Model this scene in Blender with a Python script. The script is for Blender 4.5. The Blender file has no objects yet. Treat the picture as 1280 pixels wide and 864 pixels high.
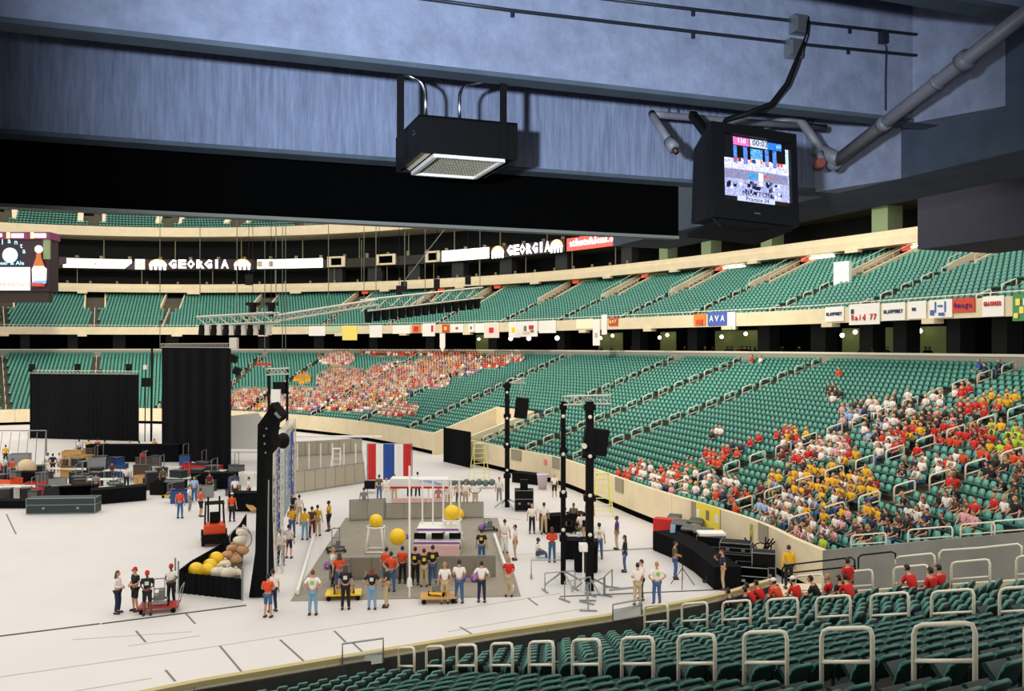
import bpy, bmesh, math, random
import numpy as np
from mathutils import Vector, Matrix
random.seed(7); rng = np.random.RandomState(7)
C = bpy.context.scene.collection
SC = bpy.context.scene
PI = math.pi
# ---------------------------------------------------------------- camera
CAMZ = 10.7; F = 1100.0
cam_d = bpy.data.cameras.new('camera'); cam_d.sensor_width = 36; cam_d.lens = 36 * F / 1280
cam_d.clip_start = 0.1; cam_d.clip_end = 600
cam = bpy.data.objects.new('camera', cam_d); C.objects.link(cam)
cam.location = (0, 0, CAMZ); cam.rotation_euler = (PI / 2, 0, 0); SC.camera = cam
# ---------------------------------------------------------------- world: the bright white fabric roof of the dome
w = bpy.data.worlds.new('dome_light'); SC.world = w; w.use_nodes = True
nt = w.node_tree; bg = nt.nodes['Background']
bg.inputs[0].default_value = (1.0, 0.965, 0.91, 1); bg.inputs[1].default_value = 1.05
# ---------------------------------------------------------------- lamps: camera flash, and unseen spots added for the stands
def area(name, loc, rot, size, energy, col, sy=None):
    d = bpy.data.lights.new(name, 'AREA'); d.energy = energy; d.color = col; d.size = size
    if sy: d.shape = 'RECTANGLE'; d.size_y = sy
    o = bpy.data.objects.new(name, d); C.objects.link(o); o.location = loc; o.rotation_euler = rot
    return o
def spot(name, loc, target, energy, col, angle, blend, rad=.05):
    d = bpy.data.lights.new(name, 'SPOT'); d.energy = energy; d.color = col; d.spot_size = angle; d.spot_blend = blend; d.shadow_soft_size = rad
    o = bpy.data.objects.new(name, d); C.objects.link(o); o.location = loc
    o.rotation_euler = (Vector(target) - Vector(loc)).to_track_quat('-Z', 'Y').to_euler(); return o
spot('camera_flash', (-1.2, -1.0, 10.9), (.1, 7.5, 12.7), 3700, (.74, .85, 1.0), math.radians(56), 1.0, .12)
spot('camera_flash_low', (.1, .1, 10.95), (4., 12, 7.0), 650, (1., .97, .9), math.radians(76), .8, .08)
for k_, tg in enumerate(((34, 62, 11), (20, 100, 13), (-30, 140, 14), (-75, 120, 14))):
    spot('stand_fill_spot', (-28, 58, 46), tg, (42000, 68000, 78000, 78000)[k_], (1., .93, .78), math.radians(58), .6, 3.)  # unseen spots, added to brighten the stands and fascias
SC.view_settings.view_transform = 'Standard'; SC.view_settings.look = 'None'
SC.view_settings.exposure = 0.3; SC.view_settings.gamma = 1.0; SC.view_settings.use_curve_mapping = False

# ---------------------------------------------------------------- materials
MATS = {}
def M(name, col, rough=.6, metal=0., noise=0., scale=3., bump=0., emit=0., streak=None, spec=.5, coords='Object', alpha=1.):
    if name in MATS: return MATS[name]
    m = bpy.data.materials.new(name); m.use_nodes = True; t = m.node_tree; b = t.nodes['Principled BSDF']
    c = (*col, 1); b.inputs['Base Color'].default_value = c
    b.inputs['Roughness'].default_value = rough; b.inputs['Metallic'].default_value = metal
    b.inputs['Specular IOR Level'].default_value = spec; b.inputs['Alpha'].default_value = alpha
    if emit:
        b.inputs['Emission Color'].default_value = c; b.inputs['Emission Strength'].default_value = emit
    if noise or bump:
        tc = t.nodes.new('ShaderNodeTexCoord'); mp = t.nodes.new('ShaderNodeMapping'); nz = t.nodes.new('ShaderNodeTexNoise')
        t.links.new(tc.outputs[coords], mp.inputs[0]); t.links.new(mp.outputs[0], nz.inputs[0])
        if streak: mp.inputs['Scale'].default_value = streak
        nz.inputs['Scale'].default_value = scale; nz.inputs['Detail'].default_value = 6; nz.inputs['Roughness'].default_value = .65
        if noise:
            mx = t.nodes.new('ShaderNodeMix'); mx.data_type = 'RGBA'
            cr = t.nodes.new('ShaderNodeMapRange'); cr.inputs[1].default_value = .3; cr.inputs[2].default_value = .7
            t.links.new(nz.outputs[0], cr.inputs[0]); t.links.new(cr.outputs[0], mx.inputs[0])
            mx.inputs[6].default_value = tuple(x * (1 - noise) for x in col) + (1,)
            mx.inputs[7].default_value = tuple(min(1, x * (1 + noise)) for x in col) + (1,)
            t.links.new(mx.outputs[2], b.inputs['Base Color'])
        if bump:
            bp = t.nodes.new('ShaderNodeBump'); bp.inputs['Strength'].default_value = bump; bp.inputs['Distance'].default_value = .02
            t.links.new(nz.outputs[0], bp.inputs['Height']); t.links.new(bp.outputs[0], b.inputs['Normal'])
    MATS[name] = m; return m
def Mattr(name, emit):
    m = bpy.data.materials.new(name); m.use_nodes = True; t = m.node_tree; b = t.nodes['Principled BSDF']
    a = t.nodes.new('ShaderNodeVertexColor'); a.layer_name = 'Col'
    t.links.new(a.outputs[0], b.inputs['Base Color']); b.inputs['Roughness'].default_value = .5
    if emit:
        t.links.new(a.outputs[0], b.inputs['Emission Color']); b.inputs['Emission Strength'].default_value = emit
        b.inputs['Base Color'].default_value = (0, 0, 0, 1); t.links.remove(b.inputs['Base Color'].links[0])
    MATS[name] = m; return m
def s2l(r, g, b): return tuple(((x / 255) / 12.92 if x / 255 <= .04045 else ((x / 255 + .055) / 1.055) ** 2.4) for x in (r, g, b))
ARENA_CONC = M('tan_concrete', s2l(222, 206, 172), .8, noise=.07, scale=.8, bump=.1)
TERR = M('terrace_concrete', s2l(84, 80, 66), .9, noise=.12, scale=.6)
CEIL = M('blue_cast_concrete', s2l(128, 136, 158), .85, noise=.2, scale=5, bump=.7)  # blue cast of the light is mixed into the concrete colour
# streaked concrete of the far beam: coarse blotches times vertical streaks with small pits
def streaked():
    m = M('streaked_concrete', s2l(120, 130, 155), .85, noise=.3, scale=4.5, bump=.8, streak=(5, 5, .5)); return m
STREAK = streaked()
LIP = M('beam_edge_concrete', s2l(72, 84, 96), .85, noise=.2, scale=3)
BLACK = M('matt_black', (.0012, .0012, .0012), .95, spec=.03)
BLKPAINT = M('black_paint', (.003, .003, .0035), .6, spec=.15)
CLOTH = M('black_drape_cloth', (.005, .005, .006), .95, spec=.1, noise=.3, scale=2)
DARK = M('recess_shade', (.006, .007, .0065), .95, spec=.05, noise=.4, scale=.4)  # near-black colour stands in for the shade inside recesses
WHITEP = M('cream_painted_steel', s2l(232, 226, 205), .35)
GREYM = M('galvanised_steel', s2l(150, 155, 158), .35, metal=.8)
PIPE = M('painted_pipe', s2l(112, 112, 120), .5, noise=.12, scale=9)
DKSTEEL = M('dark_steel', s2l(38, 44, 52), .5, metal=.3)
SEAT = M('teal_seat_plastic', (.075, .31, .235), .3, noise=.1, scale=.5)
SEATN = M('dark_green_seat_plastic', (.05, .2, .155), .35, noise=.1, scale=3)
SEATSHN = M('near_seat_shade', (.004, .028, .026), .5)  # shade on near seat rears and lower parts, put into the colour
SEATSH = M('seat_shade', (.008, .066, .056), .45)  # shaded gaps between far seats, put into pan and leg colour
FLOOR = M('white_floor_covering', s2l(216, 211, 206), .6, noise=.03, scale=.25)
CARPET = M('grey_field_carpet', s2l(150, 142, 126), .95, noise=.1, scale=2)
WHITE = M('white_plastic', s2l(238, 236, 230), .4)
RED = M('red_cloth', s2l(200, 30, 28), .7); BLUE = M('blue_cloth', s2l(28, 72, 150), .7)
YEL = M('yellow_vinyl', s2l(250, 205, 20), .35); ORANGE = M('orange_paint', s2l(225, 75, 25), .4)
# ---------------------------------------------------------------- mesh builder
class MB:
    def __init__(s): s.v = []; s.f = []; s.m = []; s.mi = 0
    def add(s, vs, fs):
        n = len(s.v); s.v += [tuple(p) for p in vs]; s.f += [tuple(i + n for i in f) for f in fs]; s.m += [s.mi] * len(fs); return s
    def box(s, c, d, R=None):
        R = R or Matrix.Identity(3); c = Vector(c); vs = []
        for x in (-.5, .5):
            for y in (-.5, .5):
                for z in (-.5, .5): vs.append(c + R @ Vector((x * d[0], y * d[1], z * d[2])))
        return s.add(vs, [(0, 1, 3, 2), (4, 6, 7, 5), (0, 4, 5, 1), (2, 3, 7, 6), (0, 2, 6, 4), (1, 5, 7, 3)])
    def beam(s, a, b, wd, ht):
        a = Vector(a); b = Vector(b); d = b - a; L = d.length; x = d.normalized()
        up = Vector((0, 0, 1)) if abs(x.z) < .95 else Vector((1, 0, 0)); y = up.cross(x).normalized(); z = x.cross(y)
        R = Matrix((x, y, z)).transposed(); return s.box((a + b) / 2, (L, wd, ht), R)
    def tube(s, pts, r, n=8, closed=False):
        pts = [Vector(p) for p in pts]; k = len(pts); rings = []
        if not isinstance(r, (list, tuple)): r = [r] * k
        pu = None
        for i in range(k):
            t = (pts[min(i + 1, k - 1)] - pts[max(i - 1, 0)]).normalized()
            if pu is None:
                u = t.cross(Vector((0, 0, 1)));
                if u.length < .05: u = t.cross(Vector((1, 0, 0)))
            else: u = pu - t * pu.dot(t)
            u.normalize(); pu = u; v = t.cross(u)
            rings.append([pts[i] + (u * math.cos(2 * PI * j / n) + v * math.sin(2 * PI * j / n)) * r[i] for j in range(n)])
        vs = [p for R in rings for p in R]; fs = []
        for i in range(k - 1):
            for j in range(n): fs.append((i * n + j, i * n + (j + 1) % n, (i + 1) * n + (j + 1) % n, (i + 1) * n + j))
        fs.append(tuple(range(n))[::-1]); fs.append(tuple((k - 1) * n + j for j in range(n)))
        return s.add(vs, fs)
    def cyl(s, a, b, r, n=12, r2=None): return s.tube([a, b], [r, r if r2 is None else r2], n)
    def prism(s, poly, vec):
        n = len(poly); vec = Vector(vec); vs = [Vector(p) for p in poly] + [Vector(p) + vec for p in poly]
        fs = [tuple(range(n))[::-1], tuple(range(n, 2 * n))] + [(i, (i + 1) % n, n + (i + 1) % n, n + i) for i in range(n)]
        return s.add(vs, fs)
    def ball(s, c, r, nu=14, nv=9, sc=(1, 1, 1)):
        vs = [(c[0], c[1], c[2] + r * sc[2])]; fs = []
        for i in range(1, nv):
            th = PI * i / nv
            for j in range(nu):
                ph = 2 * PI * j / nu; vs.append((c[0] + r * sc[0] * math.sin(th) * math.cos(ph), c[1] + r * sc[1] * math.sin(th) * math.sin(ph), c[2] + r * sc[2] * math.cos(th)))
        vs.append((c[0], c[1], c[2] - r * sc[2]))
        for j in range(nu): fs.append((0, 1 + j, 1 + (j + 1) % nu)); fs.append((len(vs) - 1, 1 + (nv - 2) * nu + (j + 1) % nu, 1 + (nv - 2) * nu + j))
        for i in range(nv - 2):
            for j in range(nu): a = 1 + i * nu; fs.append((a + j, a + nu + j, a + nu + (j + 1) % nu, a + (j + 1) % nu))
        return s.add(vs, fs)
    def lathe(s, prof, c=(0, 0, 0), n=16):
        vs = []; fs = []
        for (r, z) in prof:
            for j in range(n): vs.append((c[0] + r * math.cos(2 * PI * j / n), c[1] + r * math.sin(2 * PI * j / n), c[2] + z))
        for i in range(len(prof) - 1):
            for j in range(n): fs.append((i * n + j, i * n + (j + 1) % n, (i + 1) * n + (j + 1) % n, (i + 1) * n + j))
        fs.append(tuple(range(n))[::-1]); fs.append(tuple((len(prof) - 1) * n + j for j in range(n)))
        return s.add(vs, fs)
    def cloth(s, path, z0, z1, amp=.04, wl=.3, close=False):
        """pleated drape hung along a plan path"""
        pts = []; acc = 0
        for i in range(len(path) - 1):
            a = Vector((*path[i][:2], 0)); b = Vector((*path[i + 1][:2], 0)); L = (b - a).length; n = max(2, int(L / (wl / 4))); d = (b - a).normalized(); q = Vector((-d.y, d.x, 0))
            for k in range(n):
                u = k / n * L; pts.append(a + d * u + q * amp * math.sin((acc + u) * 2 * PI / wl) * (1 + .4 * math.sin((acc + u) * 1.7)))
            acc += L
        pts.append(Vector((*path[-1][:2], 0))); n = len(pts)
        zz = [z0, z0 + (z1 - z0) * .5, z1]; vs = []
        for z in zz: vs += [Vector((p.x, p.y, z)) for p in pts]
        fs = []
        for r in range(2):
            for i in range(n - 1): fs.append((r * n + i, r * n + i + 1, (r + 1) * n + i + 1, (r + 1) * n + i))
        s.add(vs, fs)
    def mesh(s, name, mats, smooth=False):
        me = bpy.data.meshes.new(name); me.from_pydata(s.v, [], s.f)
        for m in (mats if isinstance(mats, (list, tuple)) else [mats]): me.materials.append(m)
        if any(s.m): me.polygons.foreach_set('material_index', s.m)
        if smooth: me.polygons.foreach_set('use_smooth', [True] * len(s.f))
        me.update(); return me
    def build(s, name, mats, parent=None, smooth=False, loc=None, **kw):
        o = bpy.data.objects.new(name, s.mesh(name, mats, smooth)); C.objects.link(o)
        if parent: o.parent = parent
        if loc: o.location = loc
        return tag(o, **kw)
def tag(o, label=None, cat=None, group=None, kind=None):
    if label: o['label'] = label
    if cat: o['category'] = cat
    if group: o['group'] = group
    if kind: o['kind'] = kind
    return o
def empty(name, loc, rz=0, **kw):
    o = bpy.data.objects.new(name, None); C.objects.link(o); o.location = loc; o.rotation_euler = (0, 0, rz); o.empty_display_size = .2
    return tag(o, **kw)
def copy_tree(o, parent=None):
    c = o.copy(); C.objects.link(c)
    if parent: c.parent = parent
    for ch in o.children: copy_tree(ch, c)
    return c
def text(name, s, size, m, parent, loc, rot=(PI / 2, 0, 0), extrude=.004, sx=1.0, align='CENTER'):
    cu = bpy.data.curves.new(name, 'FONT'); cu.body = s; cu.size = size; cu.extrude = extrude; cu.align_x = align; cu.align_y = 'CENTER'; cu.resolution_u = 2
    t = bpy.data.objects.new(name, cu); C.objects.link(t)
    dg = bpy.context.evaluated_depsgraph_get(); me = bpy.data.meshes.new_from_object(t.evaluated_get(dg))
    bpy.data.objects.remove(t); me.materials.clear(); me.materials.append(m)
    o = bpy.data.objects.new(name, me); C.objects.link(o); o.parent = parent; o.location = loc; o.rotation_euler = rot; o.scale = (sx, 1, 1)
    return o
def mass(name, tv, tf, P, ang, m, scale=None, cols=None, tm=None, m2=None, **kw):
    """many copies of a small template joined into one mesh (numpy); tv (nv,3), tf list of quads"""
    tv = np.asarray(tv, float); n = len(P); nv = len(tv); P = np.asarray(P, float); ang = np.asarray(ang, float)
    c = np.cos(ang)[:, None]; s_ = np.sin(ang)[:, None]; sc = np.ones(n) if scale is None else np.asarray(scale)
    X = tv[None, :, 0] * sc[:, None]; Y = tv[None, :, 1] * sc[:, None]; Z = tv[None, :, 2] * sc[:, None]
    V = np.stack([X * c - Y * s_ + P[:, 0:1], X * s_ + Y * c + P[:, 1:2], Z + P[:, 2:3]], -1).reshape(-1, 3)
    lt = [len(f) for f in tf]; flat = np.array([i for f in tf for i in f]); nl = len(flat)
    idx = (flat[None, :] + (np.arange(n) * nv)[:, None]).reshape(-1)
    starts = np.concatenate([[0], np.cumsum(lt)[:-1]]); S = (starts[None, :] + (np.arange(n) * nl)[:, None]).reshape(-1)
    me = bpy.data.meshes.new(name); me.vertices.add(len(V)); me.vertices.foreach_set('co', V.reshape(-1))
    me.loops.add(len(idx)); me.loops.foreach_set('vertex_index', idx.astype(np.int32))
    me.polygons.add(len(S)); me.polygons.foreach_set('loop_start', S.astype(np.int32)); me.polygons.foreach_set('loop_total', np.tile(lt, n).astype(np.int32))
    me.materials.append(m)
    if m2: me.materials.append(m2); me.polygons.foreach_set('material_index', np.tile(tm, n).astype(np.int32))
    if cols is not None:
        a = me.color_attributes.new('Col', 'FLOAT_COLOR', 'POINT'); cc = np.concatenate([np.asarray(cols).reshape(n, nv, 3), np.ones((n, nv, 1))], -1)
        a.data.foreach_set('color', cc.reshape(-1))
    me.update(calc_edges=True); me.validate()
    o = bpy.data.objects.new(name, me); C.objects.link(o); return tag(o, **kw)
def ORD(n): return {1: 'first', 2: 'second', 3: 'third', 4: 'fourth', 5: 'fifth', 6: 'sixth', 7: 'seventh', 8: 'eighth', 9: 'ninth', 10: 'tenth', 11: 'eleventh', 12: 'twelfth'}.get(n, '%d%s' % (n, {1: 'st', 2: 'nd', 3: 'rd'}.get(n % 10 if n % 100 not in (11, 12, 13) else 0, 'th')))
# ---------------------------------------------------------------- measuring: pixel of the photograph -> place
def G(u, v, z=0.):
    Y = F * (CAMZ - z) / (v - 432.); return Vector(((u - 640) / F * Y, Y, z))
def AT(u, v, Y): return Vector(((u - 640) / F * Y, Y, CAMZ + (432 - v) / F * Y))
def PX(p): return (640 + F * p[0] / p[1], 432 - F * (p[2] - CAMZ) / p[1])
# ---------------------------------------------------------------- plan curve of the bowl (front of the lower stand) and its outward normals
_N = [(13.5, 35.2, .985, -.15), (12.62, 38.6, .985, -.16), (12.0, 42.9, .99, -.1), (10.5, 47.3, 1, 0), (8.1, 53.5, .995, .1), (5.6, 61.5, .985, .17), (3.3, 68, .96, .27),
      (-.3, 73.8, .92, .39), (-8, 86.6, .83, .56), (-15, 97, .74, .67), (-22.6, 105.6, .58, .81), (-35, 115, .3, .95), (-48, 120, -.1, .99),
      (-58, 121, -.42, .91), (-69, 117.5, -.53, .85), (-81, 110, -.62, .78), (-95, 99, -.7, .7)]
def _resample():
    P = np.array(_N, float); out = []
    for i in range(len(P) - 1):
        p0 = P[max(i - 1, 0)]; p1 = P[i]; p2 = P[i + 1]; p3 = P[min(i + 2, len(P) - 1)]; n = max(2, int(np.hypot(*(p2 - p1)[:2]) / 1.0))
        for k in range(n):
            t = k / n; out.append(.5 * (2 * p1 + (p2 - p0) * t + (2 * p0 - 5 * p1 + 4 * p2 - p3) * t * t + (3 * p1 - p0 - 3 * p2 + p3) * t ** 3))
    out.append(P[-1]); out = np.array(out); out[:, 2:] /= np.linalg.norm(out[:, 2:], axis=1)[:, None]; return out
WC = _resample(); WS = np.concatenate([[0], np.cumsum(np.hypot(*np.diff(WC[:, :2], axis=0).T))]); SMAX = WS[-1]
def W(s, t):
    s = min(max(s, 0), SMAX); r = [np.interp(s, WS, WC[:, i]) for i in range(4)]; n = math.hypot(r[2], r[3]); return Vector((r[0] + r[2] / n * t, r[1] + r[3] / n * t, 0)), Vector((r[2] / n, r[3] / n, 0))
def WP(s, t, z): p, _ = W(s, t); p.z = z; return p
def s_px(u, t):
    ss = np.arange(0, SMAX, .25); pu = [PX(WP(s, t, 0))[0] for s in ss]
    return ss[int(np.argmin(np.abs(np.array(pu) - u)))]
def ring(mb, prof, s0, s1, step=2.0):
    """closed profile [(t,z)...] extruded along the bowl from s0 to s1"""
    n = max(2, int((s1 - s0) / step) + 1); ss = np.linspace(s0, s1, n); k = len(prof); vs = []
    for s in ss:
        for (t, z) in prof: vs.append(WP(s, t, z))
    fs = [tuple(range(k)), tuple((n - 1) * k + j for j in range(k))[::-1]]
    for i in range(n - 1):
        for j in range(k): fs.append((i * k + j, (i + 1) * k + j, (i + 1) * k + (j + 1) % k, i * k + (j + 1) % k))
    return mb.add(vs, fs)
def rect(t0, z0, t1, z1): return [(t0, z0), (t1, z0), (t1, z1), (t0, z1)]
# ================================================================= LARGE STRUCTURE
mb = MB(); mb.add([(-220, -30, 0), (160, -30, 0), (160, 260, 0), (-220, 260, 0)], [(0, 1, 2, 3)]); FL = mb.build('floor', FLOOR, kind='structure')
SEAM = M('floor_seam', s2l(120, 116, 108), .8); SEAMD = M('dark_cable_cover', s2l(60, 62, 60), .7)
def seam(a, b, wd, m, nm):
    A = G(*a); B = G(*b); mb = MB(); mb.beam((A.x, A.y, .006), (B.x, B.y, .006), wd, .012); mb.build(nm, m, FL)
seam((-60, 803), (125, 780), .14, SEAMD, 'cable_cover'); seam((127, 780), (308, 757), .14, SEAMD, 'cable_cover')
for a, b in [((-60, 855), (245, 812)), ((60, 870), (190, 848)), ((160, 808), (250, 795)), ((245, 812), (700, 742)), ((90, 800), (240, 790)), ((485, 700), (845, 686)), ((650, 650), (560, 640)), ((560, 790), (735, 760))]:
    seam(a, b, .05, M('faint_seam', s2l(190, 184, 174), .8), 'seam')
for a, b in [((170, 789), (182, 803)), ((207, 838), (219, 852)), ((275, 808), (302, 840)), ((350, 800), (380, 827)), ((418, 789), (432, 803)), ((440, 803), (456, 818)), ((232, 767), (244, 780)), ((8, 643), (20, 668)), ((575, 784), (590, 793)), ((660, 748), (672, 757))]:
    seam(a, b, .07, SEAM, 'seam')
seam((700, 746), (930, 736), .12, SEAMD, 'cable_cover'); seam((745, 689), (850, 684), .1, SEAMD, 'cable_cover')

# ---- far lower stand
LP = .78; LR = LP * .335; LZ0 = 1.25; LN = 30; LT0 = .9                     # row pitch, rise, first tread, rows
def lz(t): return LZ0 + LR * math.floor(max(0, t - LT0 + LP * .35) / LP)
def steps(t0, z0, pitch, rise, n, under):
    p = [(t0, z0)]
    for i in range(n):
        p.append((t0 + pitch * (i + 1), z0 + rise * i))
        if i < n - 1: p.append((t0 + pitch * (i + 1), z0 + rise * (i + 1)))
    e = p[-1]; return p + [(e[0], e[1] - under), (t0, z0 - under)]
S_T0 = s_px(579, 0); S_T1 = s_px(541, 0)                                   # vomitory through the lower stand
S_NEAR = float(np.interp(36.9, WC[:12, 1], WS[:12]))
TP0 = WP(S_NEAR, 0, 0); TD = Vector((.62, -.785, 0)); TN = Vector((.785, .62, 0))   # face of the near tunnel
wall = empty('wall_right', (0, 0, 0), kind='structure')
def panels(s0, s1, L=5.):
    n = max(1, round((s1 - s0) / L))
    for i in range(n):
        a = s0 + (s1 - s0) * i / n + .015; b = s0 + (s1 - s0) * (i + 1) / n - .015
        mb = MB(); ring(mb, rect(0, .38, .28, 2.1), a, b, 1.6); mb.build('wall_panel', ARENA_CONC, wall)
panels(S_NEAR, S_T0); panels(S_T1, SMAX)
mb = MB(); ring(mb, rect(.1, 0, .3, .38), S_NEAR, S_T0); ring(mb, rect(.1, 0, .3, .38), S_T1, SMAX); mb.build('wall_base_recess', BLACK, wall)
T0 = LT0 - LP * .5
def clip_tunnel(mbx):   # drop everything on the near side of the tunnel face
    bm = bmesh.new(); me = bpy.data.meshes.new('t'); me.from_pydata(mbx.v, [], mbx.f); bm.from_mesh(me); bpy.data.meshes.remove(me)
    r = bmesh.ops.bisect_plane(bm, geom=bm.verts[:] + bm.edges[:] + bm.faces[:], plane_co=TP0, plane_no=TN, clear_inner=True, clear_outer=False)
    o = MB(); bm.verts.ensure_lookup_table(); o.v = [tuple(v.co) for v in bm.verts]; o.f = [tuple(v.index for v in f.verts) for f in bm.faces]; o.m = [0] * len(o.f); bm.free(); return o
mb = MB(); ring(mb, steps(T0, LZ0, LP, LR, LN, .6), 0, s_px(886, 0)); mb = clip_tunnel(mb); ring(mb, steps(T0, LZ0, LP, LR, LN, .6), s_px(886, 0), S_T0)
VN = 9                                                                      # rows cut away above the vomitory
ring(mb, steps(T0 + VN * LP, LZ0 + VN * LR, LP, LR, LN - VN, .6), S_T0, S_T1); ring(mb, steps(T0, LZ0, LP, LR, LN, .6), S_T1, SMAX)
mb.build('floor_terrace', TERR, kind='structure')
# vomitory: two side walls, lintel, black curtain
vm = empty('wall_vomitory', (0, 0, 0), kind='structure')
for s in (S_T0, S_T1):
    mb = MB(); ring(mb, [(0, 0), (VN * LP + T0, 0), (VN * LP + T0, LZ0 + VN * LR + .8), (0, 2.1)], s - .15, s + .15, .1); mb.build('side_wall', ARENA_CONC, vm)
mb = MB(); ring(mb, rect(VN * LP + T0 - .25, 2.6, VN * LP + T0, LZ0 + VN * LR + .8), S_T0, S_T1, 1); mb.build('lintel', ARENA_CONC, vm)
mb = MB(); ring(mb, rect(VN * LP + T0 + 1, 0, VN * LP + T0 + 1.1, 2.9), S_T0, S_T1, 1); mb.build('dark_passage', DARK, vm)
# parapet at the top of the lower stand, concourse behind it
TT = T0 + LN * LP; ZT = LZ0 + LR * (LN - 1)                                 # ~23.9, 8.8
mb = MB(); ring(mb, rect(TT, ZT - .6, TT + .2, ZT + 1.15), 0, SMAX)
top = mb.build('wall_concourse_parapet', M('pale_parapet', s2l(150, 148, 136), .7), kind='structure')
mb = MB(); ring(mb, rect(TT - .05, ZT + 1.15, TT + .28, ZT + 1.32), 0, SMAX); mb.build('coping', WHITEP, top)
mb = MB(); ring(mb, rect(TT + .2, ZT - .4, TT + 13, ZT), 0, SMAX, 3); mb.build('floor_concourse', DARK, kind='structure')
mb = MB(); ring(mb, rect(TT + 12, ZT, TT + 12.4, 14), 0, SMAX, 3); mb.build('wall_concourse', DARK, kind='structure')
# mezzanine
MP = .8; MR = MP * .40; MZ0 = 13.0; MN = 20; MT0 = 21.6
mb = MB(); ring(mb, rect(20.9, 12.45, 21.2, 13.65), 0, SMAX); FAS = mb.build('wall_mezzanine_fascia', ARENA_CONC, kind='structure')
mb = MB(); ring(mb, steps(MT0 - .4, MZ0, MP, MR, MN, .55), 0, SMAX); mb.build('floor_mezzanine_terrace', TERR, kind='structure')
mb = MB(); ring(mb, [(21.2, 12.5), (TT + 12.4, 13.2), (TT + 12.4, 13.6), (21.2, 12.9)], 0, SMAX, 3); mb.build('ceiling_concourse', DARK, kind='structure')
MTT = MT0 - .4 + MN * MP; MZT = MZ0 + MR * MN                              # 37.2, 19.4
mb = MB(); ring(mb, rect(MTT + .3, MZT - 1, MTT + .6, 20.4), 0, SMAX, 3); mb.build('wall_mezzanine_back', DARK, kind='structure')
# club and suite levels
mb = MB(); ring(mb, [(35.4, 20.05), (44, 20.05), (44, 20.5), (35.9, 20.5), (35.9, 21.5), (35.7, 21.5), (35.7, 20.85), (35.4, 20.85)], 0, SMAX); mb.build('trim_club_fascia', ARENA_CONC, kind='structure')
mb = MB(); ring(mb, [(35.8, 24.1), (44, 24.1), (44, 24.5), (36.1, 24.5), (36.1, 25.6), (35.8, 25.6)], 0, SMAX)
mb.build('trim_suite_fascia', M('dim_fascia', s2l(44, 42, 34), .8, noise=.1), kind='structure')
mb = MB(); ring(mb, [(33.8, 29.7), (46, 29.7), (46, 30.2), (34.1, 30.2), (34.1, 31.3), (33.8, 31.3)], s_px(760, 34), SMAX); mb.build('trim_upper_fascia', ARENA_CONC, kind='structure')
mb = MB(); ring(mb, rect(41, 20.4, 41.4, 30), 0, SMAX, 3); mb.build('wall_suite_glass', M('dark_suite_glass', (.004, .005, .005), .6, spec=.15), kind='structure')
UP_ = .85; UR = UP_ * .62; UN = 14; UZ0 = 30.6; UT0 = 34.8
mb = MB(); ring(mb, steps(UT0 - .4, UZ0, UP_, UR, UN, .5), s_px(760, 34), SMAX); mb.build('floor_upper_terrace', TERR, kind='structure')
# columns of the club level on the right, mullions and posts elsewhere
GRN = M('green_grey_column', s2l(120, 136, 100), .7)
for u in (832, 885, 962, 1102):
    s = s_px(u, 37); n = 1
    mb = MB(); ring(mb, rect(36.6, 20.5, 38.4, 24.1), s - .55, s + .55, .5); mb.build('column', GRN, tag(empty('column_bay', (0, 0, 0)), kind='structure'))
POST = M('dull_post', s2l(120, 118, 92), .6)
mb = MB()
for s in np.arange(s_px(790, 36), SMAX - 6, 5.5):
    mb.cyl(WP(s, 36.3, 25.5), WP(s, 36.3, 29.7), .09, 6); mb.cyl(WP(s + 2.5, 36.3, 20.6), WP(s + 2.5, 36.3, 24.1), .07, 6)
mb.build('trim_suite_posts', POST, kind='structure')
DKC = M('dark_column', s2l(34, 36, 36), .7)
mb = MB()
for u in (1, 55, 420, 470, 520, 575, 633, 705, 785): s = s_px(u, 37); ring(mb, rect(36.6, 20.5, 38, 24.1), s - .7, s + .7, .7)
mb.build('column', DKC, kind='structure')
# concourse columns (dark) and lit openings of the concourse
mb = MB()
for u in [705, 800, 870, 960, 1030, 1090, 1135, 1200, 1260, 620, 540, 470, 400, 330, 90, 30, 150, 215]: s = s_px(u, 27); ring(mb, rect(26.4, ZT, 27.6, 13.2), s - .55, s + .55, .5)
mb.build('column_concourse', DKC, kind='structure')
LITG = M('lit_concourse_opening', s2l(92, 100, 56), .6, emit=.35); LITW = M('warm_white_light', (1., .86, .6), .5, emit=5.)
for (u, wd) in [(924, 2.6), (1034, .6), (1070, 1.0), (1125, 3.6), (835, 1), (765, 1.6), (610, 1.4)]:
    s = s_px(u, TT + 11.9); mb = MB(); ring(mb, rect(TT + 11.8, ZT + .9, TT + 11.9, 12.4), s - wd, s + wd, .7)
    o = mb.build('window_concourse', LITG, kind='structure')
    for k in range(2):
        mb = MB(); c = WP(s + (k - .5) * wd, TT + 11, 12.0 - .3 * k); mb.ball(c, .22, 10, 6); mb.build('lamp_globe', LITW, o)

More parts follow.
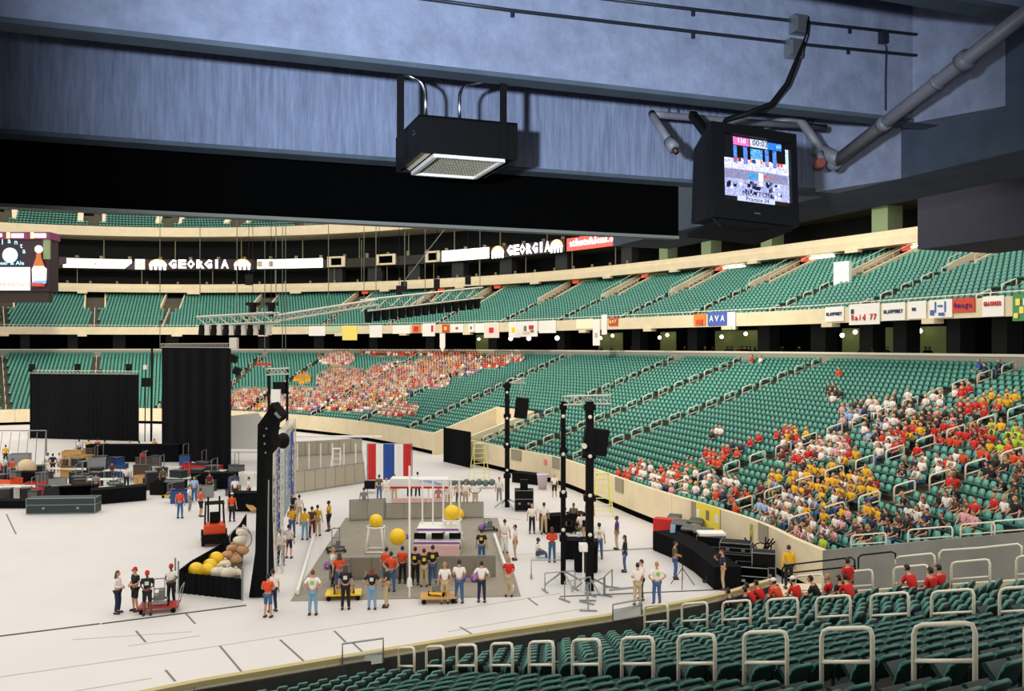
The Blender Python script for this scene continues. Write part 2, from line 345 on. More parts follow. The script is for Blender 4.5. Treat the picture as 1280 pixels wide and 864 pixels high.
# ---- aisles
LOW_U = [953, 886, 812, 697, 640, 588, 500, 440, 380, 300, 250, 195, 117, 8]
MEZ_U = [1207, 1066, 953, 855, 770, 692, 620, 540, 480, 400, 300, 200, 117, 5]
LOW_A = [s_px(u, 0) for u in LOW_U]; MEZ_A = [s_px(u, 21) for u in MEZ_U]; UPP_A = [s_px(u, 34) for u in (4, 116, 210, 290, 370, 440, 520)]
def rows(s0, s1, t0, pitch, n, z0, rise, aisles, halfw, excl, wp, sp=.54):
    out = []
    for r in range(n):
        t = t0 + pitch * r; z = z0 + rise * r; ss = np.linspace(s0, s1, max(20, int((s1 - s0) / .7)))
        P = np.array([tuple(wp(s, t, 0))[:2] for s in ss]); D = np.concatenate([[0], np.cumsum(np.hypot(*np.diff(P, axis=0).T))])
        L = np.arange(sp / 2, D[-1], sp); S = np.interp(L, D, ss); X = np.interp(L, D, P[:, 0]); Y = np.interp(L, D, P[:, 1])
        AP = [tuple(wp(a, t, 0))[:2] for a in aisles]; dX = np.gradient(X); dY = np.gradient(Y)
        for k in range(len(L)):
            if any((X[k] - a[0]) ** 2 + (Y[k] - a[1]) ** 2 < halfw ** 2 for a in AP): continue
            if excl(r, t, S[k], X[k], Y[k]): continue
            nx, ny = -dY[k], dX[k]
            q = wp(S[k], t + 1, 0) - wp(S[k], t, 0)
            if nx * q.x + ny * q.y < 0: nx, ny = -nx, -ny
            out.append((X[k], Y[k], z, math.atan2(ny, nx) - PI / 2, r, S[k]))
    return out
STV = []; STF = []
def _seat_template():
    mb = MB(); o = [(-.205, .44), (.205, .44), (.21, .68), (.12, .83), (-.12, .83), (-.21, .68)]
    mb.prism([(x, .10 + (z - .4) * .28, z) for x, z in o], (0, .05, 0))
    mb.mi = 1; mb.add([(-.21, .08, .40), (.21, .08, .40), (.21, -.10, .60), (-.21, -.10, .60), (-.21, .0, .38), (.21, .0, .38), (.19, -.17, .56), (-.19, -.17, .56)],
           [(0, 1, 2, 3), (7, 6, 5, 4), (0, 4, 5, 1), (1, 5, 6, 2), (2, 6, 7, 3), (3, 7, 4, 0)])
    mb.add([(-.27, .12, 0), (-.25, .12, 0), (-.25, -.1, .58), (-.27, -.1, .58), (-.27, .18, .58), (-.25, .18, .58)], [(0, 1, 2, 3), (0, 4, 5, 1), (3, 2, 5, 4)])
    return mb.v, mb.f, mb.m
STV, STF, STM = _seat_template()
def tun_side(x, y): return 99 if (y > 70 or x < 5) else (Vector((x, y, 0)) - TP0).dot(TN)
LOWSEATS = rows(0, SMAX, LT0 + .05, LP, LN, LZ0, LR, LOW_A, .62, lambda r, t, s, x, y: tun_side(x, y) < .5 or (S_T0 - .4 < s < S_T1 + .4 and r < VN + 1), WP)
def in_portal(ss, s, x, y, t, a, b, hw, wp=WP):
    if not (a < t < b): return False
    return any((x - wp(q, t, 0).x) ** 2 + (y - wp(q, t, 0).y) ** 2 < hw ** 2 for q in ss)
MEZSEATS = rows(0, SMAX, MT0, MP, MN, MZ0, MR, MEZ_A, .62, lambda r, t, s, x, y: in_portal(MEZ_A, s, x, y, t, 30.2, 38, 1.7), WP)
UPPSEATS = rows(s_px(760, 34), SMAX, UT0, UP_, UN, UZ0, UR, UPP_A, .9, lambda r, t, s, x, y: in_portal(UPP_A, s, x, y, t, 37, 41, 2.3), WP)
def vis(q, m=30): u, v = PX(q); return q[1] > 1 and -m - 60 < u < 1280 + m + 40
for nm, L, lab in (('lower_stand_seats', LOWSEATS, 'rows of teal seats on the lower stand beyond the white floor'), ('mezzanine_seats', MEZSEATS, 'rows of teal seats on the mezzanine above the banner fascia'), ('upper_deck_seats', UPPSEATS, 'rows of teal seats on the upper deck just under the black board')):
    L = [q for q in L if vis(q)]
    mass(nm, STV, STF, [q[:3] for q in L], [q[3] for q in L], SEAT, tm=STM, m2=SEATSH, kind='stuff', label=lab, cat='seats')
# ---- portals
def portal(s, t0, t1, zf, zb, hw, th=.25, top=1.0, back=None, name='portal'):
    e = empty('wall_portal', (0, 0, 0), kind='structure')
    for sg in (-1, 1):
        mb = MB(); a = WP(s, t0, 0); n = W(s, 0)[1]; d = Vector((-n.y, n.x, 0))
        A = a + d * sg * hw; B = A + n * (t1 - t0)
        mb.prism([(A.x, A.y, zf - .3), (B.x, B.y, zf - .3), (B.x, B.y, zb + top), (A.x, A.y, zf + top)], d * th * sg); mb.build('side_wall', ARENA_CONC, e)
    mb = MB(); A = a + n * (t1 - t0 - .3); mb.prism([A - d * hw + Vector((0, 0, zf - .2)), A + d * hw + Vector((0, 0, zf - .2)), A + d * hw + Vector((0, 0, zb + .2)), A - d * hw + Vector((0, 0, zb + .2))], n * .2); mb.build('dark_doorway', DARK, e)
    return e, a, n, d
EXITR = M('red_exit_sign', (.75, .08, .04), .5, emit=.5); TUBEL = M('fluorescent_tube', (1, .97, .85), .5, emit=4)
for i, (s, u) in enumerate(zip(MEZ_A, MEZ_U)):
    e, a, n, d = portal(s, 30.4, 37.2, MZ0 + MR * 10, MZ0 + MR * 19, 1.45)
    if u > 300:
        c = a + n * 6.2; mb = MB(); mb.box((c.x, c.y, 19.75), (1.1, .2, .42), Matrix((d, n, Vector((0, 0, 1)))).transposed())
        o = mb.build('exit_sign', EXITR, label='small red exit sign under the club fascia over the %s mezzanine portal from the right' % ORD(i + 1), cat='sign', group='red exit signs')
        c = c - d * 2.3
        mb = MB(); mb.box((c.x, c.y, 19.8), (3.2, .25, .2), Matrix((d, n, Vector((0, 0, 1)))).transposed())
        mb.build('fluorescent_lamp', TUBEL if u > 700 else LITG, label='fluorescent lamp under the club fascia beside the %s red exit sign from the right' % ORD(i + 1), cat='lamp', group='lamps under the club fascia')
for s in UPP_A: portal(s, 37.4, 40.6, UZ0 + UR * 3, UZ0 + UR * 7, 1.5, .9, .5)
# ---- handrail hoops
def hoop(L, H, sl, r, n=7, mid=.45, name='handrail_hoop'):
    """hoop in the plane x(up the stand) z, x from 0 to L"""
    R = .13; mb = MB(); top = lambda x: H + sl * x
    p = [(0, 0, 0), (0, 0, H - R), (R * .3, 0, H - R * .25 + sl * .04), (R, 0, top(R)), (L - R, 0, top(L - R)), (L - R * .3, 0, top(L) - R * .25), (L, 0, top(L) - R), (L, 0, sl * L)]
    mb.tube(p, r, n); return mb
def rail_obj(nm, Lh, H, sl, r, m, ns=7):
    me = hoop(Lh, H, sl, r, ns).mesh(nm + '_hoop', m, True)
    b = MB(); b.tube([(0, 0, H * .5), (Lh, 0, H * .5 + sl * Lh)], r * .85, ns); return me, b.mesh(nm + '_bar', m, True)
def put_rail(meshes, loc, ang, label, group):
    o = bpy.data.objects.new('handrail', meshes[0]); C.objects.link(o); o.location = loc; o.rotation_euler = (0, 0, ang); tag(o, label, 'handrail', group)
    c = bpy.data.objects.new('middle_bar', meshes[1]); C.objects.link(c); c.parent = o; return o
RL = rail_obj('low', .95, .95, .335, .045, WHITEP, 6); RM = rail_obj('mez', 1.0, .95, .40, .045, WHITEP, 6)
cnt = 0
for i, s in enumerate(LOW_A):
    n = W(s, 0)[1]; a = math.atan2(n.y, n.x)
    for k in range(14 if i < 9 else 7):
        t = 1.3 + k * 1.62 * (1 if i < 9 else 2)
        if S_T0 - 1 < s < S_T1 + 1 and t < 9: continue
        p = WP(s, t, LZ0 + .335 * (t - T0) - .1); u, v = PX(p)
        if tun_side(p.x, p.y) < .2 or u > 1300: continue
        put_rail(RL, p, a, 'cream aisle handrail, %s up from the field wall, %s lower stand aisle from the right' % (ORD(k + 1), ORD(i + 1)), 'lower stand aisle handrails')
for i, s in enumerate(MEZ_A):
    n = W(s, 0)[1]; a = math.atan2(n.y, n.x)
    for k in range(5):
        p = WP(s, 21.7 + k * 1.75, MZ0 + .4 * (k * 1.75 - .1)); u, v = PX(p)
        if u < -10 or u > 1300: continue
        put_rail(RM, p, a, 'cream aisle handrail, %s up from the banner fascia, %s mezzanine aisle from the right' % (ORD(k + 1), ORD(i + 1)), 'mezzanine aisle handrails')
# rails on portals (right side ones large enough to see)
for i, s in enumerate(MEZ_A[:6]):
    n = W(s, 0)[1]; d = Vector((-n.y, n.x, 0)); a = WP(s, 30.4, MZ0 + MR * 10)
    for sg, w_ in ((-1, 'right'), (1, 'left')):
        mb = MB(); q = a + d * sg * 1.5; q.z += 1.0; e = q + n * 6.6; e.z += MR * 9
        mb.tube([q, q + Vector((0, 0, .45)), e + Vector((0, 0, .45)), e], .03, 5); m_ = (q + e) / 2; mb.tube([m_, m_ + Vector((0, 0, .45))], .03, 5)
        mb.build('portal_rail', WHITEP, label='cream rail on the %s wall of the %s mezzanine portal from the right' % (w_, ORD(i + 1)), cat='handrail', group='portal rails')
# rail on the mezzanine fascia
mb = MB(); pts = [WP(s, 21.05, 13.95) for s in np.arange(0, SMAX, 1.5)]; mb.tube(pts, .035, 5)
for s in np.arange(0, SMAX, 3): mb.tube([WP(s, 21.05, 13.6), WP(s, 21.05, 13.95)], .03, 4)
mb.build('trim_mezzanine_rail', WHITEP, kind='structure')
# corbels below the fascias
mb = MB()
for s in np.arange(4, SMAX, 9): ring(mb, rect(20.7, 12.15, 21.4, 12.5), s - .5, s + .5, .5); ring(mb, rect(35.2, 19.75, 35.8, 20.1), s - .5, s + .5, .5); 
mb.build('trim_corbels', ARENA_CONC, kind='structure')

# ---- near tunnel: far face following the stand, and near lower stand
zq = lambda u: 2.1 + .262 * u
mb = MB(); A = TP0; B = TP0 + TD * 26
mb.prism([(A.x, A.y, 0), (B.x, B.y, 0), (B.x, B.y, zq(26)), (A.x, A.y, 2.1)], TN * .3); mb.build('wall_tunnel', M('tunnel_concrete', s2l(128, 128, 122), .85, noise=.15, scale=.7, bump=.2), kind='structure')
for k, (u0, L) in enumerate([(1.2, 1.5), (3.6, 1.7), (5.6, 1.2), (6.7, 2.1), (9.4, 1.6), (11.4, 2.)]):
    p = TP0 + TD * u0; p.z = zq(u0) - .25; put_rail(rail_obj('tun', L, .75, .242, .032, WHITEP, 6), p + TN * .15, math.atan2(TD.y, TD.x), 'cream rail on top of the grey tunnel wall, %s from its floor end' % ORD(k + 1), 'rails on the far tunnel wall')
_NF = [(-30, 6.), (-20, 13.6), (-14, 18.2), (-8.3, 22.3), (-5.25, 23.9), (-.9, 26.1), (3.2, 28.0), (7.0, 30.1), (9.8, 32.4)]
_np = np.array(_NF); _ns = np.concatenate([[0], np.cumsum(np.hypot(*np.diff(_np, axis=0).T))]); NSM = _ns[-1]
NN = Vector((.57, -.822, 0)).normalized()
def NP(s, t, z):
    return Vector((np.interp(s, _ns, _np[:, 0]), np.interp(s, _ns, _np[:, 1]), z)) + NN * t
def ringN(mb, prof, s0, s1, step=2.):
    n = max(2, int((s1 - s0) / step) + 1); k = len(prof); vs = [NP(s, t, z) for s in np.linspace(s0, s1, n) for (t, z) in prof]
    fs = [tuple(range(k)), tuple((n - 1) * k + j for j in range(k))[::-1]]
    for i in range(n - 1):
        for j in range(k): fs.append((i * k + j, (i + 1) * k + j, (i + 1) * k + (j + 1) % k, i * k + (j + 1) % k))
    return mb.add(vs, fs)
NPT = .77; NR = NPT * .29; NZ0 = 1.1; NNR = 24
nw = empty('wall_front', (0, 0, 0), kind='structure')
for i in range(14):
    mb = MB(); ringN(mb, rect(-.25, 0, -.06, 1.98), NSM * i / 14 + .01, NSM * (i + 1) / 14 - .01, 1.); mb.build('wall_panel', ARENA_CONC, nw)
mb = MB(); ringN(mb, rect(-.27, 1.98, -.05, 2.1), 0, NSM, 1); mb.build('coping', M('tan_coping', s2l(190, 172, 120), .7), nw)
mb = MB(); ringN(mb, rect(-.055, .6, .03, 1.9), 0, NSM, 1); mb.build('dark_inner_face', M('dark_terrace', s2l(52, 52, 48), .9, noise=.2), nw)
mb = MB(); ringN(mb, steps(0.02, NZ0, NPT, NR, NNR, 1.2), 0, NSM); mb.build('floor_near_terrace', M('dark_terrace', s2l(52, 52, 48), .9, noise=.2), kind='structure')
mb = MB(); p = NP(NSM, 0, 0); q = NP(NSM, 19, 0); mb.prism([(p.x, p.y, 0), (q.x, q.y, 0), (q.x, q.y, 7.), (p.x, p.y, 1.5)], -TN * .25 + Vector((0, 0, 0))); mb.build('wall_tunnel_near', ARENA_CONC, kind='structure')
# ================================================================= OVERHEAD STRUCTURE ABOVE THE CAMERA
DR = Vector((.94, .341, 0)).normalized(); DN = Vector((-DR.y, DR.x, 0)); RB = Matrix((DR, DN, Vector((0, 0, 1)))).transposed()
def Q(a, p, z): q = DR * a + DN * p; q.z = z; return q             # a along the beams, p away from the camera
def UP(u, v, p):
    r = Vector(((u - 640) / F, 1, (432 - v) / F)); k = p / r.dot(DN); q = r * k; q.z += CAMZ; return q
def bprism(mb, a0, a1, prof):
    return mb.prism([Q(a0, p, z) for p, z in prof], DR * (a1 - a0))
AR = Q(0, 0, 0); RK = Vector((3.35, 9.46, 0)); ARK = RK.dot(DR)            # raker beam face at a = ARK
ABK = ARK
P0_, P1_, P2_, PBD = 4.75, 6.2, 7.55, 8.1
ov = empty('ceiling', (0, 0, 0), kind='structure')
for nm, p, zb, th, m in (('near_beam', P0_, 13.12, .16, CEIL), ('middle_beam', P1_, 12.7, .16, CEIL), ('far_beam', P2_, 12.3, .2, STREAK)):
    mb = MB(); bprism(mb, -34, ARK, [(p, zb + .02), (p, 14.2), (p + th, 14.2), (p + th, zb + .02)]); mb.build(nm, m, ov)
    mb = MB(); bprism(mb, -34, ARK, [(p - .012, zb), (p - .012, zb + .035), (p + th + .01, zb + .035), (p + th + .01, zb)]); mb.build('beam_edge', LIP, ov)
for (pa, pb, z) in ((-14, P0_, 13.9), (P0_, P1_, 13.85), (P1_, P2_, 13.6), (P2_, 9.2, 13.2)):
    mb = MB(); bprism(mb, -34, 14, [(pa, z), (pb, z), (pb, z + .25), (pa, z + .25)]); mb.build('deck_slab', CEIL, ov)
# raker beam running back over the camera's right, with haunches where the beams meet it
rk = MB(); rk.prism([Q(ARK, -12, 12.3), Q(ARK, 12.8, 12.3), Q(ARK, 12.8, 14.2), Q(ARK, -12, 14.2)], DR * 1.05); rk.build('raker_beam', M('dark_concrete', s2l(66, 78, 94), .85, noise=.25, scale=2.5, bump=.3), ov)
mb = MB(); mb.prism([Q(ARK - .002, P1_ + .16, 12.7), Q(ARK, P2_, 12.7), Q(ARK - .62, P2_, 12.32), Q(ARK - .62, P2_, 13.5), Q(ARK, P1_ + .16, 13.5)], (0, 0, .002)); 
mb = MB(); mb.add([Q(ARK, P2_ - .9, 12.3), Q(ARK, P2_, 12.3), Q(ARK - .28, P2_, 12.3), Q(ARK, P2_ - .9, 13.6), Q(ARK, P2_, 13.6), Q(ARK - .28, P2_, 13.6)], [(0, 1, 2), (3, 5, 4), (0, 2, 5, 3), (0, 3, 4, 1), (1, 4, 5, 2)]); mb.build('haunch', CEIL, ov)
mb = MB(); mb.add([Q(ARK, P1_ - .7, 12.7), Q(ARK, P1_, 12.7), Q(ARK - .3, P1_, 12.7), Q(ARK, P1_ - .7, 13.9), Q(ARK, P1_, 13.9), Q(ARK - .3, P1_, 13.9)], [(0, 1, 2), (3, 5, 4), (0, 2, 5, 3), (0, 3, 4, 1), (1, 4, 5, 2)]); mb.build('haunch', CEIL, ov)
# long black board below the far beam
bd = empty('hanging_board', Q(0, PBD, 11.85), label='long matt black board hanging below the streaked concrete beam', cat='board')
e_ = Q(0, PBD, 11.85); k845 = UP(845, 260, PBD).dot(DR)
mb = MB(); mb.box(((k845 - 30) / 2, 0, .4), (k845 + 30, .1, .8), None); o = mb.build('panel', BLACK, bd); bd.rotation_euler = (0, 0, math.atan2(DR.y, DR.x))
mb = MB(); mb.box(((k845 - 30) / 2, 0, -.022), (k845 + 30, .13, .03)); mb.build('edge_strip', M('grey_metal_strip', s2l(120, 122, 112), .6), bd)
# walls and floor round the viewer's place
bw = MB(); bprism(bw, -34, 14, [(-12, 5), (-12, 14), (-12.3, 14), (-12.3, 5)]); bw.build('wall_back', CEIL, kind='structure')
bw = MB(); bw.prism([NP(4, 18.6, 6.3), NP(NSM, 18.6, 6.3), NP(NSM, 18.6, 6.3) + Vector((4, -22, 0)), NP(4, 18.6, 6.3) + Vector((4, -22, 0))], (0, 0, -.3)); bw.build('floor_walkway', M('dark_terrace', (0, 0, 0)), kind='structure')
# dark duct box hanging right of the raker beam
a0 = AT(1147, 312, 13.5); a0.z = 0
db = MB(); zb = CAMZ + (432 - 312) / F * 13.5
n_ = Vector((.36, -.933, 0)); db.prism([a0 + Vector((0, 0, zb)), a0 + n_ * 6 + Vector((0, 0, zb)), a0 + n_ * 6 + Vector((0, 0, zb + .95)), a0 + Vector((0, 0, zb + .95))], Vector((.933, .36, 0)) * 1.6)
db.build('duct_box', M('purple_grey_panel', s2l(66, 64, 78), .8, noise=.1, scale=8), label='big dark grey box hanging above the mezzanine seats at the right edge', cat='box')
# ---- hanging heater box
yb = 6.5; A = AT(524, 190, yb); Lb, Db, Hb = .775, .8, .28
hb = empty('hanging_box', A, math.atan2(DR.y, DR.x), label='black box with a pale grille hanging on two black straps under the beams', cat='speaker')
mb = MB(); t = .018
mb.box((Lb / 2, t / 2, Hb / 2), (Lb, t, Hb)); mb.box((Lb / 2, Db - t / 2, Hb / 2), (Lb, t, Hb)); mb.box((t / 2, Db / 2, Hb / 2), (t, Db - 2 * t, Hb)); mb.box((Lb - t / 2, Db / 2, Hb / 2), (t, Db - 2 * t, Hb)); mb.box((Lb / 2, Db / 2, Hb - t / 2), (Lb, Db, t))
for x in (.25, .42, .6): mb.cyl((x, -.004, .025), (x, .0, .025), .006, 6)
mb.build('housing', BLKPAINT, hb)
mb = MB(); BE = M('pale_enamel', s2l(205, 196, 170), .45)
mb.box((.07, Db / 2, .05), (.11, Db - .04, .02), Matrix.Rotation(.5, 3, 'Y')); mb.box((Lb - .07, Db / 2, .05), (.11, Db - .04, .02), Matrix.Rotation(-.5, 3, 'Y')); mb.build('inner_flange', BE, hb)
mb = MB(); gx0, gx1, gy0, gy1 = .14, Lb - .1, .05, Db - .02
for (c, d) in [(((gx0 + gx1) / 2, gy0, -.005), (gx1 - gx0, .03, .03)), (((gx0 + gx1) / 2, gy1, -.005), (gx1 - gx0, .03, .03)), ((gx0, (gy0 + gy1) / 2, -.005), (.03, gy1 - gy0, .03)), ((gx1, (gy0 + gy1) / 2, -.005), (.03, gy1 - gy0, .03))]: mb.box(c, d)
mb.build('grille_frame', WHITE, hb)
mb = MB()
for i in range(22): x = gx0 + .02 + i * (gx1 - gx0 - .04) / 21; mb.box((x, (gy0 + gy1) / 2, .002), (.006, gy1 - gy0 - .03, .008))
for i in range(12): y = gy0 + .02 + i * (gy1 - gy0 - .04) / 11; mb.box(((gx0 + gx1) / 2, y, .004), (gx1 - gx0 - .03, .006, .008))
mb.build('grille', M('grille_metal', s2l(190, 182, 160), .5), hb, kind='stuff')
mb = MB(); mb.box(((gx0 + gx1) / 2, (gy0 + gy1) / 2, .02), (gx1 - gx0 - .02, gy1 - gy0 - .02, .008)); mb.build('grille_backing', M('dull_beige', s2l(150, 140, 120), .8), hb)
for x in (.0 - .1 + .0, Lb - .12):
    mb = MB(); xx = -.1 if x < 0 else x; mb.box((xx, .18 if x < 0 else -.01, .45), (.055, .008, .9)); mb.build('strap', BLKPAINT, hb)
for x, sg in ((.1, -1), (.37, 1)):
    mb = MB(); pts = [(x, .2, Hb - .02), (x, .2, Hb + .2)] + [(x + sg * .09 * (1 - math.cos(a)), .2, Hb + .2 + .12 * math.sin(a)) for a in np.linspace(.2, 1.4, 6)] + [(x + sg * .2, .2, Hb + .36)]
    mb.tube(pts, .0135, 10); mb.build('conduit', M('shiny_conduit', s2l(190, 195, 200), .2, metal=1.), hb, smooth=True)
mb = MB(); [mb.cyl((-.003, .16 + dx, .19 + dz), (0, .16 + dx, .19 + dz), .006, 6) for dx, dz in ((0, 0), (.03, -.02), (-.03, -.025))]; mb.build('screw_heads', GREYM, hb)
# ---- conduits and boxes on the middle beam
PF = P1_ - .03
def pipe_px(name, pts, r, m, p, parent=None, **kw):
    mb = MB(); mb.tube([UP(u, v, p) for u, v in pts], r, 8); return mb.build(name, m, parent, True, **kw)
c1 = pipe_px('conduit', [(520, -3), (640, 13), (760, 27), (880, 41), (1010, 56), (1163, 71)], .014, DKSTEEL, PF, label='lower thin dark conduit along the middle concrete beam', cat='conduit')
c2 = pipe_px('conduit', [(745, -3), (870, 12), (1000, 27), (1163, 45)], .014, DKSTEEL, PF, label='upper thin dark conduit along the middle concrete beam', cat='conduit')
for c, L in ((c1, [(640, 13), (866, 40), (1060, 60)]), (c2, [(866, 12), (1062, 34)])):
    for (u, v) in L: mb = MB(); q = UP(u, v + 4, PF); mb.box(q, (.02, .02, .05), RB); mb.build('clip', DKSTEEL, c)
for (u, v, c, w_) in ((998, 31, c2, 'upper'), (992, 61, c1, 'lower')):
    q = UP(u, v, PF - .03); mb = MB(); mb.box(q, (.13, .08, .15), RB); mb.box(q - DN * .05, (.1, .02, .12), RB); mb.build('junction_box', GREYM, label='%s grey junction box on the beam above the television' % w_, cat='junction box')
mb = MB(); q = UP(1104, 47, PF); mb.box(q, (.06, .06, .1), RB); mb.tube([q, UP(1108, 60, PF), UP(1107, 100, PF), UP(1107, 138, PF)], .008, 6); mb.build('drop_wire', DKSTEEL, label='thin vertical wire from a clip down to the beam edge, right of the junction boxes', cat='wire')
# ---- television
TVW, TVH = .73, .71; tvY = 6.45; ctr = AT(943, 219, tvY)
tv = empty('television', ctr, 0, label='black tube television hanging from the beam, screen showing a match at 00:02', cat='television')
tv.rotation_euler = (math.radians(-7), math.radians(3.2), math.radians(19))
TVB = M('television_plastic', (.003, .0035, .0045), .5, spec=.25)
mb = MB(); w2, h2 = TVW / 2, TVH / 2; bez = .075
sw0, sw1, sh0, sh1 = -w2 + .1, w2 - .055, -h2 + .14, h2 - .07
mb.box((0, .02, h2 - .034), (TVW, .08, .072)); mb.box((0, .02, -h2 + .07), (TVW, .08, .142)); mb.box((-w2 + .05, .02, .035), (.1, .078, TVH - .21)); mb.box((w2 - .0275, .02, .035), (.055, .078, TVH - .21)); mb.build('bezel', TVB, tv)
mb = MB(); f_ = [(-w2 + .01, .06, -h2 + .01), (w2 - .01, .06, -h2 + .01), (w2 - .01, .06, h2 - .01), (-w2 + .01, .06, h2 - .01)]; g_ = [(-w2 + .01, .3, -h2 + .03), (w2 - .05, .3, -h2 + .03), (w2 - .08, .3, h2 - .1), (-w2 + .04, .3, h2 - .1)]; k_ = [(-.2, .5, -h2 + .1), (.2, .5, -h2 + .1), (.17, .5, h2 - .28), (-.17, .5, h2 - .28)]
mb.add(f_ + g_ + k_, [(0, 1, 2, 3), (8, 11, 10, 9)] + [(i + o_, i + 4 + o_, (i + 1) % 4 + 4 + o_, (i + 1) % 4 + o_) for o_ in (0, 4) for i in range(4)]); mb.build('back_shell', M('television_back', (.005, .0055, .008), .6, spec=.2), tv)
# screen: a curved glass tube face carrying the broadcast picture as a colour print that glows
SN, SM_ = 84, 72; r2 = random.Random(3); img = np.zeros((SM_, SN, 3))
def px(x0, x1, y0, y1, c, jit=0):
    for j in range(int(y0 * SM_), int(y1 * SM_)):
        for i in range(int(x0 * SN), int(x1 * SN)):
            k = 1 + jit * (r2.random() - .5); img[min(SM_ - 1, j), min(SN - 1, i)] = [min(1, x / 255 * k) for x in c]
px(0, 1, 0, 1, (6, 6, 12)); px(0, 1, .38, 1, (165, 170, 215), .35); px(.03, 1, .36, .5, (205, 205, 240), .45)
for x in (.17, .32, .64, .76): px(x, x + .055, .16, .42, (80, 130, 235), .5)
px(.42, .6, .17, .33, (90, 160, 245), .7); px(.42, .6, .33, .41, (190, 205, 250), .8); px(.96, 1, .1, .4, (190, 215, 230), .3)
for i in range(26): x = .04 + r2.random() * .9; px(x, x + .03, .34, .4, r2.choice([(220, 70, 60), (240, 240, 250), (40, 60, 120), (230, 130, 90)]), .4)
px(.04, .98, .52, .66, (130, 130, 165), .3); px(.37, .52, .56, .63, (40, 150, 225), .4); px(.53, .6, .54, .66, (250, 245, 235), .3); px(.61, .65, .56, .61, (230, 60, 60)); px(.7, .74, .57, .61, (230, 80, 70))
for i in range(60): x = .05 + r2.random() * .85; y = .66 + r2.random() * .2; px(x, x + .04, y, y + .05, r2.choice([(12, 14, 30), (210, 215, 250), (60, 70, 120), (150, 160, 210)]), .4)
px(0, .22, .92, 1, (10, 8, 14)); px(.78, 1, .92, 1, (30, 14, 14)); px(.22, .78, .91, 1, (190, 200, 240), .1)
px(.17, .41, .02, .15, (225, 110, 180), .35); px(.42, .68, .02, .15, (200, 210, 235), .1); px(.69, .9, .03, .15, (40, 120, 215), .4)
def col_grid(name, img, x0, x1, z0, z1, m, parent, bulge=0.):
    H_, W_ = img.shape[:2]; vs = []; fs = []
    for j in range(H_ + 1):
        for i in range(W_ + 1):
            a, b = i / W_, j / H_; vs.append((x0 + (x1 - x0) * a, .012 - bulge * (1 - (2 * a - 1) ** 2) * (1 - (2 * b - 1) ** 2), z1 + (z0 - z1) * b))
    for j in range(H_):
        for i in range(W_): q = j * (W_ + 1) + i; fs.append((q, q + 1, q + W_ + 2, q + W_ + 1))
    me = bpy.data.meshes.new(name); me.from_pydata(vs, [], fs); me.materials.append(m)
    a = me.color_attributes.new('Col', 'FLOAT_COLOR', 'CORNER'); lin = np.where(img <= .04045, img / 12.92, ((img + .055) / 1.055) ** 2.4).reshape(-1, 3)
    cc = np.repeat(np.concatenate([lin, np.ones((len(lin), 1))], 1), 4, axis=0); a.data.foreach_set('color', cc.reshape(-1))
    o = bpy.data.objects.new(name, me); C.objects.link(o); o.parent = parent; return o
col_grid('screen', img, sw0, sw1, sh0, sh1, Mattr('screen_glow', 1.15), tv, .012)
INK = M('screen_ink', (.004, .006, .02), .6); GL = M('screen_light_blue', (.25, .5, 1.), .5, emit=.8); PK = M('screen_pink', (1., .75, .9), .5, emit=.9)
sx = lambda a: sw0 + (sw1 - sw0) * a; sz = lambda b: sh1 + (sh0 - sh1) * b
for (s, a, b, sz_, m, fx) in (('00:02', .55, .085, .062, INK, 1), ('110', .27, .085, .05, PK, 1), ('60', .83, .09, .045, GL, 1), ('NEWTON', .49, .865, .052, INK, 1.1), ('Practice 34', .49, .95, .044, INK, 1)):
    text('screen_caption', s, sz_, m, tv, (sx(a), -.008, sz(b)), sx=fx, extrude=.001)
mb = MB(); mb.box((0, -.002 - .022, -h2 + .06), (.05, .004, .008)); mb.build('badge', GREYM, tv)
mb = MB(); mb.box((0, .22, -h2 - .02), (.62, .44, .03)); mb.tube([(-.34, .02, -h2 + .0), (-.3, -.01, -h2 - .06), (-.18, -.01, -h2 - .085), (.1, 0, -h2 - .04)], .012, 6); mb.build('tray', BLKPAINT, tv)
mb = MB(); mb.beam((-.12, .24, h2 - .12), (.03, .9, h2 + .46), .06, .06); mb.beam((.12, .2, h2 - .03), (.2, .2, h2 + .03), .12, .1); mb.build('hanger', BLKPAINT, tv)
mb = MB(); pts = [UP(1010, 25, PF - .1), UP(1008, 42, PF - .12), UP(1003, 56, PF - .14), UP(994, 80, PF - .14), UP(984, 105, PF - .1), UP(965, 130, PF - .05), UP(935, 142, PF), UP(908, 150, PF + .1), UP(900, 162, PF + .3)]
mb.tube(pts, [.008, .008, .01, .02, .024, .026, .024, .024, .022], 8); mb.build('power_cable', BLKPAINT, smooth=True, label='thick black cable curving from the junction boxes down to the television', cat='cable')
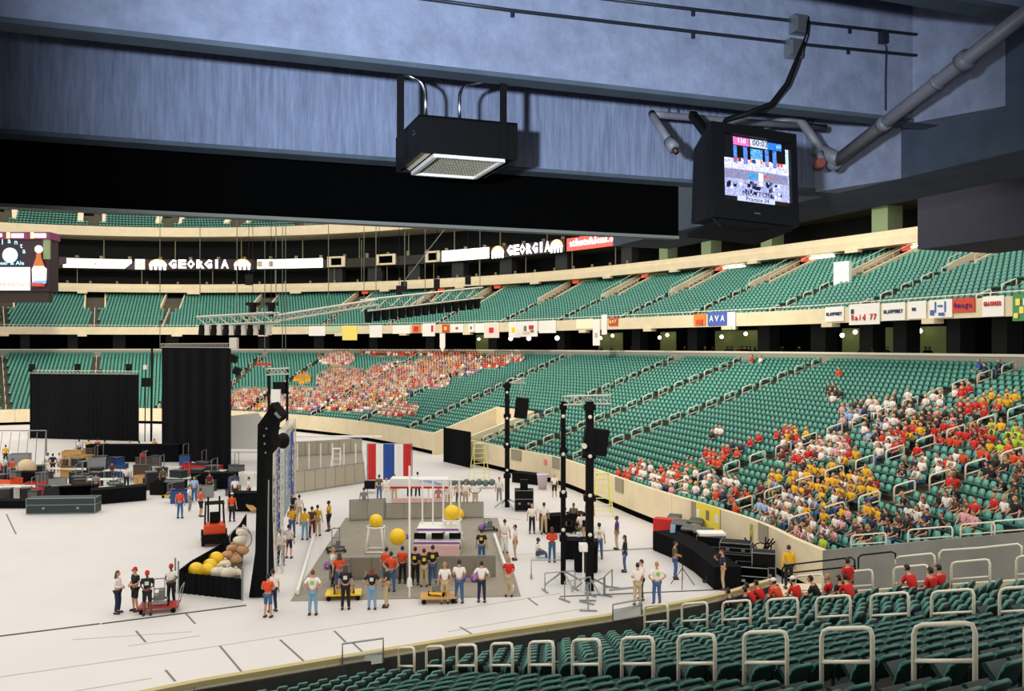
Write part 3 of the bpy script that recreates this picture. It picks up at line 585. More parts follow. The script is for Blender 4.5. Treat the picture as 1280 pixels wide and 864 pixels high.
# ---- pipes
def pipe3(name, pts, r, m=PIPE, parent=None, n=12, **kw): mb = MB(); mb.tube([AT(*p) for p in pts], r, n); return mb.build(name, m, parent, True, **kw)
P_ = pipe3('drain_pipe', [(1042, 204, 8.2), (1290, 10, 6.0)], .055, label='thick painted pipe rising diagonally to the right across the dark concrete', cat='pipe')
for f_, u in ((.316, 1105), (.727, 1206), (.6, 1170)):
    mb = MB(); c = AT(1042, 204, 8.2).lerp(AT(1290, 10, 6.), f_); d = (AT(1290, 10, 6.) - AT(1042, 204, 8.2)).normalized(); mb.cyl(c - d * (.04 if u != 1170 else .01), c + d * (.04 if u != 1170 else .01), .064 if u != 1206 else .076, 12); mb.build('coupling', PIPE, P_, True)
mb = MB(); mb.ball(AT(1043, 204, 8.2), .07, 12, 8); mb.tube([AT(1048, 200, 8.1), AT(1030, 190, 8.3), AT(1020, 186, 8.35)], [.06, .065, .055], 10); mb.tube([AT(1024, 190, 8.2), AT(1028, 205, 8.15)], .035, 8); mb.build('valve_body', PIPE, P_, True)
mb = MB(); c = AT(1026, 203, 8.0); mb.cyl(c, c + Vector((0, .07, 0)), .045, 12); mb.build('valve_cap', M('rust_red', s2l(120, 55, 40), .7), P_)
pipe3('elbow_pipe', [(1028, 190, 8.3), (1012, 166, 8.35), (1000, 150, 8.4), (990, 148, 8.45), (972, 153, 8.5), (955, 157, 8.55)], .042, parent=P_)
S_ = pipe3('sprinkler_pipe', [(815, 142, 7.8), (830, 144, 7.85), (900, 150, 8.1), (1032, 160, 8.6)], .033, label='thin horizontal pipe behind the television, bent down at its left end', cat='pipe')
pipe3('drop_leg', [(815, 142, 7.8), (817, 147, 7.7), (837, 178, 7.45)], .033, parent=S_)
pipe3('nozzle', [(836, 176, 7.46), (843, 186, 7.4)], .05, parent=S_); pipe3('nozzle_tip', [(842, 185, 7.41), (846, 191, 7.38)], .025, M('brown_brass', s2l(70, 52, 40), .5, metal=.5), parent=S_)
pipe3('hanger_rod', [(837, 130, 7.85), (836, 144, 7.85)], .012, DKSTEEL, parent=S_)

# ================================================================= NEAR SEATS AND HANDRAILS
A1P = Vector((-2.911, 24.27, 0)); A1D = Vector((.889, -1.208, 0)); A2P = Vector((4.455, 27.2, 0)); A2D = Vector((.942, -1.167, 0))
def dline(x, y, P, D): v = Vector((x, y, 0)) - P; return abs(v.x * D.y - v.y * D.x) / D.length
NEARS = rows(0, NSM - .6, .42, NPT, NNR - 1, NZ0, NR, [], 0, lambda r, t, s, x, y: dline(x, y, A1P, A1D) < .56 or dline(x, y, A2P, A2D) < .56, NP, .53)
def inview(q):
    u, v = PX((q[0], q[1], q[2] + .7)); return q[1] > 4 and -25 < u < 1310 and v < 905
NEARS = [q for q in NEARS if inview(q)]
NEARS.sort(key=lambda q: q[1]); HI = NEARS[:300]; LO = NEARS[300:]
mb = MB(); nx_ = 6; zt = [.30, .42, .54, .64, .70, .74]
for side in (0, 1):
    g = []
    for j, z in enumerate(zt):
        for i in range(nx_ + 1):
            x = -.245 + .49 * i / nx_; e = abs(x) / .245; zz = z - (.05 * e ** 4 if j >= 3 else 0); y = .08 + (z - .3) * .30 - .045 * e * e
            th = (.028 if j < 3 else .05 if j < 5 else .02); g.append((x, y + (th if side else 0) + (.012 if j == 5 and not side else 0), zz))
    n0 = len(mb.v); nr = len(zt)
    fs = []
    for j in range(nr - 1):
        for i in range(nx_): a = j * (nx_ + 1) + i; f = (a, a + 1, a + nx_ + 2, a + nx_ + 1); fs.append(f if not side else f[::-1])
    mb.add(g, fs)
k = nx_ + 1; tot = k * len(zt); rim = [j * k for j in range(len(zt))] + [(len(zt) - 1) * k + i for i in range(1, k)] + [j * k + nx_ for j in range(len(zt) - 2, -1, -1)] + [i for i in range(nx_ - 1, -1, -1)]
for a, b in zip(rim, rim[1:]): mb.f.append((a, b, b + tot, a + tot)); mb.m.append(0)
mb.m = [1 if (all(v >= tot for v in f) and max(mb.v[v][2] for v in f) < .71) else 0 for f in mb.f]; ME_BACK = mb.mesh('seat_back', [SEATN, SEATSHN], True)  # rear faces below the lit lip take the painted shade colour
mb = MB(); mb.add([(-.22, .10, .40), (.22, .10, .40), (.22, -.10, .62), (-.22, -.10, .62), (-.21, .02, .36), (.21, .02, .36), (.19, -.20, .57), (-.19, -.20, .57)], [(0, 1, 2, 3), (7, 6, 5, 4), (0, 4, 5, 1), (1, 5, 6, 2), (2, 6, 7, 3), (3, 7, 4, 0)]); ME_PAN = mb.mesh('seat_pan', SEATSHN, False)
mb = MB(); mb.box((-.265, .1, .27), (.03, .06, .54)); mb.box((-.265, -.02, .55), (.045, .3, .03)); mb.box((-.265, .0, .4), (.03, .2, .05)); mb.box((-.265, .12, .02), (.07, .14, .04)); ME_ST = mb.mesh('seat_stanchion', SEATSHN)
mb = MB(); mb.box((-.265, .135, .555), (.042, .02, .03)); ME_TIP = mb.mesh('arm_tip', M('worn_metal_tip', s2l(190, 215, 220), .3, metal=.6))
proto = empty('stadium_seat', (0, 0, 0)); 
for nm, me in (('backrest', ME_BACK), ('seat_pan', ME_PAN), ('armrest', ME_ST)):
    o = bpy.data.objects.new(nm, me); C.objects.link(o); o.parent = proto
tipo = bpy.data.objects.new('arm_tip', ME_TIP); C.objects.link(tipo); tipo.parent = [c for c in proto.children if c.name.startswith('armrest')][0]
used_lab = set()
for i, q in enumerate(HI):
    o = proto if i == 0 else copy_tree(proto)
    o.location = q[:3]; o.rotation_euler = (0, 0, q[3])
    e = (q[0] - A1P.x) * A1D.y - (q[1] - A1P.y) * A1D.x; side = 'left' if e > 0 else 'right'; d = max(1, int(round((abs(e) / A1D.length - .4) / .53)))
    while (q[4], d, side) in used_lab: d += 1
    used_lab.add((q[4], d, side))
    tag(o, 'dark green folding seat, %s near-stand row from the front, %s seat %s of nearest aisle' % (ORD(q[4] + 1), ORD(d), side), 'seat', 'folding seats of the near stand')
STVN = [(x, y + (.05 if 6 <= i < 12 and z > .6 else 0), z) for i, (x, y, z) in enumerate(STV)]; STMN = list(STM); STMN[1] = 1  # rear face here is also painted in the shade colour
mass('near_stand_seats', STVN, STF, [q[:3] for q in LO], [q[3] for q in LO], SEATN, tm=STMN, m2=SEATSHN, scale=[.92] * len(LO), kind='stuff', label='dark green folding seats of the near stand down by its low wall', cat='seats')
def near_rails(Pn, Dn, ks, z0, dz, L, lab):
    me = rail_obj('near', L, 1.02, .29, .036, WHITEP, 10); a = math.atan2(Dn.y, Dn.x); d = Dn.normalized()
    for i, k in enumerate(ks):
        p = Pn + Dn * k - d * L / 2; p.z = z0 + dz * k - 1.02 - .29 * L / 2; put_rail(me, p, a, lab % ORD(i + 1), 'near stand aisle handrails')
WHITEP_ = WHITEP
near_rails(A1P, A1D, range(12), 2.362, .4477, .86, 'cream handrail hoop on the nearest aisle, %s up from the floor')
near_rails(A2P, A2D, range(8), 2.674, .3998, .95, 'cream handrail hoop on the second aisle from the camera, %s up from the floor')
EP = NP(NSM - .25, 1.5, 0); near_rails(EP, NN * 1.9, range(5), 2.6, .551, 1.15, 'cream handrail hoop along the tunnel edge of the near stand, %s up from the floor')
# rails along the near side of the tunnel
me = rail_obj('tunb', 3.2, .8, .1, .032, BLKPAINT, 8); a = math.atan2(NN.y, NN.x); b0 = NP(NSM, 0, 0) + TN * .9
def px_rail(pts, m, label, r=.03):
    mb = MB(); mb.tube([AT(*p) for p in pts], r, 8); return mb.build('handrail', m, None, True, label=label, cat='handrail', group='rails beside the tunnel')
px_rail([(978, 730, 34), (978, 712, 34), (981, 707, 34), (1064, 697, 31), (1068, 700, 31), (1069, 712, 31)], BLKPAINT, 'first black rail beside the tunnel, right of the yellow-shirted steward')
px_rail([(982, 717, 34), (1068, 708, 31)], BLKPAINT, 'lower bar of the first black rail beside the tunnel')
px_rail([(1073, 711, 31), (1073, 697, 31), (1077, 694, 31), (1114, 690, 29.8), (1119, 692, 29.6), (1120, 700, 29.6)], BLKPAINT, 'second, shorter black rail beside the tunnel')
px_rail([(1119, 705, 29.6), (1120, 698, 29.6), (1124, 696, 29.5), (1164, 692, 28.4), (1168, 695, 28.3), (1169, 706, 28.3)], WHITEP, 'short cream rail beside the tunnel, right of the black rails')
px_rail([(1174, 700, 28), (1174, 692, 28), (1178, 688, 28), (1225, 685, 26.8), (1272, 680, 25.6), (1277, 683, 25.5), (1277, 694, 25.5)], WHITEP, 'long cream rail beside the tunnel at the right edge')
# gates at the foot of the near aisles
for nm, (x0, x1, y0, ym, y1), Y in (('left', (428, 479, 801, 823, 836), 24.2), ('right', (766, 802, 752, 763, 776), 27.8)):
    g = empty('gate', (0, 0, 0), label='grey framed gate with a pale panel at the foot of the %s near aisle' % ('nearest' if nm == 'left' else 'second'), cat='gate')
    mb = MB(); dy = (x1 - x0) / F * Y * .5; q = lambda u, v: AT(u, v, Y + (0 if u == x0 else dy * .6))
    mb.tube([q(x0, y1), q(x0, y0 + 4), q(x1, y0 - 3), q(x1, y1 - 8)], .03, 6); mb.tube([q(x0, ym), q(x1, ym - 7)], .02, 6); mb.build('frame', GREYM, g)
    mb = MB(); mb.prism([q(x0 + 1, y1), q(x1 - 1, y1 - 7), q(x1 - 1, ym - 6), q(x0 + 1, ym + 1)], (0, .03, 0)); mb.build('panel', WHITE, g)
# ================================================================= PEOPLE
def skinmesh(name, V, E, R, mat_, sub=1, root=0):
    me = bpy.data.meshes.new('sk'); me.from_pydata([Vector(v) for v in V], E, []); o = bpy.data.objects.new('sk', me); C.objects.link(o)
    md = o.modifiers.new('s', 'SKIN'); md.use_smooth_shade = True
    for i, r in enumerate(R):
        sv = me.skin_vertices[0].data[i]; sv.radius = (r, r) if not isinstance(r, tuple) else r; sv.use_root = (i == root)
    if sub: m2 = o.modifiers.new('b', 'SUBSURF'); m2.levels = sub
    dg = bpy.context.evaluated_depsgraph_get(); out = bpy.data.meshes.new_from_object(o.evaluated_get(dg)); out.name = name
    bpy.data.objects.remove(o); bpy.data.meshes.remove(me); out.materials.clear(); out.materials.append(mat_)
    out.polygons.foreach_set('use_smooth', [True] * len(out.polygons)); return out
SKIN = M('skin', s2l(206, 150, 118), .55); SKIND = M('skin_brown', s2l(120, 78, 54), .55); EYE = M('eye_dark', (.01, .008, .008), .3); LIPM = M('lip', s2l(160, 80, 70), .5)
HAIRS = {'dark': M('hair_dark', s2l(30, 22, 18), .6), 'brown': M('hair_brown', s2l(84, 52, 32), .6), 'fair': M('hair_fair', s2l(176, 134, 84), .6), 'grey': M('hair_grey', s2l(170, 165, 158), .6), 'auburn': M('hair_auburn', s2l(120, 50, 30), .6)}
_COL = {'white': (236, 230, 222), 'yellow': (232, 178, 24), 'orange': (222, 72, 28), 'red': (205, 30, 22), 'black': (20, 20, 24), 'navy': (26, 34, 66), 'lime green': (176, 214, 40), 'green': (30, 130, 90), 'maroon': (100, 24, 34), 'grey': (140, 140, 140),
        'blue': (40, 80, 170), 'olive': (92, 92, 62), 'purple': (92, 50, 130), 'pink': (220, 160, 170), 'dark green': (24, 50, 40), 'denim': (62, 96, 140), 'pale denim': (120, 160, 190), 'khaki': (190, 170, 130), 'light blue': (150, 180, 220), 'brown': (90, 60, 40)}
FAB = {k: M('cloth_' + k.replace(' ', '_'), s2l(*v), .8) for k, v in _COL.items()}
SHOE = M('shoe_dark', (.02, .02, .02), .6); SHOEW = M('shoe_white', (.6, .6, .6), .6)
def limb_pts(kind):
    """joints of a pose, facing -Y. returns dict"""
    J = {}
    if kind.startswith('stand') or kind == 'walk':
        J['pel'] = (0, 0, .95); J['sp1'] = (0, .0, 1.12); J['sp2'] = (0, .01, 1.32); J['nk'] = (0, .02, 1.49); J['hd'] = (0, -.01, 1.60)
        for s, n in ((-1, 'l'), (1, 'r')):
            st = .0 if kind != 'walk' else .16 * s
            J['hip' + n] = (.09 * s, 0, .90); J['kn' + n] = (.11 * s, -.03 - st * .6, .50); J['an' + n] = (.13 * s, .02 - st * 1.1, .09); J['sh' + n] = (.185 * s, .02, 1.42)
            if kind == 'stand_hands_front': J['el' + n] = (.25 * s, .0, 1.16); J['wr' + n] = (.10 * s, -.20, 1.10)
            elif kind == 'stand_reach' and s > 0: J['el' + n] = (.25 * s, -.18, 1.22); J['wr' + n] = (.22 * s, -.42, 1.24)
            elif kind == 'stand_hips': J['el' + n] = (.36 * s, .08, 1.18); J['wr' + n] = (.19 * s, -.03, 1.02)
            else: J['el' + n] = (.25 * s, .03 + st * .5, 1.14); J['wr' + n] = (.27 * s, -.03 + st * .9, .90)
    else:
        ln = {'sit': .0, 'sit_lean': .20, 'sit_turn': .06, 'sit_back': -.06}[kind]
        J['pel'] = (0, .05, .50); J['sp1'] = (0, .05 - ln * .3, .68); J['sp2'] = (0, .05 - ln * .8, .86); J['nk'] = (0, .05 - ln * 1.2, 1.02); J['hd'] = (0, .01 - ln * 1.35, 1.13)
        for s, n in ((-1, 'l'), (1, 'r')):
            J['hip' + n] = (.09 * s, .02, .48); J['kn' + n] = (.12 * s, -.40, .50); J['an' + n] = (.12 * s, -.43 + (.1 if kind == 'sit_lean' else 0), .09); J['sh' + n] = (.185 * s, .05 - ln * 1.05, .95)
            if kind == 'sit_lean': J['el' + n] = (.20 * s, -.30, .66); J['wr' + n] = (.05 * s, -.44, .66)
            elif kind == 'sit_turn' and s > 0: J['el' + n] = (.34 * s, -.02, .78); J['wr' + n] = (.42 * s, -.2, .92)
            else: J['el' + n] = (.25 * s, .0, .70); J['wr' + n] = (.14 * s, -.24, .60)
    return {k: Vector(v) for k, v in J.items()}
def make_pose(kind, shorts=False, longsleeve=False, longhair=False):
    J = limb_pts(kind); V = []; E = []; R = []
    def add(p, r, par=None):
        V.append(p); R.append(r); i = len(V) - 1
        if par is not None: E.append((par, i))
        return i
    p = add(J['pel'], .115); a = add(J['sp1'], .11, p); b = add(J['sp2'], .125, a); n0 = add(J['sp2'].lerp(J['nk'], .6), .085, b); n = add(J['nk'], .05, n0); h = add(J['hd'], .052, n)
    for s in 'lr':
        hp = add(J['hip' + s], .085, p); k = add(J['kn' + s], .058, hp); c = add(J['kn' + s].lerp(J['an' + s], .35), .056, k); an = add(J['an' + s], .036, c)
        add(J['an' + s] + Vector((0, -.06, -.045)), .034, an)
        sh = add(J['sh' + s], .058, b); el = add(J['el' + s], .042, sh); wr = add(J['wr' + s], .027, el)
        d = (J['wr' + s] - J['el' + s]).normalized(); sg = -1 if s == 'l' else 1; sd = d.cross(Vector((0, 1, 0)));
        if sd.length < .3: sd = d.cross(Vector((0, 0, 1)))
        sd.normalize(); curl = sd.cross(d).normalized()
        pm = add(J['wr' + s] + d * .055, .030, wr)
        for q, (o_, L) in enumerate(((-.027, .07), (-.009, .08), (.009, .075), (.027, .06))):
            k1 = add(J['wr' + s] + d * .095 + sd * o_, .0095, pm); k2 = add(V[k1] + d * L * .55 + curl * .012, .0085, k1); add(V[k2] + d * L * .35 + curl * .028, .007, k2)
        t1 = add(J['wr' + s] + d * .05 - sd * .04 * 1, .011, pm); add(V[t1] + d * .035 - sd * .015 + curl * .01, .009, t1)
    body = skinmesh('body_' + kind, V, E, R, SKIN, 1)
    # head with face
    hb = MB(); c = J['hd'] + Vector((0, -.005, .045)); hb.ball(c, 1, 14, 10, (.076, .095, .118))
    for i, v in enumerate(hb.v):
        x, y, z = v[0] - c.x, v[1] - c.y, v[2] - c.z
        if z < -.03: k = 1 - .35 * min(1, (-z - .03) / .09); x *= k; y = y * (k + .1) - .01
        hb.v[i] = (c.x + x, c.y + y, c.z + z)
    hb.add([c + Vector(q) for q in ((-.014, -.088, -.02), (.014, -.088, -.02), (0, -.092, .02), (0, -.118, -.022), (0, -.09, -.03))], [(0, 3, 2), (3, 1, 2), (0, 4, 3), (3, 4, 1)])
    for sx_ in (-1, 1): hb.ball(c + Vector((sx_ * .077, .01, -.01)), .022, 6, 5, (.4, .8, 1.2))
    hb.mi = 1
    for sx_ in (-1, 1): hb.ball(c + Vector((sx_ * .03, -.085, .012)), .010, 6, 4)
    hb.mi = 2; hb.box(c + Vector((0, -.083, -.055)), (.045, .012, .010))
    hm = hb.mesh('h', [SKIN, EYE, LIPM], True)
    bm = bmesh.new(); bm.from_mesh(body); bm.from_mesh(hm); bm.to_mesh(body); bm.free(); body.materials.append(EYE); body.materials.append(LIPM); bpy.data.meshes.remove(hm)
    # shirt
    V = []; E = []; R = []; p = add(J['pel'] + Vector((0, 0, .03)), .142); a = add(J['sp1'], .135, p); b = add(J['sp2'], .148, a); n = add(J['sp2'].lerp(J['nk'], .62), .09, b)
    for s in 'lr':
        sh = add(J['sh' + s], .075, b); el = add(J['sh' + s].lerp(J['el' + s], .95 if longsleeve else .75), .062, sh)
        if longsleeve: add(J['wr' + s], .04, el)
    shirt = skinmesh('shirt_' + kind, V, E, R, FAB['white'], 1)
    V = []; E = []; R = []; p = add(J['pel'] + Vector((0, 0, .02)), .132)
    for s in 'lr':
        hp = add(J['hip' + s], .103, p); k = add(J['kn' + s], .078, hp)
        if not shorts: c = add(J['kn' + s].lerp(J['an' + s], .5), .07, k); add(J['an' + s], .062, c)
    tr = skinmesh('trousers_' + kind, V, E, R, FAB['denim'], 1)
    # hair: shell over the crown
    c = J['hd'] + Vector((0, -.005, .045))
    hb = MB(); hb.ball(c + Vector((0, .012, .012)), 1, 14, 9, (.085, .1, .12)); hm = MB(); keep = []
    for f in hb.f:
        q = sum((Vector(hb.v[i]) for i in f), Vector((0, 0, 0))) / len(f) - c
        if q.z > .045 or (q.y > .0 and q.z > -.05): keep.append(f)
    hb.f = keep; hb.m = [0] * len(keep)
    if longhair: hb.prism([c + Vector((-.085, .02, .03)), c + Vector((.085, .02, .03)), c + Vector((.1, .05, -.28)), c + Vector((-.1, .05, -.28))], (0, .07, 0))
    hair = hb.mesh('hair_' + kind, HAIRS['dark'], True)
    cb = MB(); cb.lathe([(.0901, .03), (.093, .06), (.08, .11), (.045, .14), (.01, .148)], (c.x, c.y + .01, c.z), 14); cb.prism([c + Vector(q) for q in ((-.07, -.07, .035), (.07, -.07, .035), (.05, -.17, .025), (-.05, -.17, .025))], (0, 0, .012)); cap = cb.mesh('cap', FAB['red'], True)
    fb = MB()
    shoes = []
    for s in 'lr':
        fb = MB(); q = J['an' + s]; fb.prism([(q.x - .045, q.y + .06, q.z - .09), (q.x + .045, q.y + .06, q.z - .09), (q.x + .05, q.y - .12, q.z - .09), (q.x + .03, q.y - .19, q.z - .09), (q.x - .03, q.y - .19, q.z - .09), (q.x - .05, q.y - .12, q.z - .09)], (0, .02, .075)); shoes.append(fb.mesh('shoe', SHOE))
    return dict(body=body, shirt=shirt, tr=tr, hair=hair, cap=cap, shoes=shoes)
_PC = {}
def pose(kind, shorts=False, ls=False, lh=False):
    k = (kind, shorts, ls, lh)
    if k not in _PC: _PC[k] = make_pose(*k)
    return _PC[k]
def omat(o, m): o.material_slots[0].link = 'OBJECT'; o.material_slots[0].material = m
def person(loc, face, kind, shirt, trouser, label, hair='dark', shorts=False, ls=False, lh=False, cap=None, skin=None, sc=1., group=None, shoe=True, small=False, rz=None, print_=None):
    P = pose(kind, shorts, ls, lh); o = bpy.data.objects.new('person', P['body']); C.objects.link(o); o.location = loc
    o.rotation_euler = (0, 0, face if rz is None else rz); o.scale = (sc, sc, sc); tag(o, label, 'person', group); omat(o, skin or SKIN)
    def ch(nm, me, m):
        c = bpy.data.objects.new(nm, me); C.objects.link(c); c.parent = o; omat(c, m); return c
    sh_ = ch('shirt', P['shirt'], FAB[shirt]); ch('shorts' if shorts else 'trousers', P['tr'], FAB[trouser])
    if print_:
        mb = MB(); cz = 1.3 if not kind.startswith('sit') else .85; mb.box((0, .175 if print_[0] == 'b' else -.155, cz), (.15, .01, .15)); c = mb.build('shirt_print', M('print_' + print_[2:], s2l(*{'green': (150, 190, 90), 'yellow': (220, 200, 60), 'white': (200, 210, 200)}[print_[2:]]), .8), sh_)
    ch('hair', P['hair'], HAIRS[hair])
    if cap: ch('cap', P['cap'], FAB[cap])
    if not small:
        for m in P['shoes']: ch('shoe', m, SHOE)
    return o
def FACE(dx, dy): return math.atan2(dy, dx) + PI / 2                      # rotation so that local -Y looks along (dx,dy)
AWAY = FACE(0, 1); TOW = FACE(0, -1); RT = FACE(1, 0); LF = FACE(-1, 0)
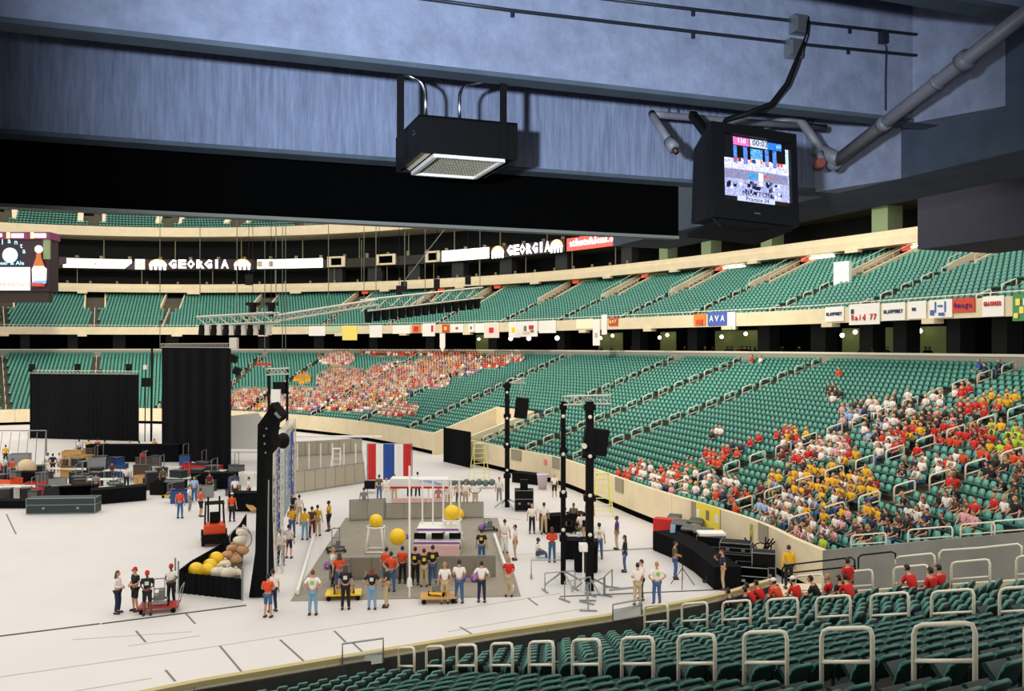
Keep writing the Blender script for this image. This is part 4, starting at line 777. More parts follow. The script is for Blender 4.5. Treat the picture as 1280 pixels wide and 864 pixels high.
# people standing on the floor: (pixel x, pixel y of the feet, facing, pose, shirt, trousers, label, options)
FP = [
 (147, 767, RT, 'stand_hands_front', 'white', 'navy', 'woman with long dark hair in white top and dark jeans at the floor left', dict(ls=1, lh=1, hair='brown')),
 (169, 764, TOW - .5, 'stand_hands_front', 'black', 'black', 'person in red cap, black shirt and black shorts, second from left at front', dict(shorts=1, cap='red')),
 (184, 769, TOW + .4, 'stand_hands_front', 'black', 'black', 'person in red cap and black shorts with white badge, beside the robot cart', dict(shorts=1, cap='red', print_='f_white')),
 (214, 757, TOW, 'stand_hands_front', 'white', 'black', 'person in red cap and white vest behind the robot cart', dict(cap='red')),
 (225, 648, AWAY, 'stand', 'orange', 'denim', 'person in orange shirt and jeans standing left of the forklift', {}),
 (251, 646, AWAY - .8, 'stand_hands_front', 'orange', 'black', 'person in orange shirt and black shorts reaching beside the forklift', dict(shorts=1)),
 (290, 652, AWAY, 'stand', 'orange', 'black', 'person in orange shirt and pale cap behind the forklift', dict(cap='white')),
 (243, 628, TOW, 'stand', 'light blue', 'denim', 'person in pale blue shirt in front of the tall black curtain', {}),
 (335, 772, AWAY, 'stand_hands_front', 'orange', 'denim', 'person in orange T-shirt and denim shorts in front of black tower', dict(shorts=1)),
 (341, 765, AWAY + .6, 'stand', 'white', 'navy', 'person in white mostly hidden behind the orange T-shirt by the tower', {}),
 (351, 707, AWAY + .3, 'stand', 'white', 'navy', 'person in white shirt and dark jeans right of the black tower', {}),
 (361, 698, AWAY, 'stand', 'white', 'navy', 'person in white shirt and navy shorts beside the blue banner wall', dict(shorts=1)),
 (366, 652, TOW, 'stand', 'black', 'black', 'person in black left of the yellow-shirted team', dict(ls=1)),
 (374, 655, AWAY, 'stand', 'white', 'khaki', 'person in white behind the yellow-shirted team', {}),
 (365, 672, AWAY, 'stand_hands_front', 'yellow', 'denim', 'yellow-shirted person at the left of the team by the banners', {}),
 (381, 675, AWAY, 'stand', 'yellow', 'pale denim', 'yellow-shirted person in pale jeans in middle of the yellow team', {}),
 (390, 672, AWAY, 'stand_hands_front', 'brown', 'maroon', 'person in brown top and dark red trousers among the yellow team', {}),
 (397, 670, AWAY, 'stand', 'yellow', 'khaki', 'yellow-shirted person right of centre in the yellow team', {}),
 (411, 664, LF, 'stand', 'yellow', 'black', 'yellow-shirted person in black shorts, rightmost of the yellow team', dict(shorts=1)),
 (391, 769, AWAY, 'stand_hips', 'white', 'pale denim', 'person in white T-shirt with green print at corner of the carpet', dict(print_='b_green', hair='auburn')),
 (416, 733, RT, 'stand', 'white', 'black', 'person in white shirt and black trousers at left field edge', dict(hair='fair')),
 (424, 742, AWAY + .3, 'stand', 'orange', 'denim', 'person in orange with long hair left of the robot on its cart', dict(lh=1, hair='brown')),
 (432, 762, AWAY, 'stand', 'black', 'black', 'person all in black with long hair in front of the left cart', dict(lh=1, hair='brown', print_='b_white')),
 (465, 762, AWAY, 'stand_hips', 'black', 'pale denim', 'person with long auburn hair in black shirt and light jeans', dict(lh=1, hair='auburn', print_='b_white')),
 (483, 759, LF, 'stand_hands_front', 'dark green', 'khaki', 'person in dark green shirt and khaki trousers facing left', {}),
 (483, 733, AWAY, 'stand', 'orange', 'denim', 'leftmost of the orange-shirted drivers at the near field wall', {}),
 (489, 740, AWAY, 'stand_hips', 'orange', 'denim', 'orange-shirted driver in jeans in front of two others', {}),
 (503, 730, AWAY, 'stand', 'orange', 'black', 'rightmost of the orange-shirted drivers, in black trousers', {}),
 (519, 732, AWAY, 'stand', 'black', 'black', 'driver in black shirt and black trousers beside the white pole', dict(print_='b_yellow')),
 (530, 734, AWAY, 'stand_hands_front', 'black', 'khaki', 'driver in black shirt with yellow print and khaki trousers', dict(print_='b_yellow')),
 (541, 732, AWAY, 'stand_hands_front', 'black', 'denim', 'driver in black shirt with yellow print and jeans', dict(print_='b_yellow')),
 (556, 755, AWAY, 'stand', 'white', 'khaki', 'person in white shirt and tan shorts beside the small yellow cart', dict(shorts=1, hair='fair')),
 (574, 754, AWAY, 'stand_hands_front', 'white', 'denim', 'person in white shirt and blue jeans at the near field edge', {}),
 (602, 753, AWAY, 'stand_hips', 'white', 'navy', 'person in white shirt and dark jeans standing feet apart', {}),
 (602, 706, AWAY, 'stand', 'black', 'denim', 'person in black shirt with yellow print at right field wall', dict(print_='b_yellow')),
 (636, 746, AWAY, 'stand_hands_front', 'red', 'khaki', 'person in red and white shirt and khaki trousers at field corner', dict(hair='fair')),
 (631, 692, AWAY, 'stand', 'white', 'white', 'person in white right of the field beside the boundary pole', {}),
 (644, 700, LF, 'stand', 'white', 'khaki', 'person in white T-shirt and tan shorts right of the field', dict(shorts=1)),
 (665, 667, TOW, 'stand', 'white', 'black', 'person in white shirt and black trousers left of the scorers table', dict(hair='fair')),
 (680, 668, AWAY, 'stand', 'white', 'khaki', 'person in white left of the thin black pole', {}),
 (690, 703, AWAY, 'stand_hands_front', 'orange', 'denim', 'person with brown hair in orange jacket and jeans by black poles', dict(lh=1, hair='brown', ls=1)),
 (673, 697, RT, 'sit', 'white', 'denim', 'person in white crouching left of the orange jacket', dict(z=-.25)),
 (693, 623, TOW, 'stand', 'white', 'black', 'distant person in white shirt and black shorts by the far wall', dict(shorts=1, hair='grey')),
 (706, 672, RT, 'stand', 'white', 'grey', 'person in white at the left end of the scorers table', {}),
 (717, 667, TOW, 'stand', 'olive', 'black', 'person in olive at the back of the scorers table', {}),
 (727, 680, AWAY, 'stand_hands_front', 'white', 'khaki', 'person in white leaning at the scorers table', {}),
 (737, 660, TOW, 'stand', 'black', 'black', 'person in black directly behind the thick black pole', {}),
 (749, 699, AWAY, 'stand', 'white', 'denim', 'person in blue cap and white T-shirt with print, right of the pole', dict(cap='navy', print_='b_green')),
 (771, 687, LF, 'stand', 'purple', 'khaki', 'person in purple shirt and khaki trousers', {}),
 (781, 715, LF, 'stand', 'black', 'denim', 'long-haired person in black jacket over red shirt', dict(ls=1, lh=1)),
 (771, 635, LF, 'stand', 'olive', 'black', 'distant person in olive beside the yellow ladder', {}),
 (797, 757, AWAY, 'stand_hands_front', 'white', 'khaki', 'person in white shirt and khaki trousers near the gate', {}),
 (802, 750, LF, 'stand', 'white', 'navy', 'person in dark trousers half hidden near the gate', {}),
 (821, 757, AWAY, 'stand_hips', 'white', 'denim', 'person with red bag belt, white shirt and jeans near the gate', dict(hair='fair', print_='b_green')),
 (844, 724, RT, 'stand_hands_front', 'olive', 'denim', 'person in olive shirt and jeans at the black skirted desk', {}),
 (903, 737, LF, 'stand', 'navy', 'khaki', 'person in navy shirt and khaki trousers by the road cases', dict(hair='brown')),
 (895, 728, LF, 'sit', 'pink', 'denim', 'child in pink beside the khaki trousers', {}),
 (873, 668, TOW, 'stand', 'black', 'black', 'person in black working behind the mixing desk', dict(ls=1)),
 (66, 594, AWAY, 'stand_hips', 'navy', 'black', 'person in dark blue standing among the pit tables', {}),
 (60, 592, TOW, 'stand', 'white', 'white', 'person in white left of the dark blue shirt', {}), (74, 592, TOW, 'stand', 'white', 'khaki', 'person in white right of the dark blue shirt', {}),
 (111, 573, AWAY, 'stand', 'yellow', 'navy', 'person in yellow in front of the far black curtain', {}), (122, 572, AWAY, 'stand', 'orange', 'navy', 'person in light orange beside the yellow shirt by far curtain', {}),
 (99, 572, AWAY, 'stand', 'white', 'navy', 'person in white left of the yellow shirt by far curtain', {}), (131, 573, LF, 'stand', 'grey', 'navy', 'person in grey right of the orange shirt by far curtain', {}),
 (162, 574, TOW, 'stand', 'white', 'red', 'person in white and red behind the far black table', {}), (174, 575, TOW, 'stand', 'white', 'grey', 'person in white behind the far black table', {}), (193, 572, TOW, 'stand', 'yellow', 'navy', 'person in bright yellow left of the tall black curtain', {}),
 (237, 640, RT, 'stand', 'white', 'grey', 'person in white working at cases below the tall curtain', {}), (294, 628, AWAY, 'stand', 'white', 'black', 'person in white shirt right of the tall curtain', {}), (311, 628, LF, 'stand', 'white', 'black', 'person in white by the black boxes left of the tower', {}),
 (5, 598, AWAY, 'stand', 'white', 'navy', 'person in white at the left edge of the photo', {}), (16, 600, AWAY, 'stand', 'orange', 'black', 'person in orange at the left edge of the photo', {}), (7, 580, AWAY, 'stand', 'yellow', 'black', 'person in yellow at the left edge of the photo', {}),
 (140, 605, AWAY, 'stand_hands_front', 'brown', 'black', 'person in brown among the pit gear', {}), (179, 588, AWAY, 'stand', 'red', 'black', 'red-haired person in red among the pit gear', {}), (120, 622, AWAY, 'stand', 'grey', 'black', 'person in grey at the black skirted table', {}), (158, 612, AWAY, 'stand', 'white', 'navy', 'person in white sitting at the black skirted table', {}),
 (204, 612, AWAY, 'stand', 'olive', 'black', 'person in olive left of the red crates', {}), (262, 620, AWAY, 'stand', 'maroon', 'black', 'person in dark red by the curtain foot', {}),
 (474, 625, AWAY, 'stand', 'olive', 'denim', 'person in olive shirt and jeans below the striped drape', {}), (483, 628, TOW, 'stand', 'white', 'white', 'person in white below the striped drape', {}), (493, 626, TOW, 'stand', 'white', 'khaki', 'person in white left of the far driver station', {}),
 (455, 644, AWAY, 'stand', 'grey', 'grey', 'distant person in grey behind the far carpet edge', {}),
 (548, 640, TOW, 'stand', 'pink', 'khaki', 'leftmost referee in pale pink behind the far field wall', {}), (560, 637, TOW, 'stand', 'white', 'khaki', 'person in white at the far field wall, left of the yellow ball', {}), (573, 634, TOW, 'stand', 'khaki', 'olive', 'person in khaki at the far field wall above the yellow ball', {}), (582, 634, TOW, 'stand', 'white', 'khaki', 'person in white just right of the yellow ball', {}), (594, 636, TOW, 'stand_hips', 'white', 'khaki', 'referee in white with hands on hips at far field wall', dict(hair='auburn')), (624, 628, TOW, 'stand', 'white', 'grey', 'person in white left of the far thin black pole', {}),
 (512, 622, AWAY, 'stand', 'khaki', 'black', 'person in khaki inside the far driver station', {}), (522, 622, AWAY, 'stand', 'dark green', 'black', 'person in dark green inside the far driver station', {}),
 (574, 578, TOW, 'stand', 'black', 'black', 'distant person in black in front of the vomitory curtain', {}),
 (986, 742, AWAY, 'stand', 'yellow', 'black', 'steward in yellow jacket standing at the tunnel mouth', dict(ls=1)),
]
NPERS = 0
for i, (u, v, fc, kd, sh, tr, lab, op) in enumerate(FP):
    op = dict(op); z = op.pop('z', 0); q = G(u, v); q.z = z + .0
    if 'steward' in lab: q = AT(986, 735, 35.5); q.z = .9
    for k in ('ls', 'lh', 'shorts'):
        if k in op: op[k] = bool(op[k])
    small = q.y > 55
    person(q, fc + random.uniform(-.15, .15), kd, sh, tr, lab, sc=random.uniform(.96, 1.03), small=small, skin=SKIND if random.random() < .12 else SKIN, **op); NPERS += 1
# steward's platform
mb = MB(); q = AT(986, 735, 35.5); mb.box((q.x + .5, q.y, .44), (2.6, 1.6, .88)); mb.build('tunnel_landing', ARENA_CONC, label='concrete landing block at the tunnel mouth under the steward', cat='landing')
# people in the near stand, sitting: (px,py of the torso, facing, shirt)
NSP = [(946, 738, 'red', 'sit_lean', 'in red, second from left at the low wall'), (928, 738, 'black', 'sit', 'in black beside the pair in red at the low wall'), (934, 745, 'red', 'sit_lean', 'in red crouching lowest at the low wall'), (912, 742, 'black', 'sit_lean', 'in black with dark hair, leftmost in the near stand'),
       (958, 733, 'red', 'sit', 'in red, right of the pair at the low wall'), (994, 735, 'red', 'sit_lean', 'in red with a white cap below the yellow steward'), (979, 742, 'orange', 'sit_lean', 'in orange bent forward left of the white cap'),
       (1022, 742, 'black', 'sit_lean', 'in black, left of the four reds'), (1036, 731, 'red', 'sit', 'with fair hair in red, upper left of the four reds'), (1057, 722, 'red', 'stand', 'in red standing half up among the four reds'), (1062, 740, 'red', 'sit_lean', 'in red, lowest right of the four reds'), (1046, 740, 'black', 'sit', 'in black between the reds'),
       (1145, 727, 'red', 'sit_lean', 'in red, left of the three side by side'), (1157, 724, 'red', 'sit', 'in red, middle of the three side by side'), (1168, 719, 'red', 'sit', 'in red, tallest and rightmost of the three side by side')]
NEARALL = sorted(NEARS, key=lambda q: 0); used = set()
for (u, v, sh, kd, lab) in NSP:
    best = min((q for q in NEARALL if q[:3] not in used), key=lambda q: (PX((q[0], q[1], q[2] + .78))[0] - u) ** 2 + (PX((q[0], q[1], q[2] + .78))[1] - v) ** 2); used.add(best[:3])
    person((best[0], best[1], best[2] - .02 + (0 if kd != 'stand' else .0)), best[3] + random.uniform(-.3, .3), kd, sh, 'black', 'seated near-stand person ' + lab, hair='fair' if 'fair' in lab else 'dark', cap='white' if 'white cap' in lab else None, sc=1.0); NPERS += 1
# spectators of the lower stand on the right: clusters (px, py, rx, ry, count, shirt colours)
CL = [(738, 594, 10, 4, 2, ['black']), (783, 592, 12, 5, 5, ['orange', 'red']), (806, 592, 12, 8, 7, ['white', 'white', 'orange']), (850, 600, 32, 12, 18, ['white', 'white', 'orange', 'white', 'pink']), (876, 588, 16, 6, 6, ['green']), (845, 590, 10, 5, 3, ['orange']),
      (910, 572, 30, 10, 10, ['orange', 'orange', 'red']), (924, 556, 8, 5, 2, ['red', 'navy']), (893, 608, 30, 10, 12, ['white', 'white', 'green', 'grey']), (890, 541, 9, 4, 3, ['brown', 'white', 'black']), (948, 556, 12, 5, 2, ['red']), (915, 627, 22, 9, 6, ['orange', 'orange', 'navy']),
      (990, 546, 20, 8, 7, ['yellow', 'yellow', 'red']), (1000, 562, 30, 14, 15, ['white', 'white', 'red', 'maroon']), (1045, 562, 26, 14, 12, ['white', 'red', 'pink', 'white']), (1063, 576, 10, 5, 3, ['yellow']), (985, 605, 16, 9, 7, ['yellow']), (1040, 602, 36, 15, 18, ['yellow']), (1075, 605, 16, 9, 7, ['yellow', 'yellow', 'white']), (1012, 594, 30, 9, 6, ['white', 'black', 'navy']),
      (960, 625, 28, 14, 9, ['black', 'maroon', 'white', 'light blue']), (1000, 628, 26, 12, 8, ['white', 'maroon', 'light blue']), (1034, 640, 18, 10, 6, ['yellow', 'white', 'navy']), (985, 655, 26, 12, 8, ['white', 'white', 'olive']), (1018, 664, 20, 10, 7, ['white', 'pink', 'brown']), (1026, 680, 6, 4, 1, ['lime green']), (1060, 650, 18, 8, 4, ['pink', 'white']), (1095, 640, 10, 6, 3, ['yellow']),
      (1095, 658, 30, 12, 8, ['black', 'brown', 'navy']), (1135, 655, 20, 12, 7, ['black', 'white', 'navy']), (1150, 636, 12, 7, 3, ['white', 'white', 'black']), (1180, 630, 20, 9, 5, ['black', 'white', 'brown']), (1235, 632, 16, 8, 3, ['white', 'red']), (1215, 655, 10, 6, 2, ['brown', 'pink']), (1178, 655, 8, 5, 1, ['black']), (1098, 614, 6, 5, 2, ['red', 'yellow']),
      (1155, 583, 20, 10, 6, ['white', 'white', 'navy']), (1190, 582, 14, 6, 4, ['white', 'white', 'orange']), (1135, 583, 6, 6, 2, ['black']), (1190, 604, 8, 5, 2, ['red']), (1116, 560, 14, 10, 5, ['white', 'light blue', 'white']), (1130, 552, 20, 10, 9, ['red', 'red', 'maroon']), (1140, 538, 8, 5, 3, ['yellow']), (1100, 538, 26, 12, 8, ['white', 'black', 'light blue']), (1120, 528, 14, 8, 5, ['black', 'white']),
      (1155, 530, 16, 10, 8, ['black', 'brown', 'black']), (1185, 545, 18, 8, 9, ['red', 'red', 'orange']), (1215, 550, 16, 8, 7, ['red', 'red', 'black']), (1190, 525, 26, 8, 8, ['black', 'pink', 'brown']), (1225, 512, 24, 7, 8, ['white', 'brown', 'red', 'black']), (1258, 548, 22, 12, 12, ['lime green', 'lime green', 'yellow']), (1260, 568, 24, 8, 10, ['orange']), (1230, 573, 8, 8, 3, ['orange', 'grey']),
      (1248, 498, 16, 5, 6, ['yellow']), (1195, 488, 14, 5, 4, ['red', 'white', 'brown']), (1128, 508, 12, 8, 6, ['white', 'navy', 'white']), (1100, 510, 14, 6, 5, ['white', 'white']), (1160, 501, 10, 6, 4, ['white']), (1240, 462, 14, 6, 3, ['navy', 'blue']), (1045, 491, 14, 5, 5, ['black']), (1046, 466, 4, 2, 1, ['orange']), (1040, 505, 4, 4, 1, ['white']), (1060, 521, 16, 6, 6, ['pink', 'white', 'light blue']), (1078, 510, 6, 6, 2, ['navy', 'black']), (1086, 521, 10, 6, 3, ['white', 'navy']),
      (1265, 600, 22, 10, 6, ['black', 'black', 'brown']), (1240, 590, 14, 6, 4, ['black']), (1270, 635, 10, 8, 3, ['dark green', 'black']), (940, 452, 4, 2, 1, ['red']), (957, 452, 4, 2, 1, ['white']), (705, 442, 5, 2, 2, ['red'])]
LSD = [q for q in LOWSEATS if q[0] > 0 and q[1] < 95]
LPX = np.array([PX((q[0], q[1], q[2] + .75)) for q in LSD]); takenS = set(); SPECT = []
for (u, v, rx, ry, n, cols) in CL:
    d = ((LPX[:, 0] - u) / rx) ** 2 + ((LPX[:, 1] - v) / ry) ** 2; cand = [k for k in np.argsort(d)[:max(6, int(n * 1.7))] if k not in takenS and d[k] < 3]
    random.shuffle(cand)
    for k in cand[:n]: takenS.add(k); SPECT.append((LSD[k], random.choice(cols)))
random.shuffle(SPECT); MAXP = 300; budget = MAXP - NPERS
SPECT.sort(key=lambda e: e[0][1] + random.random() * .1); DET = SPECT[:budget]; REST = SPECT[budget:]
hairk = list(HAIRS)
def aisle_side(q):
    k = min(range(len(LOW_A)), key=lambda j: abs(LOW_A[j] - q[5])); d = int(round(abs(LOW_A[k] - q[5]) / .54)); return k, max(1, d), ('left' if LOW_A[k] < q[5] else 'right')
seen = {}
for (q, c) in DET:
    k, d, sd = aisle_side(q); kd = random.choice(['sit', 'sit', 'sit_lean', 'sit_turn', 'sit_back']); L = 'spectator in %s, %s row above field wall, %s seat %s of %s aisle' % (c, ORD(q[4] + 1), ORD(d), sd, ORD(k + 1))
    if L in seen: L = L.replace('spectator', 'another spectator').replace(' seat', ' place')
    seen[L] = 1
    person(q[:3], q[3] + random.uniform(-.3, .3), kd, c, random.choice(['denim', 'black', 'khaki', 'navy']), L, hair=random.choice(['dark', 'dark', 'brown', 'brown', 'fair']), sc=random.uniform(.93, 1.03), group='spectators on the right of the lower stand', small=True, skin=SKIND if random.random() < .12 else SKIN, lh=random.random() < .25)
# the rest of the crowd, one joined object, shirts told by vertex colour
tb = MB(); tcol = []
def tpart(kind):
    while len(tcol) < len(tb.v): tcol.append(kind)
tb.lathe([(.12, .42), (.17, .62), (.19, .85), (.15, .98), (.05, 1.02)], (0, .02, 0), 7); tpart('s')
for s in (-1, 1): tb.tube([(.2 * s, .04, .92), (.26 * s, -.02, .70)], [.06, .05], 5); tpart('s'); tb.tube([(.26 * s, -.02, .70), (.12 * s, -.24, .60)], [.04, .03], 5); tpart('k')
for s in (-1, 1): tb.tube([(.1 * s, .05, .48), (.12 * s, -.4, .5), (.12 * s, -.42, .08)], [.09, .075, .05], 5); tpart('t')
tb.ball((0, -.01, 1.15), .115, 7, 6); tpart('k'); tb.ball((0, .03, 1.19), .115, 7, 5); tpart('h')
def crowd_mass(L, **kw):
    P = [q[:3] for q, c in L]; A = [q[3] + random.uniform(-.4, .4) for q, c in L]; cols = []
    for q, c in L:
        pal = {'s': s2l(*_COL[c]), 'k': s2l(214, 158, 126), 't': s2l(*_COL[random.choice(['denim', 'navy', 'khaki', 'black', 'white'])]), 'h': s2l(*random.choice([(40, 28, 20), (90, 60, 36), (180, 140, 90)]))}
        cols.append([pal[k] for k in tcol])
    mass('crowd', tb.v, tb.f, P, A, Mattr('crowd_clothes', 0) if 'crowd_clothes' not in MATS else MATS['crowd_clothes'], cols=cols, kind='stuff', **kw)
FCL = [(430, 478, 34, 16, 190, 1), (500, 470, 40, 16, 200, 1), (560, 458, 40, 12, 130, 1), (380, 500, 50, 14, 170, 1), (320, 500, 34, 13, 90, 1), (440, 503, 30, 12, 90, 1), (480, 490, 30, 12, 70, 1), (600, 452, 34, 8, 70, 2), (420, 448, 22, 9, 60, 0), (495, 512, 26, 8, 70, 0), (330, 456, 8, 2, 5, 3), (540, 475, 22, 10, 60, 0), (378, 473, 10, 6, 16, 4), (640, 448, 16, 5, 12, 0), (525, 441, 70, 4, 60, 2)]
PAL = [['white', 'white', 'pink', 'khaki', 'white', 'red'], ['white', 'red', 'orange', 'white', 'yellow', 'pink', 'khaki', 'black', 'white', 'white', 'khaki', 'pink', 'grey', 'blue'], ['red', 'orange', 'white', 'brown'], ['red'], ['yellow']]
FSD = [q for q in LOWSEATS if q[1] > 62 and vis(q, 0)]; FPX = np.array([PX((q[0], q[1], q[2] + .75)) for q in FSD]); tk = set(); FAR = []
for (u, v, rx, ry, n, pl) in FCL:
    d = ((FPX[:, 0] - u) / rx) ** 2 + ((FPX[:, 1] - v) / ry) ** 2; cand = [k for k in np.nonzero(d < 1.15)[0] if k not in tk]; random.shuffle(cand)
    for k in cand[:int(n * 1.6)]: tk.add(k); FAR.append((FSD[k], random.choice(PAL[pl])))
crowd_mass(FAR + REST, label='dense crowd of tiny spectators in white, red and yellow on the far stand', cat='crowd')
# ================================================================= THINGS ON THE WHITE FLOOR
def frame_at(p, d):                      # R whose x axis follows d
    d = Vector((d[0], d[1], 0)).normalized(); return Matrix((d, Vector((-d.y, d.x, 0)), Vector((0, 0, 1)))).transposed()
TRUSSM = M('pale_truss', s2l(205, 200, 186), .4, metal=.3)
def truss(mb, a, b, w=.3, n=None, r=.022, diag=True):
    a = Vector(a); b = Vector(b); L = (b - a).length; x = (b - a).normalized(); up = Vector((0, 0, 1)) if abs(x.z) < .9 else Vector((1, 0, 0)); y = up.cross(x).normalized(); z = x.cross(y)
    n = n or max(2, int(L / (w * 1.4))); C4 = [(y * sy + z * sz) * w / 2 for sy, sz in ((-1, -1), (1, -1), (1, 1), (-1, 1))]
    for c in C4: mb.tube([a + c, b + c], r, 4)
    if diag:
        for f in range(4):
            for i in range(n):
                p, q = a + x * L * i / n, a + x * L * (i + 1) / n; mb.tube([p + C4[f], q + C4[(f + 1) % 4]], r * .6, 3)
    return mb
def drape(name, p0, p1, z0, z1, label, cat='curtain', amp=.07, wl=.55, top=True):
    e = empty(name, (0, 0, 0), label=label, cat=cat); mb = MB(); mb.cloth([p0, p1], z0, z1, amp, wl); mb.build('drape', CLOTH, e, True)
    mb = MB(); mb.cyl((p0[0], p0[1], 0), (p0[0], p0[1], z1), .06, 6); mb.cyl((p1[0], p1[1], 0), (p1[0], p1[1], z1), .06, 6); mb.build('uprights', BLKPAINT, e)
    if top: mb = MB(); truss(mb, (p0[0], p0[1], z1 + .1), (p1[0], p1[1], z1 + .1), .35); mb.build('top_truss', TRUSSM, e)
    return e
a = G(38, 549); b = G(173, 553); e = drape('stage_curtain', a, b, .1, AT(38, 466, a.y).z, 'wide black curtain hung from a pale truss at the far left')
for u in (40, 97, 161):
    mb = MB(); c = AT(u, 460, a.y); mb.box(c, (.5, .5, .9)); mb.cyl(c, c + Vector((.1, -.5, -.2)), .22, 8); mb.build('stage_lamp', BLKPAINT, e)
a = G(203, 566); b = G(288, 594); e = drape('stage_curtain', a, b, .1, 10.6, 'tall black curtain hanging in heavy folds, nearer than the wide one')
mb = MB(); c = Vector((b.x + .3, b.y, 10.9)); mb.box(c, (.6, .6, .9)); mb.build('truss_corner', TRUSSM, e)
for z, dx in ((9.6, .6), (8.6, 1.1)): mb = MB(); mb.box((b.x + dx * .5, b.y, z), (.55, .5, .6), Matrix.Rotation(.4, 3, 'Y')); mb.build('stage_lamp', BLKPAINT, e)
# ---- table / case / bin builders
def skirt_table(path, h, label, depth=.75, items=True, cat='table', topm=None):
    """black skirted run of tables following a plan path; depth to the left of the path"""
    e = empty('skirted_table', (0, 0, 0), label=label, cat=cat); mb = MB(); pp = [Vector((p[0], p[1], 0)) for p in path]
    back = []
    for i, p in enumerate(pp):
        d = (pp[min(i + 1, len(pp) - 1)] - pp[max(i - 1, 0)]).normalized(); back.append(p + Vector((-d.y, d.x, 0)) * depth)
    mb.cloth(pp, .02, h - .02, .02, .28); mb.cloth([back[0], pp[0]], .02, h - .02, .02, .28); mb.cloth([pp[-1], back[-1]], .02, h - .02, .02, .28); mb.build('skirt', CLOTH, e, True)
    mb = MB()
    for i in range(len(pp) - 1): mb.prism([pp[i] + Vector((0, 0, h - .03)), pp[i + 1] + Vector((0, 0, h - .03)), back[i + 1] + Vector((0, 0, h - .03)), back[i] + Vector((0, 0, h - .03))], (0, 0, .03))
    mb.build('table_top', topm or CLOTH, e); return e
def case(loc, dx, dy, h, rz, label, col=BLKPAINT, cat='case'):
    e = empty('road_case', loc, rz, label=label, cat=cat); mb = MB(); mb.box((0, 0, h / 2 + .05), (dx, dy, h)); mb.build('body', col, e)
    mb = MB(); t = .035; 
    for sx_ in (-1, 1):
        for sy in (-1, 1): mb.box((sx_ * dx / 2, sy * dy / 2, h / 2 + .05), (t, t, h + .01))
        for z in (.05, h + .05, h * .62): mb.box((sx_ * dx / 2, 0, z), (t, dy, t)); mb.box((0, sx_ * dy / 2, z), (dx, t, t))
    mb.build('metal_edges', GREYM, e)
    mb = MB(); [MB().box((x * dx * .25, -dy / 2 - .01, h * .4), (.16, .03, .12)).build('catch', GREYM, e) for x in (-1, 1)]
    mb = MB(); [mb.cyl((sx_ * dx * .4 - .02, sy * dy * .35, .03), (sx_ * dx * .4 + .02, sy * dy * .35, .03), .05, 8) for sx_ in (-1, 1) for sy in (-1, 1)]; mb.build('castors', BLKPAINT, e); return e
GB = lambda u, v: G(u, v)
# pit area at the left
skirt_table([G(116, 632), G(183, 626)], 1.0, 'black skirted table in front of the pit area', 1.2)
skirt_table([G(53, 640), G(56, 626), G(115, 621)], .95, 'black skirted counter behind the long flight case', -1.)
p = G(80, 641); case(p, 4.2, 1.0, .95, .08, 'long black flight case with metal edges at the front of the pit area', M('case_dark_green', (.01, .03, .028), .5))
for k, (u, v, L, h, lab) in enumerate([(165, 578, 8.5, 1.6, 'long black table below the far black curtain'), (12, 605, 5., .9, 'black table at the left edge among the pit gear'), (25, 636, 4, .5, 'low black bench at the left edge'), (305, 640, 2.0, 1.2, 'black covered boxes left of the black tower'), (266, 612, 3.2, 1.2, 'black table under the foot of the tall curtain')]):
    q = G(u, v); skirt_table([(q.x - L / 2, q.y, 0), (q.x + L / 2, q.y, 0)], h, lab, 1.0)
WT = M('pale_table_top', s2l(222, 216, 200), .5); WOOD = M('plywood', s2l(205, 160, 95), .7, noise=.15, scale=6); CRTE = M('blue_crate', s2l(30, 70, 130), .5); REDC = M('red_crate', s2l(190, 30, 30), .5); GREYB = M('grey_bin', s2l(140, 142, 140), .6)
def table(loc, L, D, h, rz, label, m=WT):
    e = empty('work_table', loc, rz, label=label, cat='table'); mb = MB(); mb.box((0, 0, h - .02), (L, D, .05)); mb.build('table_top', m, e)
    for x in (-1, 1):
        for y in (-1, 1): mb = MB(); mb.cyl((x * (L / 2 - .08), y * (D / 2 - .06), 0), (x * (L / 2 - .08), y * (D / 2 - .06), h - .04), .025, 6); mb.build('leg', GREYM, e)
    return e
def crate(loc, w_, d, h, rz, label, m):
    e = empty('crate', loc, rz, label=label, cat='crate'); mb = MB(); t = .04
    for c, s in (((0, 0, t / 2), (w_, d, t)), ((0, d / 2, h / 2), (w_, t, h)), ((0, -d / 2, h / 2), (w_, t, h)), ((w_ / 2, 0, h / 2), (t, d, h)), ((-w_ / 2, 0, h / 2), (t, d, h))): mb.box(c, s)
    mb.build('body', m, e); mb = MB()
    for c, s in (((0, d / 2, h), (w_ + .06, .07, .05)), ((0, -d / 2, h), (w_ + .06, .07, .05)), ((w_ / 2, 0, h), (.07, d, .05)), ((-w_ / 2, 0, h), (.07, d, .05))): mb.box(c, s)
    mb.build('rim', m, e); return e
TB = [(92, 598, 4.2, 'long pale table in the middle of the pit area'), (124, 612, 2.6, 'pale table behind the black skirted table'), (18, 622, 3.2, 'pale table at the left edge, lower'), (150, 600, 2.4, 'pale table right of the tan wooden crates'), (175, 598, 2.2, 'pale table right of the pit carts'), (205, 596, 2.6, 'pale table left of the tall curtain foot'), (222, 610, 2.4, 'pale table under the tall curtain'), (262, 600, 2.6, 'pale table with red boxes at the curtain foot'), (30, 596, 2.2, 'pale table by the upper left gear heap'), (330, 560, 2.4, 'distant pale table right of the tall curtain'), (305, 565, 4.0, 'large pale counter right of the tall curtain')]
for (u, v, L, lab) in TB: table(G(u, v), L, .9, .78, random.uniform(-.2, .2), lab)
